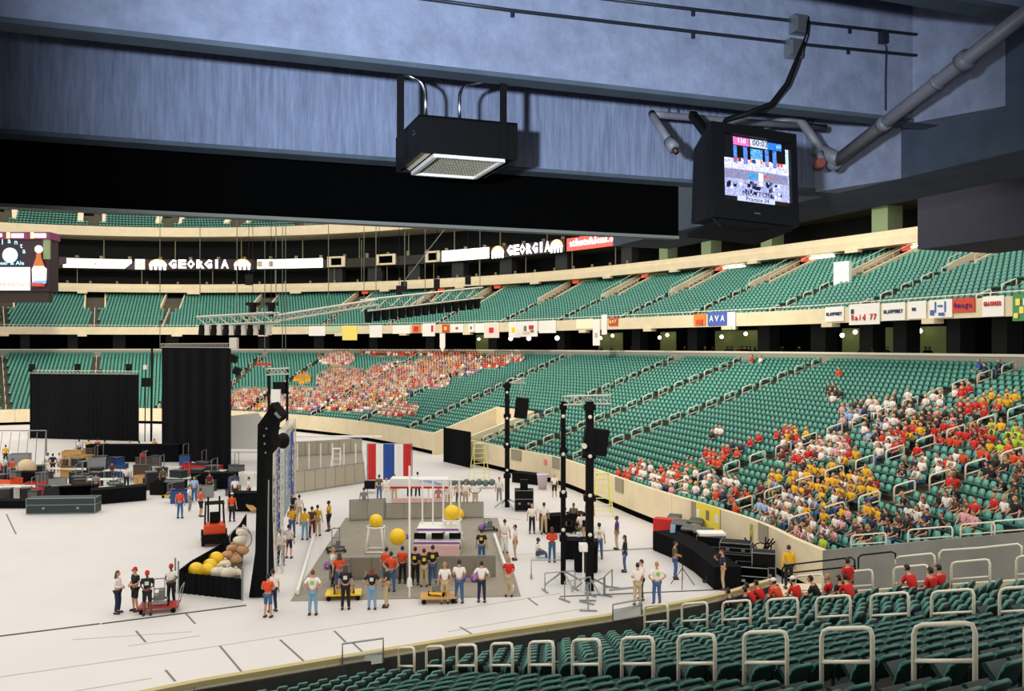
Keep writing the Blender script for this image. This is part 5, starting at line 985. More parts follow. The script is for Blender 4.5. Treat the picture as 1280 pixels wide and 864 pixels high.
# robots: boxy frame on wheels with mast and arm
def robot(loc, rz, label, base=YEL, h=1.0, s=1.):
    e = empty('robot', loc, rz, label=label, cat='robot'); mb = MB()
    for sx_ in (-1, 1): mb.box((sx_ * .38 * s, 0, .14), (.05, .95 * s, .08)); mb.box((0, sx_ * .45 * s, .14), (.8 * s, .05, .08))
    mb.build('chassis', base, e)
    for sx_ in (-1, 1):
        for sy in (-1, 1): mb = MB(); mb.cyl((sx_ * .44 * s - .03, sy * .33 * s, .1), (sx_ * .44 * s + .03, sy * .33 * s, .1), .1, 12); mb.build('wheel', BLKPAINT, e)
    mb = MB()
    for sx_ in (-1, 1): mb.tube([(sx_ * .2, .1, .15), (sx_ * .2, .1, h), (sx_ * .1, -.3, h * 1.1)], .02, 5)
    mb.box((0, .1, h), (.45, .04, .04)); mb.box((0, .1, h * .6), (.45, .04, .04)); mb.build('mast', GREYM, e)
    mb = MB(); mb.box((0, 0, .3), (.4, .5, .2)); mb.box((.1, -.1, .5), (.2, .25, .2)); mb.build('electronics', M('robot_grey', s2l(110, 112, 110), .5), e); return e
def cart(loc, rz, label, deck=WOOD):
    e = empty('robot_cart', loc, rz, label=label, cat='cart'); mb = MB(); mb.box((0, 0, .25), (1.5, .9, .06)); mb.build('deck', deck, e)
    mb = MB(); mb.tube([(.75, -.4, .28), (.9, -.4, 1.0), (.9, .4, 1.0), (.75, .4, .28)], .02, 6); mb.build('handle', GREYM, e)
    for sx_ in (-1, 1):
        for sy in (-1, 1): mb = MB(); mb.cyl((sx_ * .6, sy * .38 - .02, .1), (sx_ * .6, sy * .38 + .02, .1), .1, 10); mb.build('wheel', BLKPAINT, e)
    return e
q = G(199, 764); cart(q, .2, 'low red cart carrying a robot between the red-capped people', M('cart_red', s2l(170, 40, 30), .5)); robot(q + Vector((0, 0, .28)), .3, 'bare aluminium robot on the red cart', GREYM, 1.0, .8)
q = G(430, 748); cart(q, .1, 'yellow-edged cart behind the two black-shirted people', YEL); robot(q + Vector((0, 0, .28)), .2, 'silver robot with tangled arms on the yellow-edged cart', WOOD, 1.1, .9)
q = G(548, 752); cart(q, .1, 'small yellow cart between drivers and white-shirted person', WOOD); robot(q + Vector((0, 0, .28)), -.3, 'small grey robot on the small yellow cart', YEL, .6, .7)
robot(G(420, 690), .3, 'robot standing inside the field at its left', M('robot_dark', (.03, .03, .04), .5), 1.2); robot(G(610, 664), .3, 'low robot at the right of the field', M('robot_dark', (.03, .03, .04), .5), .7)
for (u, v, lab, m) in [(34, 592, 'robot in the heap of gear at the left edge', YEL), (57, 600, 'robot beside the tan ball', REDC), (110, 612, 'robot on the floor behind the skirted counter', GREYB), (128, 590, 'robot with green frame in the pit area', M('robot_green', (.03, .2, .1), .5)), (143, 606, 'robot between pit tables', GREYB), (168, 618, 'robot just behind the black skirted table', CRTE), (190, 606, 'robot under the tall curtain edge', GREYB), (214, 622, 'robot at the right end of the pit area', YEL), (247, 612, 'red framed robot at the foot of the tall curtain', REDC), (233, 600, 'robot in front of the tall curtain', REDC), (180, 586, 'robot below the long black table', GREYB), (90, 582, 'robot near the far curtain', WOOD)]:
    robot(G(u, v), random.uniform(0, 3), lab, m, random.uniform(.8, 1.5))
for (u, v, w_, h, lab, m) in [(92, 585, 1.6, 1.5, 'tall tan plywood crate, left of two', WOOD), (102, 590, 1.5, 1.4, 'tan plywood crate, right of two', WOOD), (121, 598, 1.3, 1.6, 'pale grey crate right of the plywood crates', GREYB), (145, 596, 1.6, 1.0, 'blue crate behind the pale pit tables', CRTE), (240, 592, 1.4, .8, 'red crate at the tall curtain foot, left', REDC), (265, 594, 1.4, .8, 'red crate at the tall curtain foot, right', REDC), (200, 618, 1.1, .9, 'dark crate behind the white floor edge', BLKPAINT), (218, 616, 1.1, .9, 'blue crate right of the dark crate', CRTE), (226, 628, 1.3, .8, 'blue crate behind the orange-shirted worker', CRTE), (10, 612, 1.6, .8, 'orange crate at the left edge', ORANGE), (45, 615, 1.2, .7, 'red crate left of the skirted counter', REDC), (178, 606, 1., .7, 'tan crate among the pit robots', WOOD), (72, 606, 1.2, .5, 'grey crate behind the skirted counter', GREYB), (132, 618, 1.1, .5, 'white crate on the floor by the skirted table', WHITE), (25, 588, 1.5, 1.4, 'grey rolling crate in the upper left gear heap', GREYB), (257, 622, 1., .8, 'grey crate left of the forklift roof', GREYB), (310, 606, 1.6, .9, 'pale crate left of the black tower', WHITE), (8, 622, 1.6, .8, 'white crate at the left edge, lowest', WHITE)]:
    crate(G(u, v), w_, w_ * .7, h, random.uniform(-.4, .4), lab, m)
def ball(loc, r, label, m=YEL, grp=None):
    mb = MB(); mb.ball((0, 0, 0), r, 20, 14); o = mb.build('ball', m, None, True, loc=loc, label=label, cat='ball', group=grp); mb = MB(); mb.cyl((0, -r * .995, 0), (0, -r * 1.01, 0), .03, 8); mb.build('valve', WHITE, o); return o
ball(G(33, 600) + Vector((0, 0, .9)), .75, 'tan ball in the upper left gear heap', M('tan_ball', s2l(215, 190, 150), .5))
mb = MB(); c = G(20, 588); mb.tube([(c.x - 2.4, c.y, 0), (c.x - 2.4, c.y, 3.4), (c.x + 2.6, c.y, 3.4), (c.x + 2.6, c.y, 0)], .06, 6)
for i in range(7): mb.tube([(c.x - 2.4 + i * .8, c.y, 0), (c.x - 2.2 + i * .75, c.y + .5, 3.2)], .03, 4)
mb.build('display_frame', GREYM, label='pale metal frame standing at the upper left of the pit area', cat='frame')
mb = MB(); c = G(305, 575); mb.add([(c.x - 2.3, c.y, 1.0), (c.x + 2.0, c.y, 1.0), (c.x + 2.0, c.y, 3.6), (c.x + 1.3, c.y, 4.4), (c.x - 2.3, c.y, 4.0), (c.x - 2.3, c.y + .15, 1.0), (c.x + 2.0, c.y + .15, 1.0), (c.x + 2.0, c.y + .15, 3.6), (c.x + 1.3, c.y + .15, 4.4), (c.x - 2.3, c.y + .15, 4.0)], [(4, 3, 2, 1, 0), (5, 6, 7, 8, 9), (0, 1, 6, 5), (1, 2, 7, 6), (2, 3, 8, 7), (3, 4, 9, 8), (4, 0, 5, 9)])
mb.build('projection_screen', WHITE, label='white screen standing between the tall curtain and the black tower', cat='screen')
mb = MB(); q = G(262, 623)
# ---- forklift
fk = empty('forklift', G(268, 678), .35, label='orange forklift with a black roof frame beside the black enclosure', cat='forklift')
mb = MB(); mb.add([(-.55, -1.0, .35), (.55, -1.0, .35), (.55, 1.0, .3), (-.55, 1.0, .3), (-.55, -1.05, 1.1), (.55, -1.05, 1.1), (.55, -.1, 1.15), (-.55, -.1, 1.15), (.55, .4, .6), (-.55, .4, .6), (.55, 1.0, .7), (-.55, 1.0, .7)], [(0, 4, 5, 1), (4, 7, 6, 5), (7, 9, 8, 6), (9, 11, 10, 8), (11, 3, 2, 10), (0, 1, 2, 3), (0, 3, 11, 9, 7, 4), (1, 5, 6, 8, 10, 2)]); mb.build('body', ORANGE, fk)
mb = MB(); mb.box((0, -1.0, .4), (1.2, .35, .5)); mb.build('counterweight', BLKPAINT, fk)
mb = MB()
for sx_ in (-1, 1):
    for y, y2 in ((-.7, -.5), (.45, .35)): mb.tube([(sx_ * .5, y, .9), (sx_ * .45, y2, 2.15)], .04, 6)
for i in range(6): mb.box((0, -.55 + i * .18, 2.17), (1.0, .05, .05))
mb.box((-.48, -.1, 2.17), (.06, 1.1, .06)); mb.box((.48, -.1, 2.17), (.06, 1.1, .06)); mb.build('roof_frame', BLKPAINT, fk)
mb = MB(); mb.box((0, -.35, 1.25), (.5, .45, .12)); mb.box((0, -.55, 1.5), (.5, .1, .5)); mb.build('seat', BLKPAINT, fk)
mb = MB(); [mb.beam((sx_ * .3, 1.1, .1), (sx_ * .3, 1.15, 2.3), .1, .1) for sx_ in (-1, 1)]; mb.box((0, 1.2, .5), (.9, .06, .4)); mb.build('mast', BLKPAINT, fk)
mb = MB(); [mb.box((sx_ * .25, 1.7, .12), (.1, 1.0, .05)) for sx_ in (-1, 1)]; mb.build('forks', GREYM, fk)
for sx_ in (-1, 1):
    for y, r in ((-.75, .26), (.7, .3)): mb = MB(); mb.cyl((sx_ * .58 - .1, y, r), (sx_ * .58 + .1, y, r), r, 14); mb.build('wheel', BLKPAINT, fk)
pl_ = G(318, 640); mb = MB(); mb.beam(AT(297, 618, 58), G(318, 642) + Vector((0, 0, .2)), .35, .12); mb.build('ramp_board', WOOD, label='long wooden board leaning beside the forklift towards the tower', cat='board')
# ---- black enclosure with yellow balls and bags
en = empty('enclosure', (0, 0, 0), label='black skirted enclosure full of balls and bags at the foot of the tower', cat='enclosure')
a, b, c, d = G(222, 741), G(303, 750), G(307, 690), G(222, 741)
fl = [G(223, 742), G(303, 751)]; bk = [G(224, 738), G(262, 706), G(303, 668)]
mb = MB(); mb.cloth(fl, .02, .92, .03, .3); mb.cloth([G(223, 742), G(240, 728), G(276, 706), G(300, 678), G(308, 664)], .02, 1.0, .03, .3); mb.build('skirt', CLOTH, en, True)
for (u, v, h) in ((303, 751, 1.4), (223, 742, 1.4), (219, 741, 1.5)): mb = MB(); q = G(u, v); mb.cyl(q, q + Vector((0, 0, h)), .04, 6); mb.build('post', GREYM, en)
mb = MB(); q0, q1, q2, q3 = G(232, 738), G(299, 745), G(304, 700), G(266, 716)
mb.prism([x + Vector((0, 0, .35)) for x in (q0, q1, q2, q3)], (0, 0, -.2)); mb.build('inner_floor', M('enclosure_floor', s2l(60, 56, 50), .9), en)
for i, (u, v, r) in enumerate([(245, 723, .38), (259, 723, .38), (262, 716, .38), (270, 706, .38)]): ball(AT(u, v - 10 + i, 39.2 + i * .8), r * .92, 'yellow ball in the black enclosure, %s from the left' % ORD(i + 1), YEL, 'yellow balls in the black enclosure')
BAGW = M('clear_bag', s2l(225, 214, 190), .35); BAGB = M('tan_bag', s2l(190, 140, 95), .5)
for i, (u, v, z, r, m) in enumerate([(272, 716, 39.5, .36, BAGW), (284, 717, 39.5, .38, BAGW), (294, 717, 39.8, .3, BAGW), (281, 706, 41, .3, BAGW), (284, 694, 42, .3, BAGB), (294, 700, 42, .34, BAGB), (290, 686, 43, .3, BAGB), (300, 676, 43.5, .34, BAGW), (303, 688, 43, .3, BAGB), (304, 665, 44, .34, BAGW)]):
    mb = MB(); mb.ball((0, 0, 0), r, 12, 8, (1, .9, .75)); mb.v = [(x * (1 + .12 * math.sin(9 * y + i)), y * (1 + .12 * math.sin(8 * z_ + i * 2)), z_ * (1 + .1 * math.sin(11 * x))) for x, y, z_ in mb.v]; mb.tube([(0, 0, r * .7), (.05, 0, r * .95)], [.05, .09], 6)
    q = AT(u, v, z); mb.build('bag', m, None, True, loc=q, label='%s plastic bag of balls in the enclosure, %s from the front' % ('clear' if m is BAGW else 'tan', ORD(i + 1)), cat='bag', group='bags in the black enclosure')
mb = MB(); q = G(300, 705); mb.tube([q + Vector((0, 0, 1.2)) + Vector((.55 * math.cos(t), .1, .55 * math.sin(t))) for t in np.linspace(0, 2 * PI, 15)], .03, 5); mb.build('hoop_ring', GREYM, label='grey ring leaning among the bags by the tower', cat='ring')
# ---- black tower and the banner wall seen edge on
tw = empty('drape_tower', (0, 0, 0), label='tall black draped tower with a pointed angled top, left of the banner wall', cat='tower')
tq = G(320, 748); Yt = tq.y
mb = MB(); ol = [(311, 747), (319, 690), (321, 600), (322, 531), (325, 527), (333, 516), (339, 504), (341.5, 508.5), (351, 519.6), (348, 526), (341, 531), (339, 544), (340, 553), (342.5, 557), (334, 568), (331.5, 571), (331, 640), (334, 745)]
mb.prism([AT(u, v, Yt) for u, v in ol], (.05, 1.0, 0)); mb.build('drape', CLOTH, tw)
[MB().ball(AT(u, v, Yt - .02), .05, 6, 5).build('clamp', GREYM, tw) for u, v in ((333, 536), (330, 545), (331, 555), (332, 566))]; mb = MB(); mb.box(AT(347, 519, Yt), (.12, .1, .3), Matrix.Rotation(-.7, 3, 'Y')); mb.build('bracket', GREYM, tw)
mb = MB(); mb.cyl(AT(334, 742, Yt), AT(336, 600, Yt), .03, 6); mb.build('side_pipe', GREYM, tw)
bw_ = empty('banner_wall', (0, 0, 0), label='row of hanging blue and white banners seen almost edge-on right of the tower', cat='banner')
y0, y1 = 41., 56.; xa = AT(338, 432, y0).x; xb = AT(366, 432, y1).x; BLB = M('banner_blue', s2l(30, 60, 150), .7); GRB = M('banner_grey', s2l(150, 165, 180), .7)
for i in range(6):
    f0, f1 = i / 6, (i + .9) / 6; mb = MB(); p = Vector((xa + (xb - xa) * f0, y0 + (y1 - y0) * f0, 0)); q = Vector((xa + (xb - xa) * f1, y0 + (y1 - y0) * f1, 0))
    mb.prism([p + Vector((0, 0, 1.2)), q + Vector((0, 0, 1.2)), q + Vector((0, 0, 5.6)), p + Vector((0, 0, 5.6))], (.06, 0, 0)); o = mb.build('banner', (WHITE, BLB, WHITE, GRB, GRB, BLB)[i], bw_)
    d = (q - p); t = text('lettering', 'FIRST', 1.0, BLB if i % 2 == 0 else WHITE, o, p + d * .5 + Vector((.09, 0, 3.4)), (PI / 2, 0, 0), .005); t.rotation_euler = (PI / 2, -PI / 2, math.atan2(d.y, d.x)); t.parent = o
mb = MB(); truss(mb, (xa, y0, 5.85), (xb, y1, 5.85), .4); truss(mb, (xb, y1, 0), (xb, y1, 5.7), .3); truss(mb, (xa + .3, y0 + .4, 0), (xa + .3, y0 + .4, 5.7), .3); mb.build('truss', TRUSSM, bw_)
mb = MB(); c = AT(354, 551, 41); mb.ball(c, .38, 12, 8, (.8, .9, 1)); mb.cyl(c, c + Vector((-.5, 0, 0)), .3, 10); mb.build('lamp_head', BLKPAINT, bw_)
# ---- speaker poles
def speaker(mb, c, w_, h, d, R): mb.box(c, (w_, d, h), R); return mb
def pole(name, u, v0, v1, r, label, cat='pole'):
    b = G(u, v1); t = AT(u + (0), v0, b.y); e = empty(name, b, label=label, cat=cat); H = t.z
    mb = MB(); mb.box((0, 0, H / 2), (r * 2, r * 2, H)); mb.build('shaft', BLKPAINT, e)
    mb = MB(); [mb.box((0, 0, z), (r * 3, r * 3, .25)) for z in np.linspace(H * .25, H * .97, 4)]; mb.build('collars', BLKPAINT, e)
    mb = MB(); [MB().ball((0, -r * 1.5, z), .09, 6, 5).build('clamp', WHITEP, e) for z in np.linspace(H * .3, H * .92, 4)]
    mb = MB(); [mb.tube([(0, 0, .6), (.9 * math.cos(a), .9 * math.sin(a), .05)], .04, 5) for a in np.arange(.4, 6.5, PI / 2)]; mb.build('outriggers', GREYM, e); return e, b, H
e1, b1, h1 = pole('speaker_pole', 634, 478, 634, .16, 'farthest of the three black poles, carrying one speaker near its top')
e2, b2, h2_ = pole('lighting_pole', 704, 502, 730, .11, 'thinner left one of the two near black poles')
e3, b3, h3 = pole('speaker_pole', 737, 502, 738, .17, 'thick right one of the two near black poles, carrying a big speaker')
mb = MB(); R = Matrix.Rotation(.12, 3, 'Y'); mb.box((.95, 0, AT(0, 510, b1.y).z), (.85, .8, 1.35), R); mb.build('speaker', BLKPAINT, e1)
mb = MB(); mb.tube([(0, 0, h1 - .1), (.9, 0, h1 + .2)], .05, 5); mb.tube([(.9, 0, h1 + .2), (.95, 0, h1 - 1.0)], .03, 4); truss(mb, (.3, 0, h1 + .1), (1.2, 0, h1 + .1), .3); mb.build('arm', TRUSSM, e1)
mb = MB(); mb.box((.05, .3, AT(0, 555, b3.y).z), (.6, .6, 1.3), Matrix.Rotation(.1, 3, 'Y')); mb.box((.42, .25, AT(0, 553, b3.y).z), (.75, .7, 1.15), Matrix.Rotation(.12, 3, 'Y')); mb.build('speaker', BLKPAINT, e3)
mb = MB(); mb.cyl((-.25, -.1, AT(0, 557, b3.y).z), (-.25, -.3, AT(0, 557, b3.y).z), .12, 8); mb.build('lamp_head', WHITEP, e3)
mb = MB(); truss(mb, (.1, 0, h2_ + .05), (b3.x - b2.x + .9, b3.y - b2.y, h2_ + .15), .38, 7, .035); mb.build('cross_truss', TRUSSM, e2)
# distant frame behind the tower
e4 = empty('light_stand', (0, 0, 0), label='distant black lighting frame with white top truss behind the tower', cat='frame'); Yf = 68.
mb = MB(); mb.cyl(AT(336, 600, Yf), AT(336, 462, Yf), .1, 6); mb.cyl(AT(359, 595, Yf), AT(359, 462, Yf), .1, 6); mb.build('uprights', BLKPAINT, e4)
mb = MB(); truss(mb, AT(334, 465, Yf), AT(361, 464, Yf), .45, 5, .05); mb.build('top_truss', TRUSSM, e4)
mb = MB(); mb.box(AT(350, 485, Yf), (.95, .6, .9)); mb.build('speaker', BLKPAINT, e4); mb = MB(); mb.box(AT(345, 495, Yf - .5), (.7, .3, 1.0)); mb.build('white_panel', WHITE, e4)
# slim stand with speaker left of the tall curtain
e5 = empty('speaker_stand', (0, 0, 0), label='thin black stand with a small speaker left of the tall curtain', cat='stand'); b5 = G(189, 552)
mb = MB(); mb.cyl(b5, AT(190, 436, b5.y), .12, 6); mb.cyl(G(181, 552), AT(182, 458, b5.y), .06, 5); mb.build('shafts', BLKPAINT, e5); mb = MB(); mb.box(AT(184, 478, b5.y - .2), (1.0, .7, 1.0)); mb.build('speaker', BLKPAINT, e5); mb = MB(); mb.box(AT(182, 459, b5.y), (.4, .4, .5)); mb.build('lamp_head', TRUSSM, e5)
# ---- the playing field
ca = [G(363, 752), G(651, 746), G(622, 648), G(432, 648)]
mb = MB(); mb.prism([(p.x, p.y, 0) for p in ca], (0, 0, .025)); mb.build('field_carpet', CARPET, label='grey carpet of the robot playing field', cat='carpet')
CLR = M('frosted_panel', s2l(170, 164, 146), .4, alpha=.75)
def fwall(u0, v0, u1, v1, h, n, label, panel=CLR, parts=True):
    a, b = G(u0, v0), G(u1, v1); e = empty('field_wall', (0, 0, 0), label=label, cat='barrier')
    for i in range(n + 1): mb = MB(); p = a.lerp(b, i / n); mb.beam(p, p + Vector((0, 0, h)), .05, .05); mb.build('post', GREYM, e)
    mb = MB(); mb.beam(a + Vector((0, 0, h)), b + Vector((0, 0, h)), .06, .06); mb.beam(a + Vector((0, 0, .06)), b + Vector((0, 0, .06)), .05, .08); mb.build('rail', GREYM, e)
    for i in range(n): mb = MB(); p = a.lerp(b, (i + .03) / n); q = a.lerp(b, (i + .97) / n); z0 = Vector((0, 0, .1)); z1 = Vector((0, 0, h - .05)); t = Vector((-(q - p).y, (q - p).x, 0)).normalized() * .01; mb.prism([p + z0, q + z0, q + z1, p + z1], t); mb.build('panel', panel, e)
    return e
fwall(412, 726, 619, 722, 1.0, 8, 'near field wall of grey panels with a steel rail, drivers stand before it', M('grey_panel', s2l(138, 130, 114), .6))
fwall(480, 650, 604, 648, 1.0, 5, 'far field wall with grey panels'); fwall(437, 652, 482, 650, 1.3, 2, 'far field wall section left of the driver station')
for (p0, p1, lab) in (((372, 745), (399, 650), 'long white boundary pole along the left side of the field'), ((641, 741), (618, 672), 'long white boundary pole along the right side of the field')):
    mb = MB(); mb.beam(G(*p0) + Vector((0, 0, .15)), G(*p1) + Vector((0, 0, .15)), .12, .2); mb.build('boundary_pole', WHITE, label=lab, cat='pole')
# centre platform with bar
pf = empty('platform', G(544, 700), .0, label='tiered centre platform with purple edge, black steps and white bars', cat='platform')
PUR = M('purple_edge', s2l(140, 90, 170), .6); y_ = pf.location.y
wd = 2.35
for k, (z, w_, d) in enumerate([(.15, wd, 3.4), (.6, wd, 2.6), (1.2, wd - .2, 1.8)]):
    mb = MB(); mb.box((0, 2.2, z), (w_, d, .14)); mb.build('deck', WHITE, pf); mb = MB(); mb.box((0, 2.2 - d / 2 - .01, z + .04), (w_, .03, .1)); mb.build('edge', PUR if k else RED, pf)
for x in (-.9, .0, .9): mb = MB(); mb.box((x, 1.0, .38), (.6, .1, .25)); mb.box((x, 1.35, .9), (.6, .1, .3)); mb.build('step_opening', BLKPAINT, pf)
mb = MB()
for x in (-.9, -.35, .2, .6, 1.05): mb.cyl((x, 2.6, 1.2), (x, 2.6, 3.6), .05, 6)
mb.tube([(-1.1, 2.6, 3.6), (1.2, 2.6, 3.6)], .04, 6); mb.build('bars', WHITE, pf)
mb = MB(); mb.box((0, .3, .35), (2.4, .1, .6)); mb.build('front_panel', M('pink_white_panel', s2l(225, 180, 175), .6), pf)
def goal(u, v, label, r=.5, h=1.6):
    e = empty('ball_goal', G(u, v), label=label, cat='goal'); mb = MB()
    for a in np.arange(PI / 4, 6.5, PI / 2): mb.tube([(r * 1.5 * math.cos(a), r * 1.5 * math.sin(a), .05), (r * math.cos(a), r * math.sin(a), h)], .05, 6)
    mb.build('legs', WHITE, e, True); mb = MB(); mb.tube([(r * math.cos(a), r * math.sin(a), h) for a in np.linspace(0, 2 * PI, 13)], .05, 6); mb.build('top_ring', WHITE, e, True)
    mb = MB(); q = [(r * 1.5 * math.cos(a), r * 1.5 * math.sin(a), .08) for a in np.arange(PI / 4, 7, PI / 2)]; mb.tube(q, .05, 6); mb.build('base_frame', WHITE, e); return e
goal(565, 688, 'white tubular goal holding a yellow ball at right of the field'); q = G(565, 688); ball(q + Vector((0, 0, 1.95)), .42, 'yellow ball resting on the right goal'); 
goal(470, 690, 'white tubular goal holding a yellow ball at left of the field', .45, 1.3); q = G(470, 690); ball(q + Vector((0, 0, 1.6)), .36, 'yellow ball resting on the left goal')
q = G(497, 700); q.z = 1.15; ball(q, .42, 'yellow ball at the front of the platform'); ball(G(573, 650) + Vector((0, 0, .35)), .35, 'yellow ball on the carpet behind the right goal')
for (u, v) in ((508, 674), (550, 674)): ball(G(u, v) + Vector((0, 0, .15)), .15, 'small purple ball on the field, at x %s of the platform' % ('left' if u < 530 else 'right'), PUR)
for i, (u, v) in enumerate([(593, 728), (577, 728), (600, 728), (425, 728), (410, 712), (602, 664)]): ball(G(u, v) + Vector((0, 0, .2)), .2, ['middle of three purple balls by the drivers wall', 'leftmost of three purple balls by the drivers wall', 'rightmost of three purple balls by the drivers wall', 'purple ball beside the left cart', 'purple ball left of the field', 'lone purple ball on the carpet at the right'][i], PUR)
wp_ = empty('camera_pole', G(512, 748), label='tall thin white pole in front of the centre platform', cat='pole'); mb = MB(); mb.cyl((0, 0, 0), (0, 0, 5.6), .045, 8); mb.build('shaft', WHITE, wp_); mb = MB(); mb.lathe([(.12, .5), (.1, .8), (.05, .9)], n=8); mb.build('sleeve', WHITE, wp_)
# driver stations: far one with white canopy
st = empty('driver_station', G(525, 640), label='far driver station with a white canopy and red trim', cat='booth')
mb = MB(); mb.box((0, 0, 1.95), (3.7, 1.2, .5)); mb.build('canopy', WHITE, st); mb = MB(); mb.box((0, -.62, 1.66), (3.7, .05, .12)); mb.build('trim', RED, st)
mb = MB(); [mb.cyl((x, -.5, 0), (x, -.5, 1.8), .05, 6) for x in (-1.8, -.6, .6, 1.8)]; mb.build('posts', WHITE, st); mb = MB(); mb.box((0, -.5, .5), (3.7, .06, .9)); mb.build('panel', M('pink_white_panel', (0, 0, 0)), st)
mb = MB(); mb.prism([(-.1, -.63, 2.02), (.5, -.63, 2.18), (1.5, -.63, 1.9), (1.3, -.63, 1.8), (.4, -.63, 2.05)], (0, .02, 0)); mb.build('logo', M('pale_blue_logo', s2l(150, 180, 230), .6), st)
dr = empty('striped_drape', (0, 0, 0), label='red, white and blue vertically striped drape behind the field', cat='drape'); Yd = 64.
for (u0, u1, m) in ((460, 470, RED), (470, 479, WHITE), (479, 486, BLUE), (486, 493, BLUE), (493, 504, WHITE), (504, 514, RED)):
    mb = MB(); a, b = AT(u0, 432, Yd), AT(u1, 432, Yd); mb.cloth([(a.x, a.y), (b.x, b.y)], AT(0, 600, Yd).z, AT(0, 555, Yd).z, .03, .3); mb.build('stripe', m, dr, True)
mb = MB(); mb.tube([AT(459, 555, Yd + .1), AT(515, 555, Yd + .1)], .04, 6); [mb.cyl(AT(u, 555, Yd + .1), (AT(u, 555, Yd).x, Yd + .1, 0), .04, 6) for u in (459, 515)]; mb.build('frame', GREYM, dr)
mb = MB(); mb.box(AT(463, 606, Yd), (.8, .6, .55)); dq = mb.build('plinth', BLKPAINT, dr)
fwall(438, 650, 418, 646, .01, 1, 'x') if False else None
# field edge netting posts and flowers of the far second field
f2 = [G(330, 618), G(458, 602), G(452, 560), G(352, 566)]
mb = MB(); mb.prism([(p.x, p.y, 0) for p in f2], (0, 0, .03)); mb.build('field_carpet', CARPET, label='carpet of the second playing field farther back', cat='carpet')
fwall(340, 622, 455, 604, 1.6, 9, 'near wall of the second playing field', M('second_wall', s2l(178, 168, 146), .6)); fwall(352, 572, 452, 566, 1.4, 7, 'far wall of the second playing field', M('second_wall', (0, 0, 0)))
s2 = empty('driver_station', G(430, 588), label='white driver station canopy of the second field', cat='booth'); mb = MB(); mb.box((-1, 0, 2.9), (8.5, .5, .12)); mb.build('canopy', WHITE, s2); mb = MB(); [mb.cyl((x, 0, 0), (x, 0, 2.3), .06, 6) for x in np.linspace(-5, 3, 9)]; mb.build('posts', WHITE, s2)
for (u, v, m, lab) in ((367, 608, YEL, 'yellow ball on the second field'), (376, 608, M('orange_ball', s2l(240, 160, 30), .5), 'orange ball beside the yellow ball on the second field')): ball(G(u, v) + Vector((0, 0, .8)), .42, lab, m)
def ladder(u, v, h, label, m, w_=.9, rz=0.):
    e = empty('step_ladder', G(u, v), rz, label=label, cat='ladder'); mb = MB()
    for x in (-1, 1): mb.beam((x * w_ / 2, -.9, 0), (x * w_ * .3, 0, h), .07, .04); mb.beam((x * w_ / 2, .9, 0), (x * w_ * .3, 0, h), .07, .04)
    mb.build('rails', m, e); mb = MB(); n = int(h / .35)
    for i in range(1, n): f = i / n; mb.beam((-w_ * (.5 - .2 * f), -.9 * (1 - f), h * f), (w_ * (.5 - .2 * f), -.9 * (1 - f), h * f), .08, .04)
    mb.build('steps', m, e); mb = MB(); mb.box((0, 0, h), (w_ * .7, .3, .08)); mb.build('cap', m, e); return e
LADY = M('ladder_yellow', s2l(225, 220, 120), .5)
ladder(753, 643, 2.6, 'pale yellow step ladder against the tan wall right of the poles', LADY, 1.2); ladder(599, 602, 3.0, 'pale yellow step ladder in front of the vomitory curtain', LADY, 1.3, .3); ladder(421, 598, 2.4, 'white step ladder behind the first field', WHITE, .9)
mb = MB(); q = G(678, 612); mb.lathe([(.3, 0), (.38, .9), (.42, 1.15), (.38, 1.2)], (0, 0, 0), 14); o = mb.build('bin', M('lilac_bin', s2l(185, 170, 180), .5), None, True, loc=q, label='pale lilac round bin against the far wall', cat='bin'); mb = MB(); mb.tube([(.42 * math.cos(a), .42 * math.sin(a), 1.15) for a in np.linspace(0, 2 * PI, 15)], .03, 5); mb.build('rim', WHITE, o)
skirt_table([G(640, 603), G(672, 607)], .8, 'black skirted table with monitors against the far wall', 1.); q = G(655, 638); case(q, 1.2, 1.0, 1.3, 0, 'black cloth covered stand in front of the far black pole'); mb = MB(); mb.box((q.x, q.y, 1.65), (.5, .4, .7)); mb.build('monitor', BLKPAINT, label='black monitor on top of the cloth covered stand', cat='monitor')
va, vb = G(555, 578), G(588, 586); e = drape('stage_curtain', va, vb, .05, 3.2, 'small black curtain in front of the vomitory', top=False)
mb = MB(); [mb.box(AT(u, 546, va.y + .5), (.5, .5, .7), Matrix.Rotation(u, 3, 'Z')) for u in (560, 566, 574, 583)]; mb.build('stored_gear', M('robot_grey', (0, 0, 0)), label='grey gear piled above the small vomitory curtain', cat='gear', kind='stuff')
for i in range(9): # mirrored helmets / drums row
    u = 551 + i * 8; q = AT(u, 603 + (i % 2), 66); mb = MB(); mb.ball((0, 0, 0), .26, 10, 7); o = mb.build('drum', M('dark_green_drum', s2l(90, 105, 100), .4), None, True, loc=q, label='grey-green round lamp in the row behind the field, %s from the left' % ORD(i + 1), cat='lamp', group='row of round lamps behind the field')
mb = MB(); mb.cyl(AT(548, 604, 66.3), AT(620, 605, 66.3), .06, 6); [mb.cyl(AT(u, 604, 66.3), (AT(u, 604, 66.3).x, 66.3, 0), .05, 5) for u in (548, 584, 620)]; mb.build('lamp_bar', GREYM, label='grey bar carrying the row of round lamps behind the field', cat='bar')
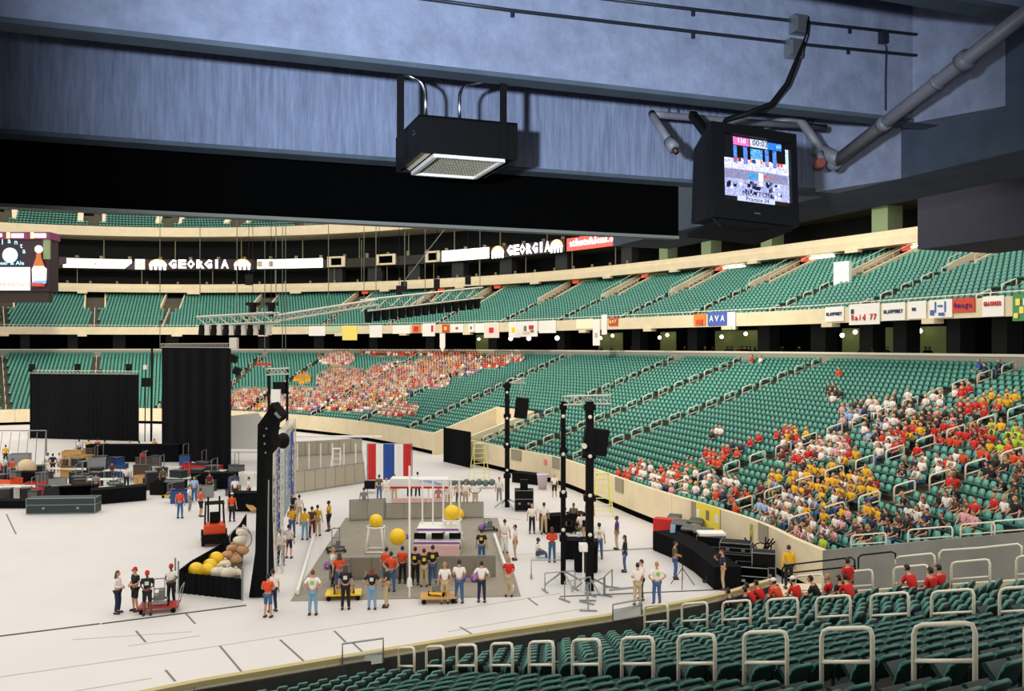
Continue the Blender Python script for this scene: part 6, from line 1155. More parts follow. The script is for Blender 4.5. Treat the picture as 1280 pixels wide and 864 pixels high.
# ---- scorers tables between the poles
skirt_table([G(703, 700), G(742, 700)], .95, 'black skirted scorers table between the near poles, front', 1.0)
skirt_table([G(718, 716), G(746, 717)], 1.5, 'tall black draped stand in front of the scorers table', .7); skirt_table([G(682, 668), G(735, 664)], 1., 'black skirted scorers table farther back', 1.0)
for i, (u, v) in enumerate([(706, 660), (716, 658), (726, 660), (734, 668), (712, 676)]): mb = MB(); mb.box((0, 0, .2), (.45, .06, .34)); mb.box((0, .1, .04), (.25, .2, .06)); mb.build('monitor', BLKPAINT, loc=G(u, v + 16) + Vector((0, .4, .97)), label='black monitor on the scorers tables, %s of five' % ORD(i + 1), cat='monitor', group='monitors on the scorers tables')
pt = empty('potted_plant', G(724, 712) + Vector((0, .3, 1.5)), label='small potted plant on the tall black draped stand', cat='plant'); mb = MB(); mb.lathe([(.08, 0), (.12, .2)], n=8); mb.build('pot', WHITE, pt); mb = MB()
for i in range(14): a = i * 2.4; mb.add([(0, 0, .2), (.12 * math.cos(a) - .03, .12 * math.sin(a), .4), (.22 * math.cos(a), .22 * math.sin(a), .5 - .02 * (i % 4)), (.12 * math.cos(a) + .03, .12 * math.sin(a), .4)], [(0, 1, 2, 3)])
mb.build('leaves', M('leaf_green', s2l(50, 90, 50), .6), pt)
# folded barriers and bases at the foot of the poles
for i, (u, v) in enumerate([(683, 722), (700, 738), (722, 748), (745, 750), (760, 740), (735, 758)]):
    q = G(u, v); e = empty('barrier_frame', q, .3 * i, label='grey metal barrier frame at the poles foot, %s from the left' % ORD(i + 1), cat='barrier', group='barrier frames at the poles'); mb = MB(); mb.tube([(-.7, 0, .05), (-.7, 0, .8), (.7, 0, .8), (.7, 0, .05)], .03, 6); mb.build('frame', GREYM, e)
    mb = MB(); [mb.box((x, 0, .03), (.08, .7, .05)) for x in (-.7, .7)]; mb.build('feet', GREYM, e)
mb = MB(); q = G(738, 738); mb.cyl(G(762, 745) + Vector((0, 0, .25)), G(800, 741) + Vector((0, 0, .25)), .05, 6); mb.build('floor_pipe', GREYM, label='grey pipe lying on the floor right of the poles', cat='pipe')
mb = MB(); mb.tube([(0, 0, 0), (0, 0, 2.0)], .04, 6); mb.box((0, 0, 2.0), (.35, .5, .3)); mb.tube([(0, -.2, 2.0), (0, -.7, 2.1)], [.09, .12], 8); mb.build('video_camera', WHITE, loc=G(729, 742), label='white covered video camera on a stand between the poles', cat='camera')
# ---- control desk right
skirt_table([G(816, 688), G(842, 699), G(868, 716), G(893, 738)], 1.0, 'long black skirted control desk bending along the floor', 1.2)
skirt_table([G(836, 676), G(884, 699)], 1.1, 'second black desk with mixing gear behind the front desk', .8)
DESKG = M('desk_gear', s2l(110, 112, 104), .5)
for i, (u, v, w_) in enumerate([(852, 680, .8), (866, 688, .9), (882, 692, .9), (845, 672, .7), (873, 678, .8)]):
    e = empty('mixing_console', G(u, v + 4) + Vector((0, .5, 1.12)), -.5, label='grey mixing console on the control desks, %s of five' % ORD(i + 1), cat='console', group='consoles on the control desks'); mb = MB(); mb.prism([(-w_ / 2, -.3, 0), (-w_ / 2, .3, 0), (-w_ / 2, .3, .22), (-w_ / 2, -.3, .08)], (w_, 0, 0)); mb.build('body', DESKG, e)
    mb = MB(); [mb.box((-w_ / 2 + .08 + k * w_ / 8, j, .1 + (j + .3) * .24), (.03, .05, .03)) for k in range(8) for j in (-.15, 0, .15)]; mb.build('faders', BLKPAINT, e)
case(G(921, 720), 1.5, 1.0, 1.05, -.35, 'tall black road case with steel edges beside the tan wall'); q = G(921, 720); case(q + Vector((.0, .1, 1.12)), 1.4, .9, .4, -.35, 'low black case stacked on the tall road case')
case(G(889, 699), 1.3, .9, 1.15, -.35, 'black case with pale lid left of the tall road case'); case(G(940, 733), 1.4, 1.0, .9, -.3, 'low black case right of the tall road case', BLACK); case(G(955, 733), 1.0, .8, 1.5, -.3, 'dark stack of gear at the end of the tan wall')
mb = MB(); q = G(889, 699); mb.box((0, 0, 0), (1.3, .9, .12)); mb.build('pale_lid', WHITE, loc=q + Vector((0, 0, 1.3)), label='white board lying on the black case beside the mixing desk', cat='board')
c_ = empty('cable_heap', G(951, 718), label='heap of black tubing and stands against the wall end', cat='gear'); mb = MB()
for i in range(10): mb.tube([(random.uniform(-.8, .8), random.uniform(-.4, .4), .05), (random.uniform(-.8, .8), random.uniform(-.4, .4), random.uniform(1.2, 1.9))], .035, 5)
for i in range(3): mb.tube([(.5 * i - .5 + .35 * math.cos(a), .1, 1.1 + .35 * math.sin(a)) for a in np.linspace(0, 2 * PI, 13)], .03, 5)
mb.build('tubing', BLKPAINT, c_, kind='stuff')
ms = empty('microphone_stand', G(853, 733), label='thin tripod stand beside the olive-shirted person', cat='stand'); mb = MB(); mb.cyl((0, 0, .3), (0, 0, 1.7), .02, 6); mb.build('shaft', BLKPAINT, ms); mb = MB(); [mb.tube([(0, 0, .8), (.6 * math.cos(a), .6 * math.sin(a), 0)], .018, 5) for a in (0.3, 2.4, 4.5)]; mb.build('legs', BLKPAINT, ms)
rb = empty('red_cloth_box', G(836, 676), -.45, label='red cloth covered box behind the control desk', cat='box'); mb = MB(); mb.box((0, 0, .6), (1.6, .6, 1.2)); mb.build('cover', RED, rb)
mb = MB(); mb.box((0, 0, 0), (.25, .04, .45), Matrix.Rotation(.1, 3, 'Y')); mb.build('bottle', M('pale_blue_bottle', s2l(170, 210, 235), .3), loc=G(841, 690) + Vector((0, 0, 1.2)), label='pale blue sheet hanging on the control desk', cat='sheet')
# posters on the walls
def wall_px(u, v):                               # point on the far field wall under a pixel, with its normal
    s = s_px(u, 0); return s
def wall_poster(u0, u1, z0, z1, m, label, cat='banner', out=.04):
    s0, s1 = s_px(u0, 0), s_px(u1, 0); e = empty('wall_banner', (0, 0, 0), label=label, cat=cat); mb = MB(); ring(mb, rect(-out - .02, z0, -out, z1), min(s0, s1), max(s0, s1), .5); mb.build('sheet', m, e); return e, (s0 + s1) / 2
YB = M('banner_yellow', s2l(240, 214, 70), .7)
e, s = wall_poster(873, 901, .95, 2.15, YB, 'yellow cloth banner with three emblems hanging on the tan field wall')
for k, (ds, m) in enumerate(((.9, WHITE), (0, M('emblem_grey', s2l(120, 120, 100), .7)), (-.9, M('emblem_white_blue', s2l(225, 225, 235), .7)))):
    mb = MB(); ring(mb, [(-.085, 1.35), (-.065, 1.35), (-.065, 1.85 if k == 1 else 1.75), (-.085, 1.85 if k == 1 else 1.75)], s + ds - .14, s + ds + .14, .1); mb.build('emblem', m, e)
wall_poster(938, 943, .9, 1.9, M('green_yellow_poster', s2l(150, 160, 60), .7, noise=.6, scale=5), 'narrow green and yellow poster on the field wall', 'poster')
for i, u in enumerate((866, 950, 769, 690, 640)): wall_poster(u, u + 11, 1.2, 2.11, M('grey_vent', s2l(150, 140, 118), .8), 'grey vent panel in the field wall, %s' % ['under the orange shirts', 'nearest the corner', 'above the yellow ladder', 'right of the far pole', 'left of the far bin'][i], 'vent')
mb = MB(); s = s_px(682, 0); ring(mb, [(-.06, 1.3), (-.04, 1.3), (-.04, 1.75), (-.06, 1.75)], s - .2, s + .25, .2); mb.build('wall_sticker', M('pink_mark', s2l(230, 130, 120), .7), label='small pink mark on the field wall above the lilac bin', cat='sticker')
# people's small group gear, chairs at the left table row
for i in range(7):
    q = G(96 + i * 12, 566 + i * .6); mb = MB(); mb.box((0, 0, .45), (.45, .45, .05)); mb.box((0, .22, .8), (.45, .04, .5)); [mb.cyl((x, y, 0), (x, y, .45), .02, 5) for x in (-.2, .2) for y in (-.2, .2)]
    mb.build('folding_chair', GREYB, loc=q, label='grey folding chair below the wide far curtain, %s from the left' % ORD(i + 1), cat='chair', group='chairs below the far curtain')
# ---- loose pit gear between the tables
TBX = [M('toolbox_black', (.01, .01, .012), .5), CRTE, M('toolbox_grey', s2l(90, 92, 90), .5), REDC, M('case_dark_green', (0, 0, 0)), WOOD, M('toolbox_brown', s2l(80, 60, 44), .6)]
rr = random.Random(11); CN = ['black', 'blue', 'grey', 'red', 'dark green', 'wooden', 'brown']; spots = sorted([(rr.uniform(78, 300), rr.uniform(578, 620)) for _ in range(46)] + [(rr.uniform(-5, 60), rr.uniform(582, 632)) for _ in range(14)])
for i, (u, v) in enumerate(spots):
    k = rr.choice([0, 0, 0, 1, 2, 2, 3, 4, 4, 5, 6]); w_, d_, h_ = rr.uniform(.6, 1.3), rr.uniform(.4, .8), rr.uniform(.4, 1.3); m = TBX[k]
    e = empty('toolbox', G(u, v + (6 if u > 180 else 0)), rr.uniform(-.6, .6), label='%s toolbox or case among the pit gear, %s from the left' % (CN[k], ORD(i + 1)), cat='toolbox', group='loose cases among the pit tables')
    mb = MB(); mb.box((0, 0, h_ / 2), (w_, d_, h_)); mb.build('body', m, e); mb = MB(); mb.box((0, 0, h_ + .03), (w_ + .04, d_ + .04, .06)); mb.build('lid', TBX[0] if k != 0 else TBX[2], e)
    if i % 3 == 0: mb = MB(); mb.tube([(-.2, 0, h_), (-.2, 0, h_ + .9), (.25, 0, h_ + 1.1), (.25, 0, h_)], .03, 5); mb.build('handle', GREYM, e)
# ================================================================= SIGNS, BANNERS, TRUSSES OVERHEAD
def sgn_frame(s, t, z):
    """point on the ring and rotation so that local x runs left to right as seen from the floor, local -y faces the floor"""
    p = WP(s, t, z); n = W(s, 0)[1]; return p, math.atan2(n.y, n.x) - PI / 2
def ring_span(u0, u1, t): return s_px(u0, t), s_px(u1, t)
def led(u0, u1, z0, z1, m, label, name='led_sign', t=35.75, cat='sign', r=None):
    s0, s1 = ring_span(u0, u1, t); a, b = min(s0, s1), max(s0, s1); e = empty(name, (0, 0, 0), label=label, cat=cat)
    mb = MB(); ring(mb, rect(t - .2, z0, t, z1), a, b, 1.); mb.build('display_face', m, e); return e, (a + b) / 2
LW = M('led_white', (1., .97, .86), .5, emit=1.3); LWW = M('led_hot_white', (1., .95, 1.), .5, emit=1.6); LOR = M('led_orange', (1., .55, .25), .5, emit=1.2); LPI = M('led_pink_edge', (.9, .3, .4), .5, emit=.5); LRD = M('led_red', (.75, .09, .07), .5, emit=.75); BKP = M('led_black', (.02, .004, .01), .5)
LETTERS = {}
def word(e, s, t, z, txt, size, m, width, bold=0., asp=None):
    """letters set one by one along the curved fascia, filling a given width"""
    n = len(txt); st = width / n; loc_k = 1. / max(.2, (WP(s + .5, t, 0) - WP(s - .5, t, 0)).length)
    for k, ch in enumerate(txt):
        if ch == ' ': continue
        p, a = sgn_frame(s - (k - (n - 1) / 2) * st * loc_k * SGN(s), t, z)
        key = (ch, round(bold / size, 2))
        if key not in LETTERS:
            cu = bpy.data.curves.new('l', 'FONT'); cu.body = ch; cu.size = 1; cu.extrude = .02; cu.offset = bold / size; cu.align_x = 'CENTER'; cu.align_y = 'CENTER'; cu.resolution_u = 1
            o_ = bpy.data.objects.new('l', cu); C.objects.link(o_); LETTERS[key] = bpy.data.meshes.new_from_object(o_.evaluated_get(bpy.context.evaluated_depsgraph_get())); bpy.data.objects.remove(o_)
        me = LETTERS[key].copy(); me.materials.clear(); me.materials.append(m)
        if not len(me.vertices): continue
        dx = max(v.co.x for v in me.vertices) - min(v.co.x for v in me.vertices); o_ = bpy.data.objects.new('letter', me); C.objects.link(o_); o_.parent = e; o_.location = p; o_.rotation_euler = (PI / 2, 0, a); o_.scale = (min(st * .86 / max(dx, .01), 2.6 * size if ch not in 'Iil.1' else 1.2 * size), size, 1)
def SGN(s): return 1 if PX(WP(s + .5, 30, 0))[0] < PX(WP(s - .5, 30, 0))[0] else -1
def peach(e, s, t, z, w_, h):
    p, a = sgn_frame(s, t, z); R = Matrix.Rotation(a, 3, 'Z'); mb = MB(); pts = [(-w_ / 2, 0, -h * .1)] + [(w_ / 2 * math.cos(x), 0, -h * .1 + h * .6 * math.sin(x)) for x in np.linspace(PI, 0, 9)[1:-1]] + [(w_ / 2, 0, -h * .1)]
    mb.prism([p + R @ Vector(q) for q in pts], R @ Vector((0, .04, 0))); mb.build('arch', LOR, e)
    mb = MB(); pts = [(x * .82, -.02, z_ * .75 - .06 * h) for x, _, z_ in pts]; mb.prism([p + R @ Vector(q) for q in pts], R @ Vector((0, .03, 0)))
    for k in range(4): x = (-.375 + k * .25) * w_; mb.prism([p + R @ Vector(q) for q in ((x - w_ * .09, -.02, -h * .05), (x + w_ * .09, -.02, -h * .05), (x + w_ * .07, -.02, -h * .5), (x - w_ * .07, -.02, -h * .5))], R @ Vector((0, .03, 0)))
    mb.build('fingers', LWW, e)
ZA, ZB = 24.1, 25.9
e, s = led(79, 166, ZA + .1, ZB - .1, LW, 'white leaf-shaped lit sign, leftmost on the suite fascia')
word(e, s, 35.5, 25, 'sports', 1.0, M('faint_grey_ink', s2l(190, 180, 160), .6), 5.)
mb = MB(); p, a = sgn_frame(s_px(80, 35.5), 35.45, ZB); R = Matrix.Rotation(a, 3, 'Z'); mb.prism([p + R @ Vector(q) for q in ((-.6, 0, .1), (4.5, 0, .1), (2.2, 0, -.6), (-.6, 0, -1.4))], (0, .05, 0)); mb.build('dark_corner', BKP, e)
mb = MB(); p, a = sgn_frame(s_px(166, 35.5), 35.45, ZA); mb.prism([p + R @ Vector(q) for q in ((.6, 0, -.1), (.6, 0, 1.6), (-1.2, 0, .0))], (0, .05, 0)); mb.build('dark_corner', BKP, e)
e, s = led(168, 182, ZA, ZB, M('led_cream', (.85, .75, .62), .5, emit=.8), 'small square cream sign with an orange mark beside the leaf-shaped sign')
mb = MB(); p, a = sgn_frame(s, 35.5, 25); mb.box(p, (.7, .04, .7), Matrix.Rotation(a, 3, 'Z') @ Matrix.Rotation(.8, 3, 'Y')); mb.build('mark', LOR, e)
for (u0, u1, lab) in ((183, 318, 'left'), (613, 708, 'right')):
    e, s = led(u0, u1, ZA, ZB, BKP, 'lit word sign between two orange arches, on the %s suite fascia' % lab); s0, s1 = ring_span(u0, u1, 35.5); L = abs(s1 - s0) * (1.3 if u0 > 500 else 1.15)
    pa, pb = WP(s_px(u0 + (u1 - u0) * .1, 35), 35.4, 25), WP(s_px(u1 - (u1 - u0) * .1, 35), 35.4, 25); wd_ = (pb - pa).length
    peach(e, s_px(u0 + (u1 - u0) * .1, 35.4), 35.05, 24.95, wd_ * .2, 1.9); peach(e, s_px(u0 + (u1 - u0) * .9, 35.4), 35.05, 24.95, wd_ * .2, 1.9)
    word(e, s_px((u0 + u1) / 2, 35.4), 35.42, 25., 'GEORGIA', 2.0, LWW, wd_ * .72, .09)
e, s = led(323, 405, ZA + .1, ZB - .1, LW, 'long plain white lit sign right of the left word sign')
for u in (326, 337): mb = MB(); p, a = sgn_frame(s_px(u, 35.4), 35.5, 25); mb.box(p, (.9, .04, 1.), Matrix.Rotation(a, 3, 'Z')); mb.build('grey_block', M('faint_grey_ink', (0, 0, 0)), e)
led(553, 611, ZA + .1, ZB, LWW, 'plain bright white lit sign left of the right word sign')
e, s = led(710, 775, ZA, ZB, LRD, 'red lit sign with a white web address, rightmost on the suite fascia'); pa, pb = WP(s_px(713, 35), 35.4, 25), WP(s_px(772, 35), 35.4, 25)
word(e, s_px(742, 35.4), 35.42, 25.1, 'atlantafalcons.com', 1.35, LWW, (pb - pa).length, .04)
# tan window frames (camera bays) on the suite fascia
for i, (u0, u1) in enumerate(((409, 431), (471, 495), (532, 549))):
    e = empty('camera_bay', (0, 0, 0), label='tan framed dark opening on the suite fascia, %s of three' % ORD(i + 1), cat='window', group='tan framed openings on the suite fascia'); s0, s1 = ring_span(u0, u1, 35.5); a, b = min(s0, s1), max(s0, s1)
    mb = MB(); ring(mb, rect(35.4, 24.2, 35.75, 24.5), a, b, 1); ring(mb, rect(35.4, 25.7, 35.75, 26.0), a, b, 1); ring(mb, rect(35.4, 24.2, 35.75, 26.), a, a + .35, .4); ring(mb, rect(35.4, 24.2, 35.75, 26.), b - .35, b, .4); mb.build('frame', ARENA_CONC, e); mb = MB(); ring(mb, rect(35.7, 24.4, 35.78, 25.8), a, b, 1); mb.build('dark_pane', BLACK, e)
# folding seats and rails glimpsed along the club and suite ledges
mb = MB()
for s in np.arange(s_px(790, 36), SMAX - 8, 2.3): p = WP(s, 36.4, 25.6); mb.box((p.x, p.y, 26.0), (.5, .5, .8)); p = WP(s + 1, 36.4, 21.); mb.box((p.x, p.y, 21.6), (.3, .3, .8))
mb.build('suite_ledge_chairs', M('dull_tan', s2l(128, 120, 92), .8), kind='stuff', label='small tan chairs and rails along the dark suite ledges', cat='chairs')
# ---- scoreboard at the left
YS = 118.; sb = empty('scoreboard', (0, 0, 0), label='big dark scoreboard at the left edge with a lit bottle picture', cat='scoreboard')
def bxp(u0, v0, u1, v1, y, d, nm, m, par=sb): a, b = AT(u0, v1, y), AT(u1, v0, y); mb = MB(); mb.box(((a.x + b.x) / 2, y + d / 2, (a.z + b.z) / 2), (b.x - a.x, d, b.z - a.z)); return mb.build(nm, m, par)
bxp(-70, 299, 61, 364, YS, 2.5, 'cabinet', BKP); bxp(-70, 290, 62, 299, YS - .3, 2.8, 'top_banner', M('sign_purple', (.12, .015, .06), .5, emit=.35)); bxp(54, 298, 62, 324, YS - .1, .3, 'side_frame', GRN)
bxp(-70, 364, 61, 378, YS + .4, 1., 'lower_box', M('sign_brown', s2l(40, 26, 18), .7))
for u in (8, 38): bxp(u, 290.5, u + 4, 298, YS - .5, .1, 'orange_mark', LOR); 
bxp(14, 292, 29, 297, YS - .5, .1, 'white_word', LWW); bxp(43, 292, 57, 297, YS - .5, .1, 'white_word', LWW); bxp(-8, 292, 2, 296, YS - .5, .1, 'white_word', LWW)
bxp(-70, 334, 37, 363, YS - .3, .2, 'white_panel', M('led_grey_white', (.62, .56, .55), .5, emit=.9)); q = AT(14, 356, YS - .5); text('lettering', 'EXPERIENCE', .75, M('faint_grey_ink', (0, 0, 0)), sb, q, sx=1.3)
LBL = M('led_pale_blue', (.35, .7, .95), .5, emit=1.2); mb = MB(); c = AT(12, 319, YS - .4); mb.cyl(c, c + Vector((0, .15, 0)), .85, 20); mb.build('disc', LWW, sb); mb = MB(); mb.cyl(c + Vector((0, .05, 0)), c + Vector((0, .18, 0)), 1.0, 20); mb.build('disc_rim', LBL, sb)
for k, ch_ in enumerate('Atlanta'): a = PI * .95 - k * PI * .9 / 6; text('lettering', ch_, 1.0, LBL, sb, c + Vector((2.0 * math.cos(a), -.1, .3 + 1.6 * math.sin(a)))).rotation_euler = (PI / 2, a - PI / 2 if False else 0, 0)
text('lettering', 'Beer & Ale', .75, LBL, sb, AT(13, 329, YS - .4), sx=1.1)
bt = MB(); b0 = AT(48, 358, YS - .5); S_ = YS / F; bt.lathe([(7.0 * S_ * 1., 0), (7.2 * S_, 4 * S_)], b0, 14); bt.build('bottle_base', M('sign_red', (.4, .04, .02), .5, emit=.5), sb)
def flatshape(nm, pts, m, y): mb = MB(); mb.prism([AT(u, v, y) for u, v in pts], (0, .15, 0)); return mb.build(nm, m, sb)
flatshape('bottle_glass', [(41, 358), (55, 358), (56, 338), (54, 330), (51, 322), (50.5, 316), (45.5, 316), (45, 322), (42, 330), (40, 338)], M('sign_amber', (.35, .09, .02), .5, emit=.6), YS - .45)
flatshape('bottle_label', [(40.5, 353), (57, 353), (57.5, 336), (54, 333), (42, 333), (40, 336)], LWW, YS - .6); flatshape('label_blue', [(41, 354.5), (57, 354.5), (57, 350), (41, 351)], M('led_blue', (.1, .3, .9), .5, emit=.9), YS - .7)
mb = MB(); c = AT(48, 311.5, YS - .5); mb.cyl(c, c + Vector((0, .15, 0)), .5, 14); mb.build('bottle_cap', LW, sb)
# ---- banners on the mezzanine fascia: (u0, u1, dz below the top rail, height, colour, text, text colour, label)
def cloth_banner(u0, u1, zt, h, m, label, txt=None, tm=None, ts=.4, grp=None, extra=None, tz=0.):
    s0, s1 = ring_span(u0, u1, 20.8); a, b = min(s0, s1), max(s0, s1); e = empty('fascia_banner', (0, 0, 0), label=label, cat='banner'); mb = MB(); ring(mb, rect(20.80, zt - h, 20.85, zt), a, b, .6); mb.build('sheet', m, e)
    pa, pb = WP(a, 20.7, 13), WP(b, 20.7, 13); L = (pb - pa).length
    if txt:
        word(e, (a + b) / 2, 20.76, zt - h / 2 + tz, txt, ts, tm, L * .85, .01)
    if extra:
        for (fx, fz, w_, hh, mm) in extra: p, an = sgn_frame(a + (b - a) * (1 - fx), 20.77, zt - h * fz); mb = MB(); mb.box(p, (w_, .03, hh), Matrix.Rotation(an, 3, 'Z')); mb.build('print', mm, e)
    return e
BW = M('banner_white', s2l(240, 236, 228), .7); BRED = M('banner_red', s2l(205, 70, 45), .7); BOR = M('banner_orange', s2l(232, 130, 50), .7); BBL = M('banner_royal', s2l(70, 95, 180), .7); INKB = M('ink_navy', s2l(50, 60, 100), .7); INKR = M('ink_red', s2l(200, 40, 40), .7); BYL = M('banner_pale_yellow', s2l(240, 222, 110), .7); BGR = M('banner_green', s2l(70, 140, 80), .7)
cloth_banner(1031, 1056, 13.72, 1.15, BW, 'white banner with small dark company name, left end of the right row', 'BLAUPUNKT', INKB, .36); cloth_banner(1061, 1101, 13.8, 1.55, BW, 'large white banner with red handwriting Raid 77', 'Raid 77', INKR, .6, tz=-.25, extra=[(.12, .35, .35, .35, INKB)])
cloth_banner(1103, 1131, 13.72, 1.25, BW, 'white banner with dark company name right of the Raid banner', 'BLAUPUNKT', INKB, .36); cloth_banner(1133, 1158, 13.72, 1.2, BW, 'white banner with faint blue oval', None, None, extra=[(.35, .45, .4, .22, INKB)])
cloth_banner(1160, 1190, 13.72, 1.2, BW, 'white banner with blue squares and bars', None, None, extra=[(.3, .4, .12, .7, BBL), (.5, .35, .5, .12, BBL), (.72, .4, .12, .7, BBL), (.15, .7, .4, .35, BBL), (.55, .8, .6, .2, BBL)])
cloth_banner(1192, 1217, 13.72, .9, BRED, 'red and orange banner with purple script', 'Omega', M('ink_purple', s2l(110, 50, 120), .7), .5); cloth_banner(1226, 1254, 13.72, 1.25, BW, 'white banner with red company name GRAINGER', 'GRAINGER', INKR, .38, tz=.15); cloth_banner(1267, 1290, 13.75, 1.6, BGR, 'green banner with yellow and white squares at the right edge', None, None, extra=[(.3, .3, .4, .4, BYL), (.7, .3, .4, .4, BW), (.5, .6, .4, .4, BYL), (.2, .8, .4, .3, BYL)])
cloth_banner(867, 882, 13.7, 1.1, BOR, 'orange banner, two tones, left of the blue banner', None, None, extra=[(.5, .7, 1.0, .5, BRED)]); cloth_banner(885, 908, 13.8, 1.25, BBL, 'blue banner with white lettering', 'AVA', BW, .8); cloth_banner(909, 920, 13.75, 1.6, BW, 'blank white sheet right of the blue banner')
cloth_banner(760, 771, 13.7, .85, BRED, 'small orange banner with yellow letters', '&AT', BYL, .5); cloth_banner(752, 759, 14.1, 2.2, BW, 'narrow tall white banner left of the small orange one'); cloth_banner(740, 750, 13.6, 2.9, BW, 'tall white rounded banner hanging below the fascia', None, None, extra=[(.5, .6, .4, .5, M('faint_grey_ink', (0, 0, 0)))]); cloth_banner(721, 740, 13.7, 1.1, M('banner_cream', s2l(244, 238, 205), .7), 'cream banner left of the tall white rounded banner')
cloth_banner(674, 694, 13.7, 1.5, BW, 'plain white sheet, right of the cartoon-free grey and red print banner' .replace('cartoon-free ', '')); cloth_banner(651, 671, 13.7, 1.9, BW, 'white banner with grey and red print', None, None, extra=[(.3, .5, .5, .8, M('robot_grey', (0, 0, 0))), (.65, .4, .9, .5, INKR), (.7, .65, .6, .3, M('robot_grey', (0, 0, 0)))])
cloth_banner(636, 650, 13.7, 2.0, BW, 'white banner with a yellow spot', None, None, extra=[(.4, .5, .6, .6, YEL)]); cloth_banner(605, 624, 13.7, 2.0, M('banner_pink', s2l(236, 216, 204), .7), 'pinkish banner with a small red arch', None, None, extra=[(.5, .5, .9, .7, INKR)])
for (u0, u1, zt, h, m, lab, ex) in [(386, 406, 13.7, 1.5, BW, 'pale banner farthest left in the far row', []), (407, 426, 13.6, .9, M('banner_sage', s2l(190, 205, 160), .7), 'pale green banner left of the yellow one', []), (427, 446, 13.7, 2.2, BYL, 'plain yellow banner in the far row', []), (461, 478, 13.7, 1.8, BW, 'white banner right of the yellow one', []), (490, 512, 13.6, 1.2, BW, 'cream white banner left of the orange patterned one', []), (514, 525, 13.6, 1.1, BOR, 'orange and brown patterned banner', [(.5, .5, .9, .7, INKR)]), (527, 543, 13.8, 1.8, BW, 'white banner with red corner', [(.8, .4, .4, .9, INKR)]), (553, 561, 13.6, 1.1, BRED, 'small red and yellow banner above the hanging white cloth', [(.5, .5, .5, .5, YEL)]), (563, 578, 13.6, 1.1, BW, 'white banner with a small red triangle', [(.5, .5, .5, .3, INKR)]), (585, 592, 13.6, 1.1, BW, 'narrow white banner with grey mark', [(.5, .5, .3, .4, M('robot_grey', (0, 0, 0)))]), (594, 604, 13.6, 1.2, BW, 'narrow white banner left of the pinkish one', [])]:
    cloth_banner(u0, u1, zt, h, m, lab, extra=ex)
mb = MB(); s = s_px(554, 21); p, a = sgn_frame(s, 20.9, 12.4); R = Matrix.Rotation(a, 3, 'Z'); mb.prism([p + R @ Vector(q) for q in ((-.5, 0, 0), (.5, 0, 0), (.5, 0, -1.9), (0, 0, -2.6), (-.5, 0, -1.9))], (0, .05, 0)); mb.build('hanging_pennant', BW, label='white pointed pennant hanging below the far fascia', cat='pennant')
# little lights and colours in the concourse under the mezzanine
for i, (u, v) in enumerate([(696, 419), (661, 425), (638, 424)]): mb = MB(); p = WP(s_px(u, 22), 22., 11.6); mb.ball(p, .3, 8, 6); mb.build('concourse_light', LWW, label='small bright light under the fascia, %s from the right' % ORD(i + 1), cat='lamp', group='small lights under the fascia')
FIG = []
for i in range(46):
    u = random.choice([random.uniform(690, 1180), random.uniform(900, 960), random.uniform(1060, 1150)]); s = s_px(u, TT + 4); p = WP(s, TT + random.uniform(2, 6), ZT); FIG.append(((p.x, p.y, p.z - .0, AWAY + random.uniform(0, 6), 0, 0), random.choice(['black', 'black', 'red', 'navy', 'brown'])))
crowd_mass([((q[0], q[1], q[2] + .5, q[3], 0, 0), c) for q, c in FIG], label='dark figures walking in the concourse behind the top of the lower stand', cat='people')
# ---- lighting trusses hung over the floor
def light_truss(a, b, n, label, w=1.0, lamps=True, lz=-1.2):
    e = empty('lighting_truss', (0, 0, 0), label=label, cat='truss'); mb = MB(); truss(mb, a, b, w, None, .09); mb.build('truss', TRUSSM, e)
    if lamps:
        a = Vector(a); b = Vector(b)
        for i in range(n): p = a.lerp(b, (i + .5) / n); mb = MB(); mb.cyl(p + Vector((0, 0, -w * .4)), p + Vector((0, 0, lz)), .42, 8, .35); mb.box(p + Vector((0, 0, -w * .5)), (.5, .5, .2)); mb.build('lamp', BLKPAINT if lamps is True else lamps, e)
    for k in (0, .5, 1): mb = MB(); p = Vector(a).lerp(Vector(b), k); mb.cyl(p, p + Vector((0, 0, 16)), .035, 4); mb.build('cable', M('grey_green_cable', s2l(90, 100, 84), .6), e)
    return e
light_truss(AT(250, 402, 78), AT(345, 397, 74), 0, 'horizontal pale truss above the tall curtain with a row of hanging lamps', .8, False)
lt = [o for o in bpy.data.objects if o.name.startswith('lighting_truss')][-1]
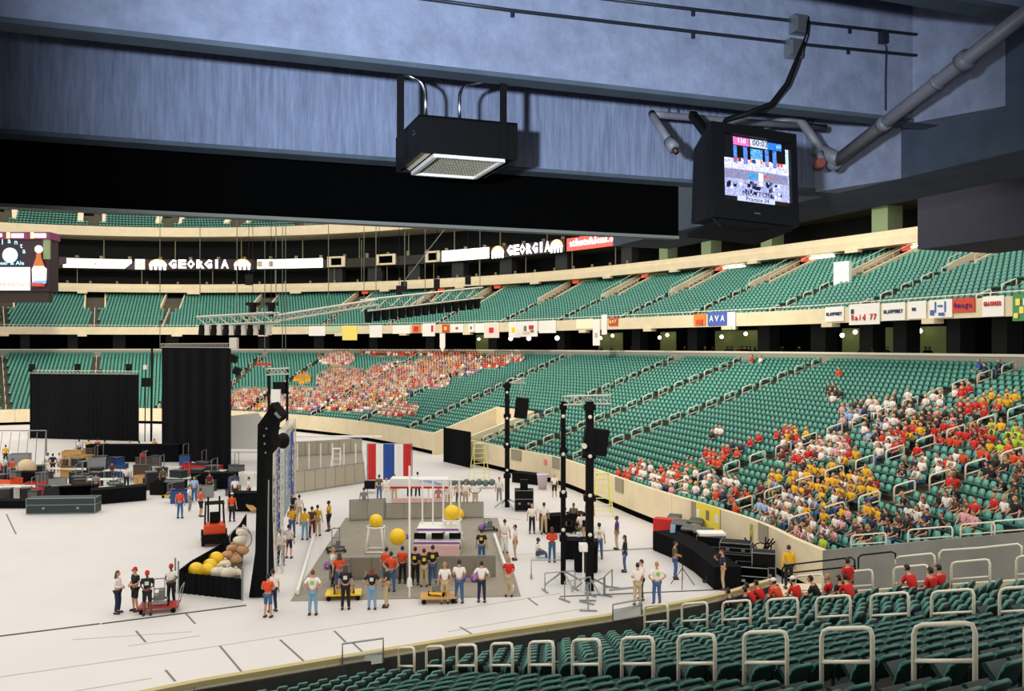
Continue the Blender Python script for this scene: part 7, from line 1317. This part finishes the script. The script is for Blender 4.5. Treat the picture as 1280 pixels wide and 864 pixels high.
for i in range(12): mb = MB(); p = AT(252 + i * 7.6, 406, 76); mb.cyl(p, p + Vector((0, 0, -.9)), .22, 8, .3); mb.build('lamp', TRUSSM if i % 2 else BLKPAINT, lt)
light_truss(AT(345, 398, 76), AT(470, 378, 84), 0, 'thin pale truss slanting up from the lamp row to the far truss', .5, False)
light_truss(AT(455, 382, 86), AT(600, 366, 96), 15, 'far truss carrying a row of black lamps over the mezzanine seats', 1.1, True, -1.7)
for i, u in enumerate((316, 339)): mb = MB(); p = AT(u, 380, 88); mb.cyl(p, p + Vector((0, 0, -1.2)), .4, 8, .3); mb.cyl(p + Vector((0, 0, 0)), p + Vector((0, 0, 14)), .03, 4); mb.box(p, (1.4, .4, .3)); mb.build('hanging_lamp', BLKPAINT, label='single black lamp hanging on a cable, %s of the pair above the lamp row' % ('left', 'right')[i], cat='lamp')
for i, (u, v, y) in enumerate([(311, 350, 90), (474, 345, 100), (499, 363, 100), (505, 358, 98), (546, 355, 98), (585, 350, 100)]):
    mb = MB(); p = AT(u, v, y); mb.box(p, (.65, .5, 1.05)); mb.cyl(p, p + Vector((0, 0, 12)), .03, 4); mb.build('hanging_speaker', BLKPAINT, label='black speaker on a cable before the suite level, %s from the left' % ORD(i + 1), cat='speaker', group='speakers hanging before the suite level')
for i, (u, v0, v1) in enumerate([(353, 250, 470), (357, 250, 470), (331, 300, 440), (200, 250, 437), (452, 300, 352), (506, 290, 358)]):
    mb = MB(); mb.cyl(AT(u, v0, 70), AT(u, v1, 70), .03, 4); mb.build('hanging_cable', M('grey_green_cable', (0, 0, 0)), label='thin vertical cable hanging before the far stands, %s of six' % ORD(i + 1), cat='cable', group='vertical cables before the far stands')
mb = MB(); mb.cyl(AT(558, 284, 90), AT(505, 352, 90), .05, 4); mb.build('slanting_cable', M('grey_green_cable', (0, 0, 0)), label='slanting cable crossing the suite level right of the white bay frames', cat='cable')
# white board on the mezzanine and tan tables
mb = MB(); s = s_px(1058, 29); ring(mb, rect(28.5, MZ0 + 3, 28.8, MZ0 + 5.2), s - .55, s + .55, .5); mb.build('white_board', WHITE, label='white board standing among the mezzanine seats', cat='board')
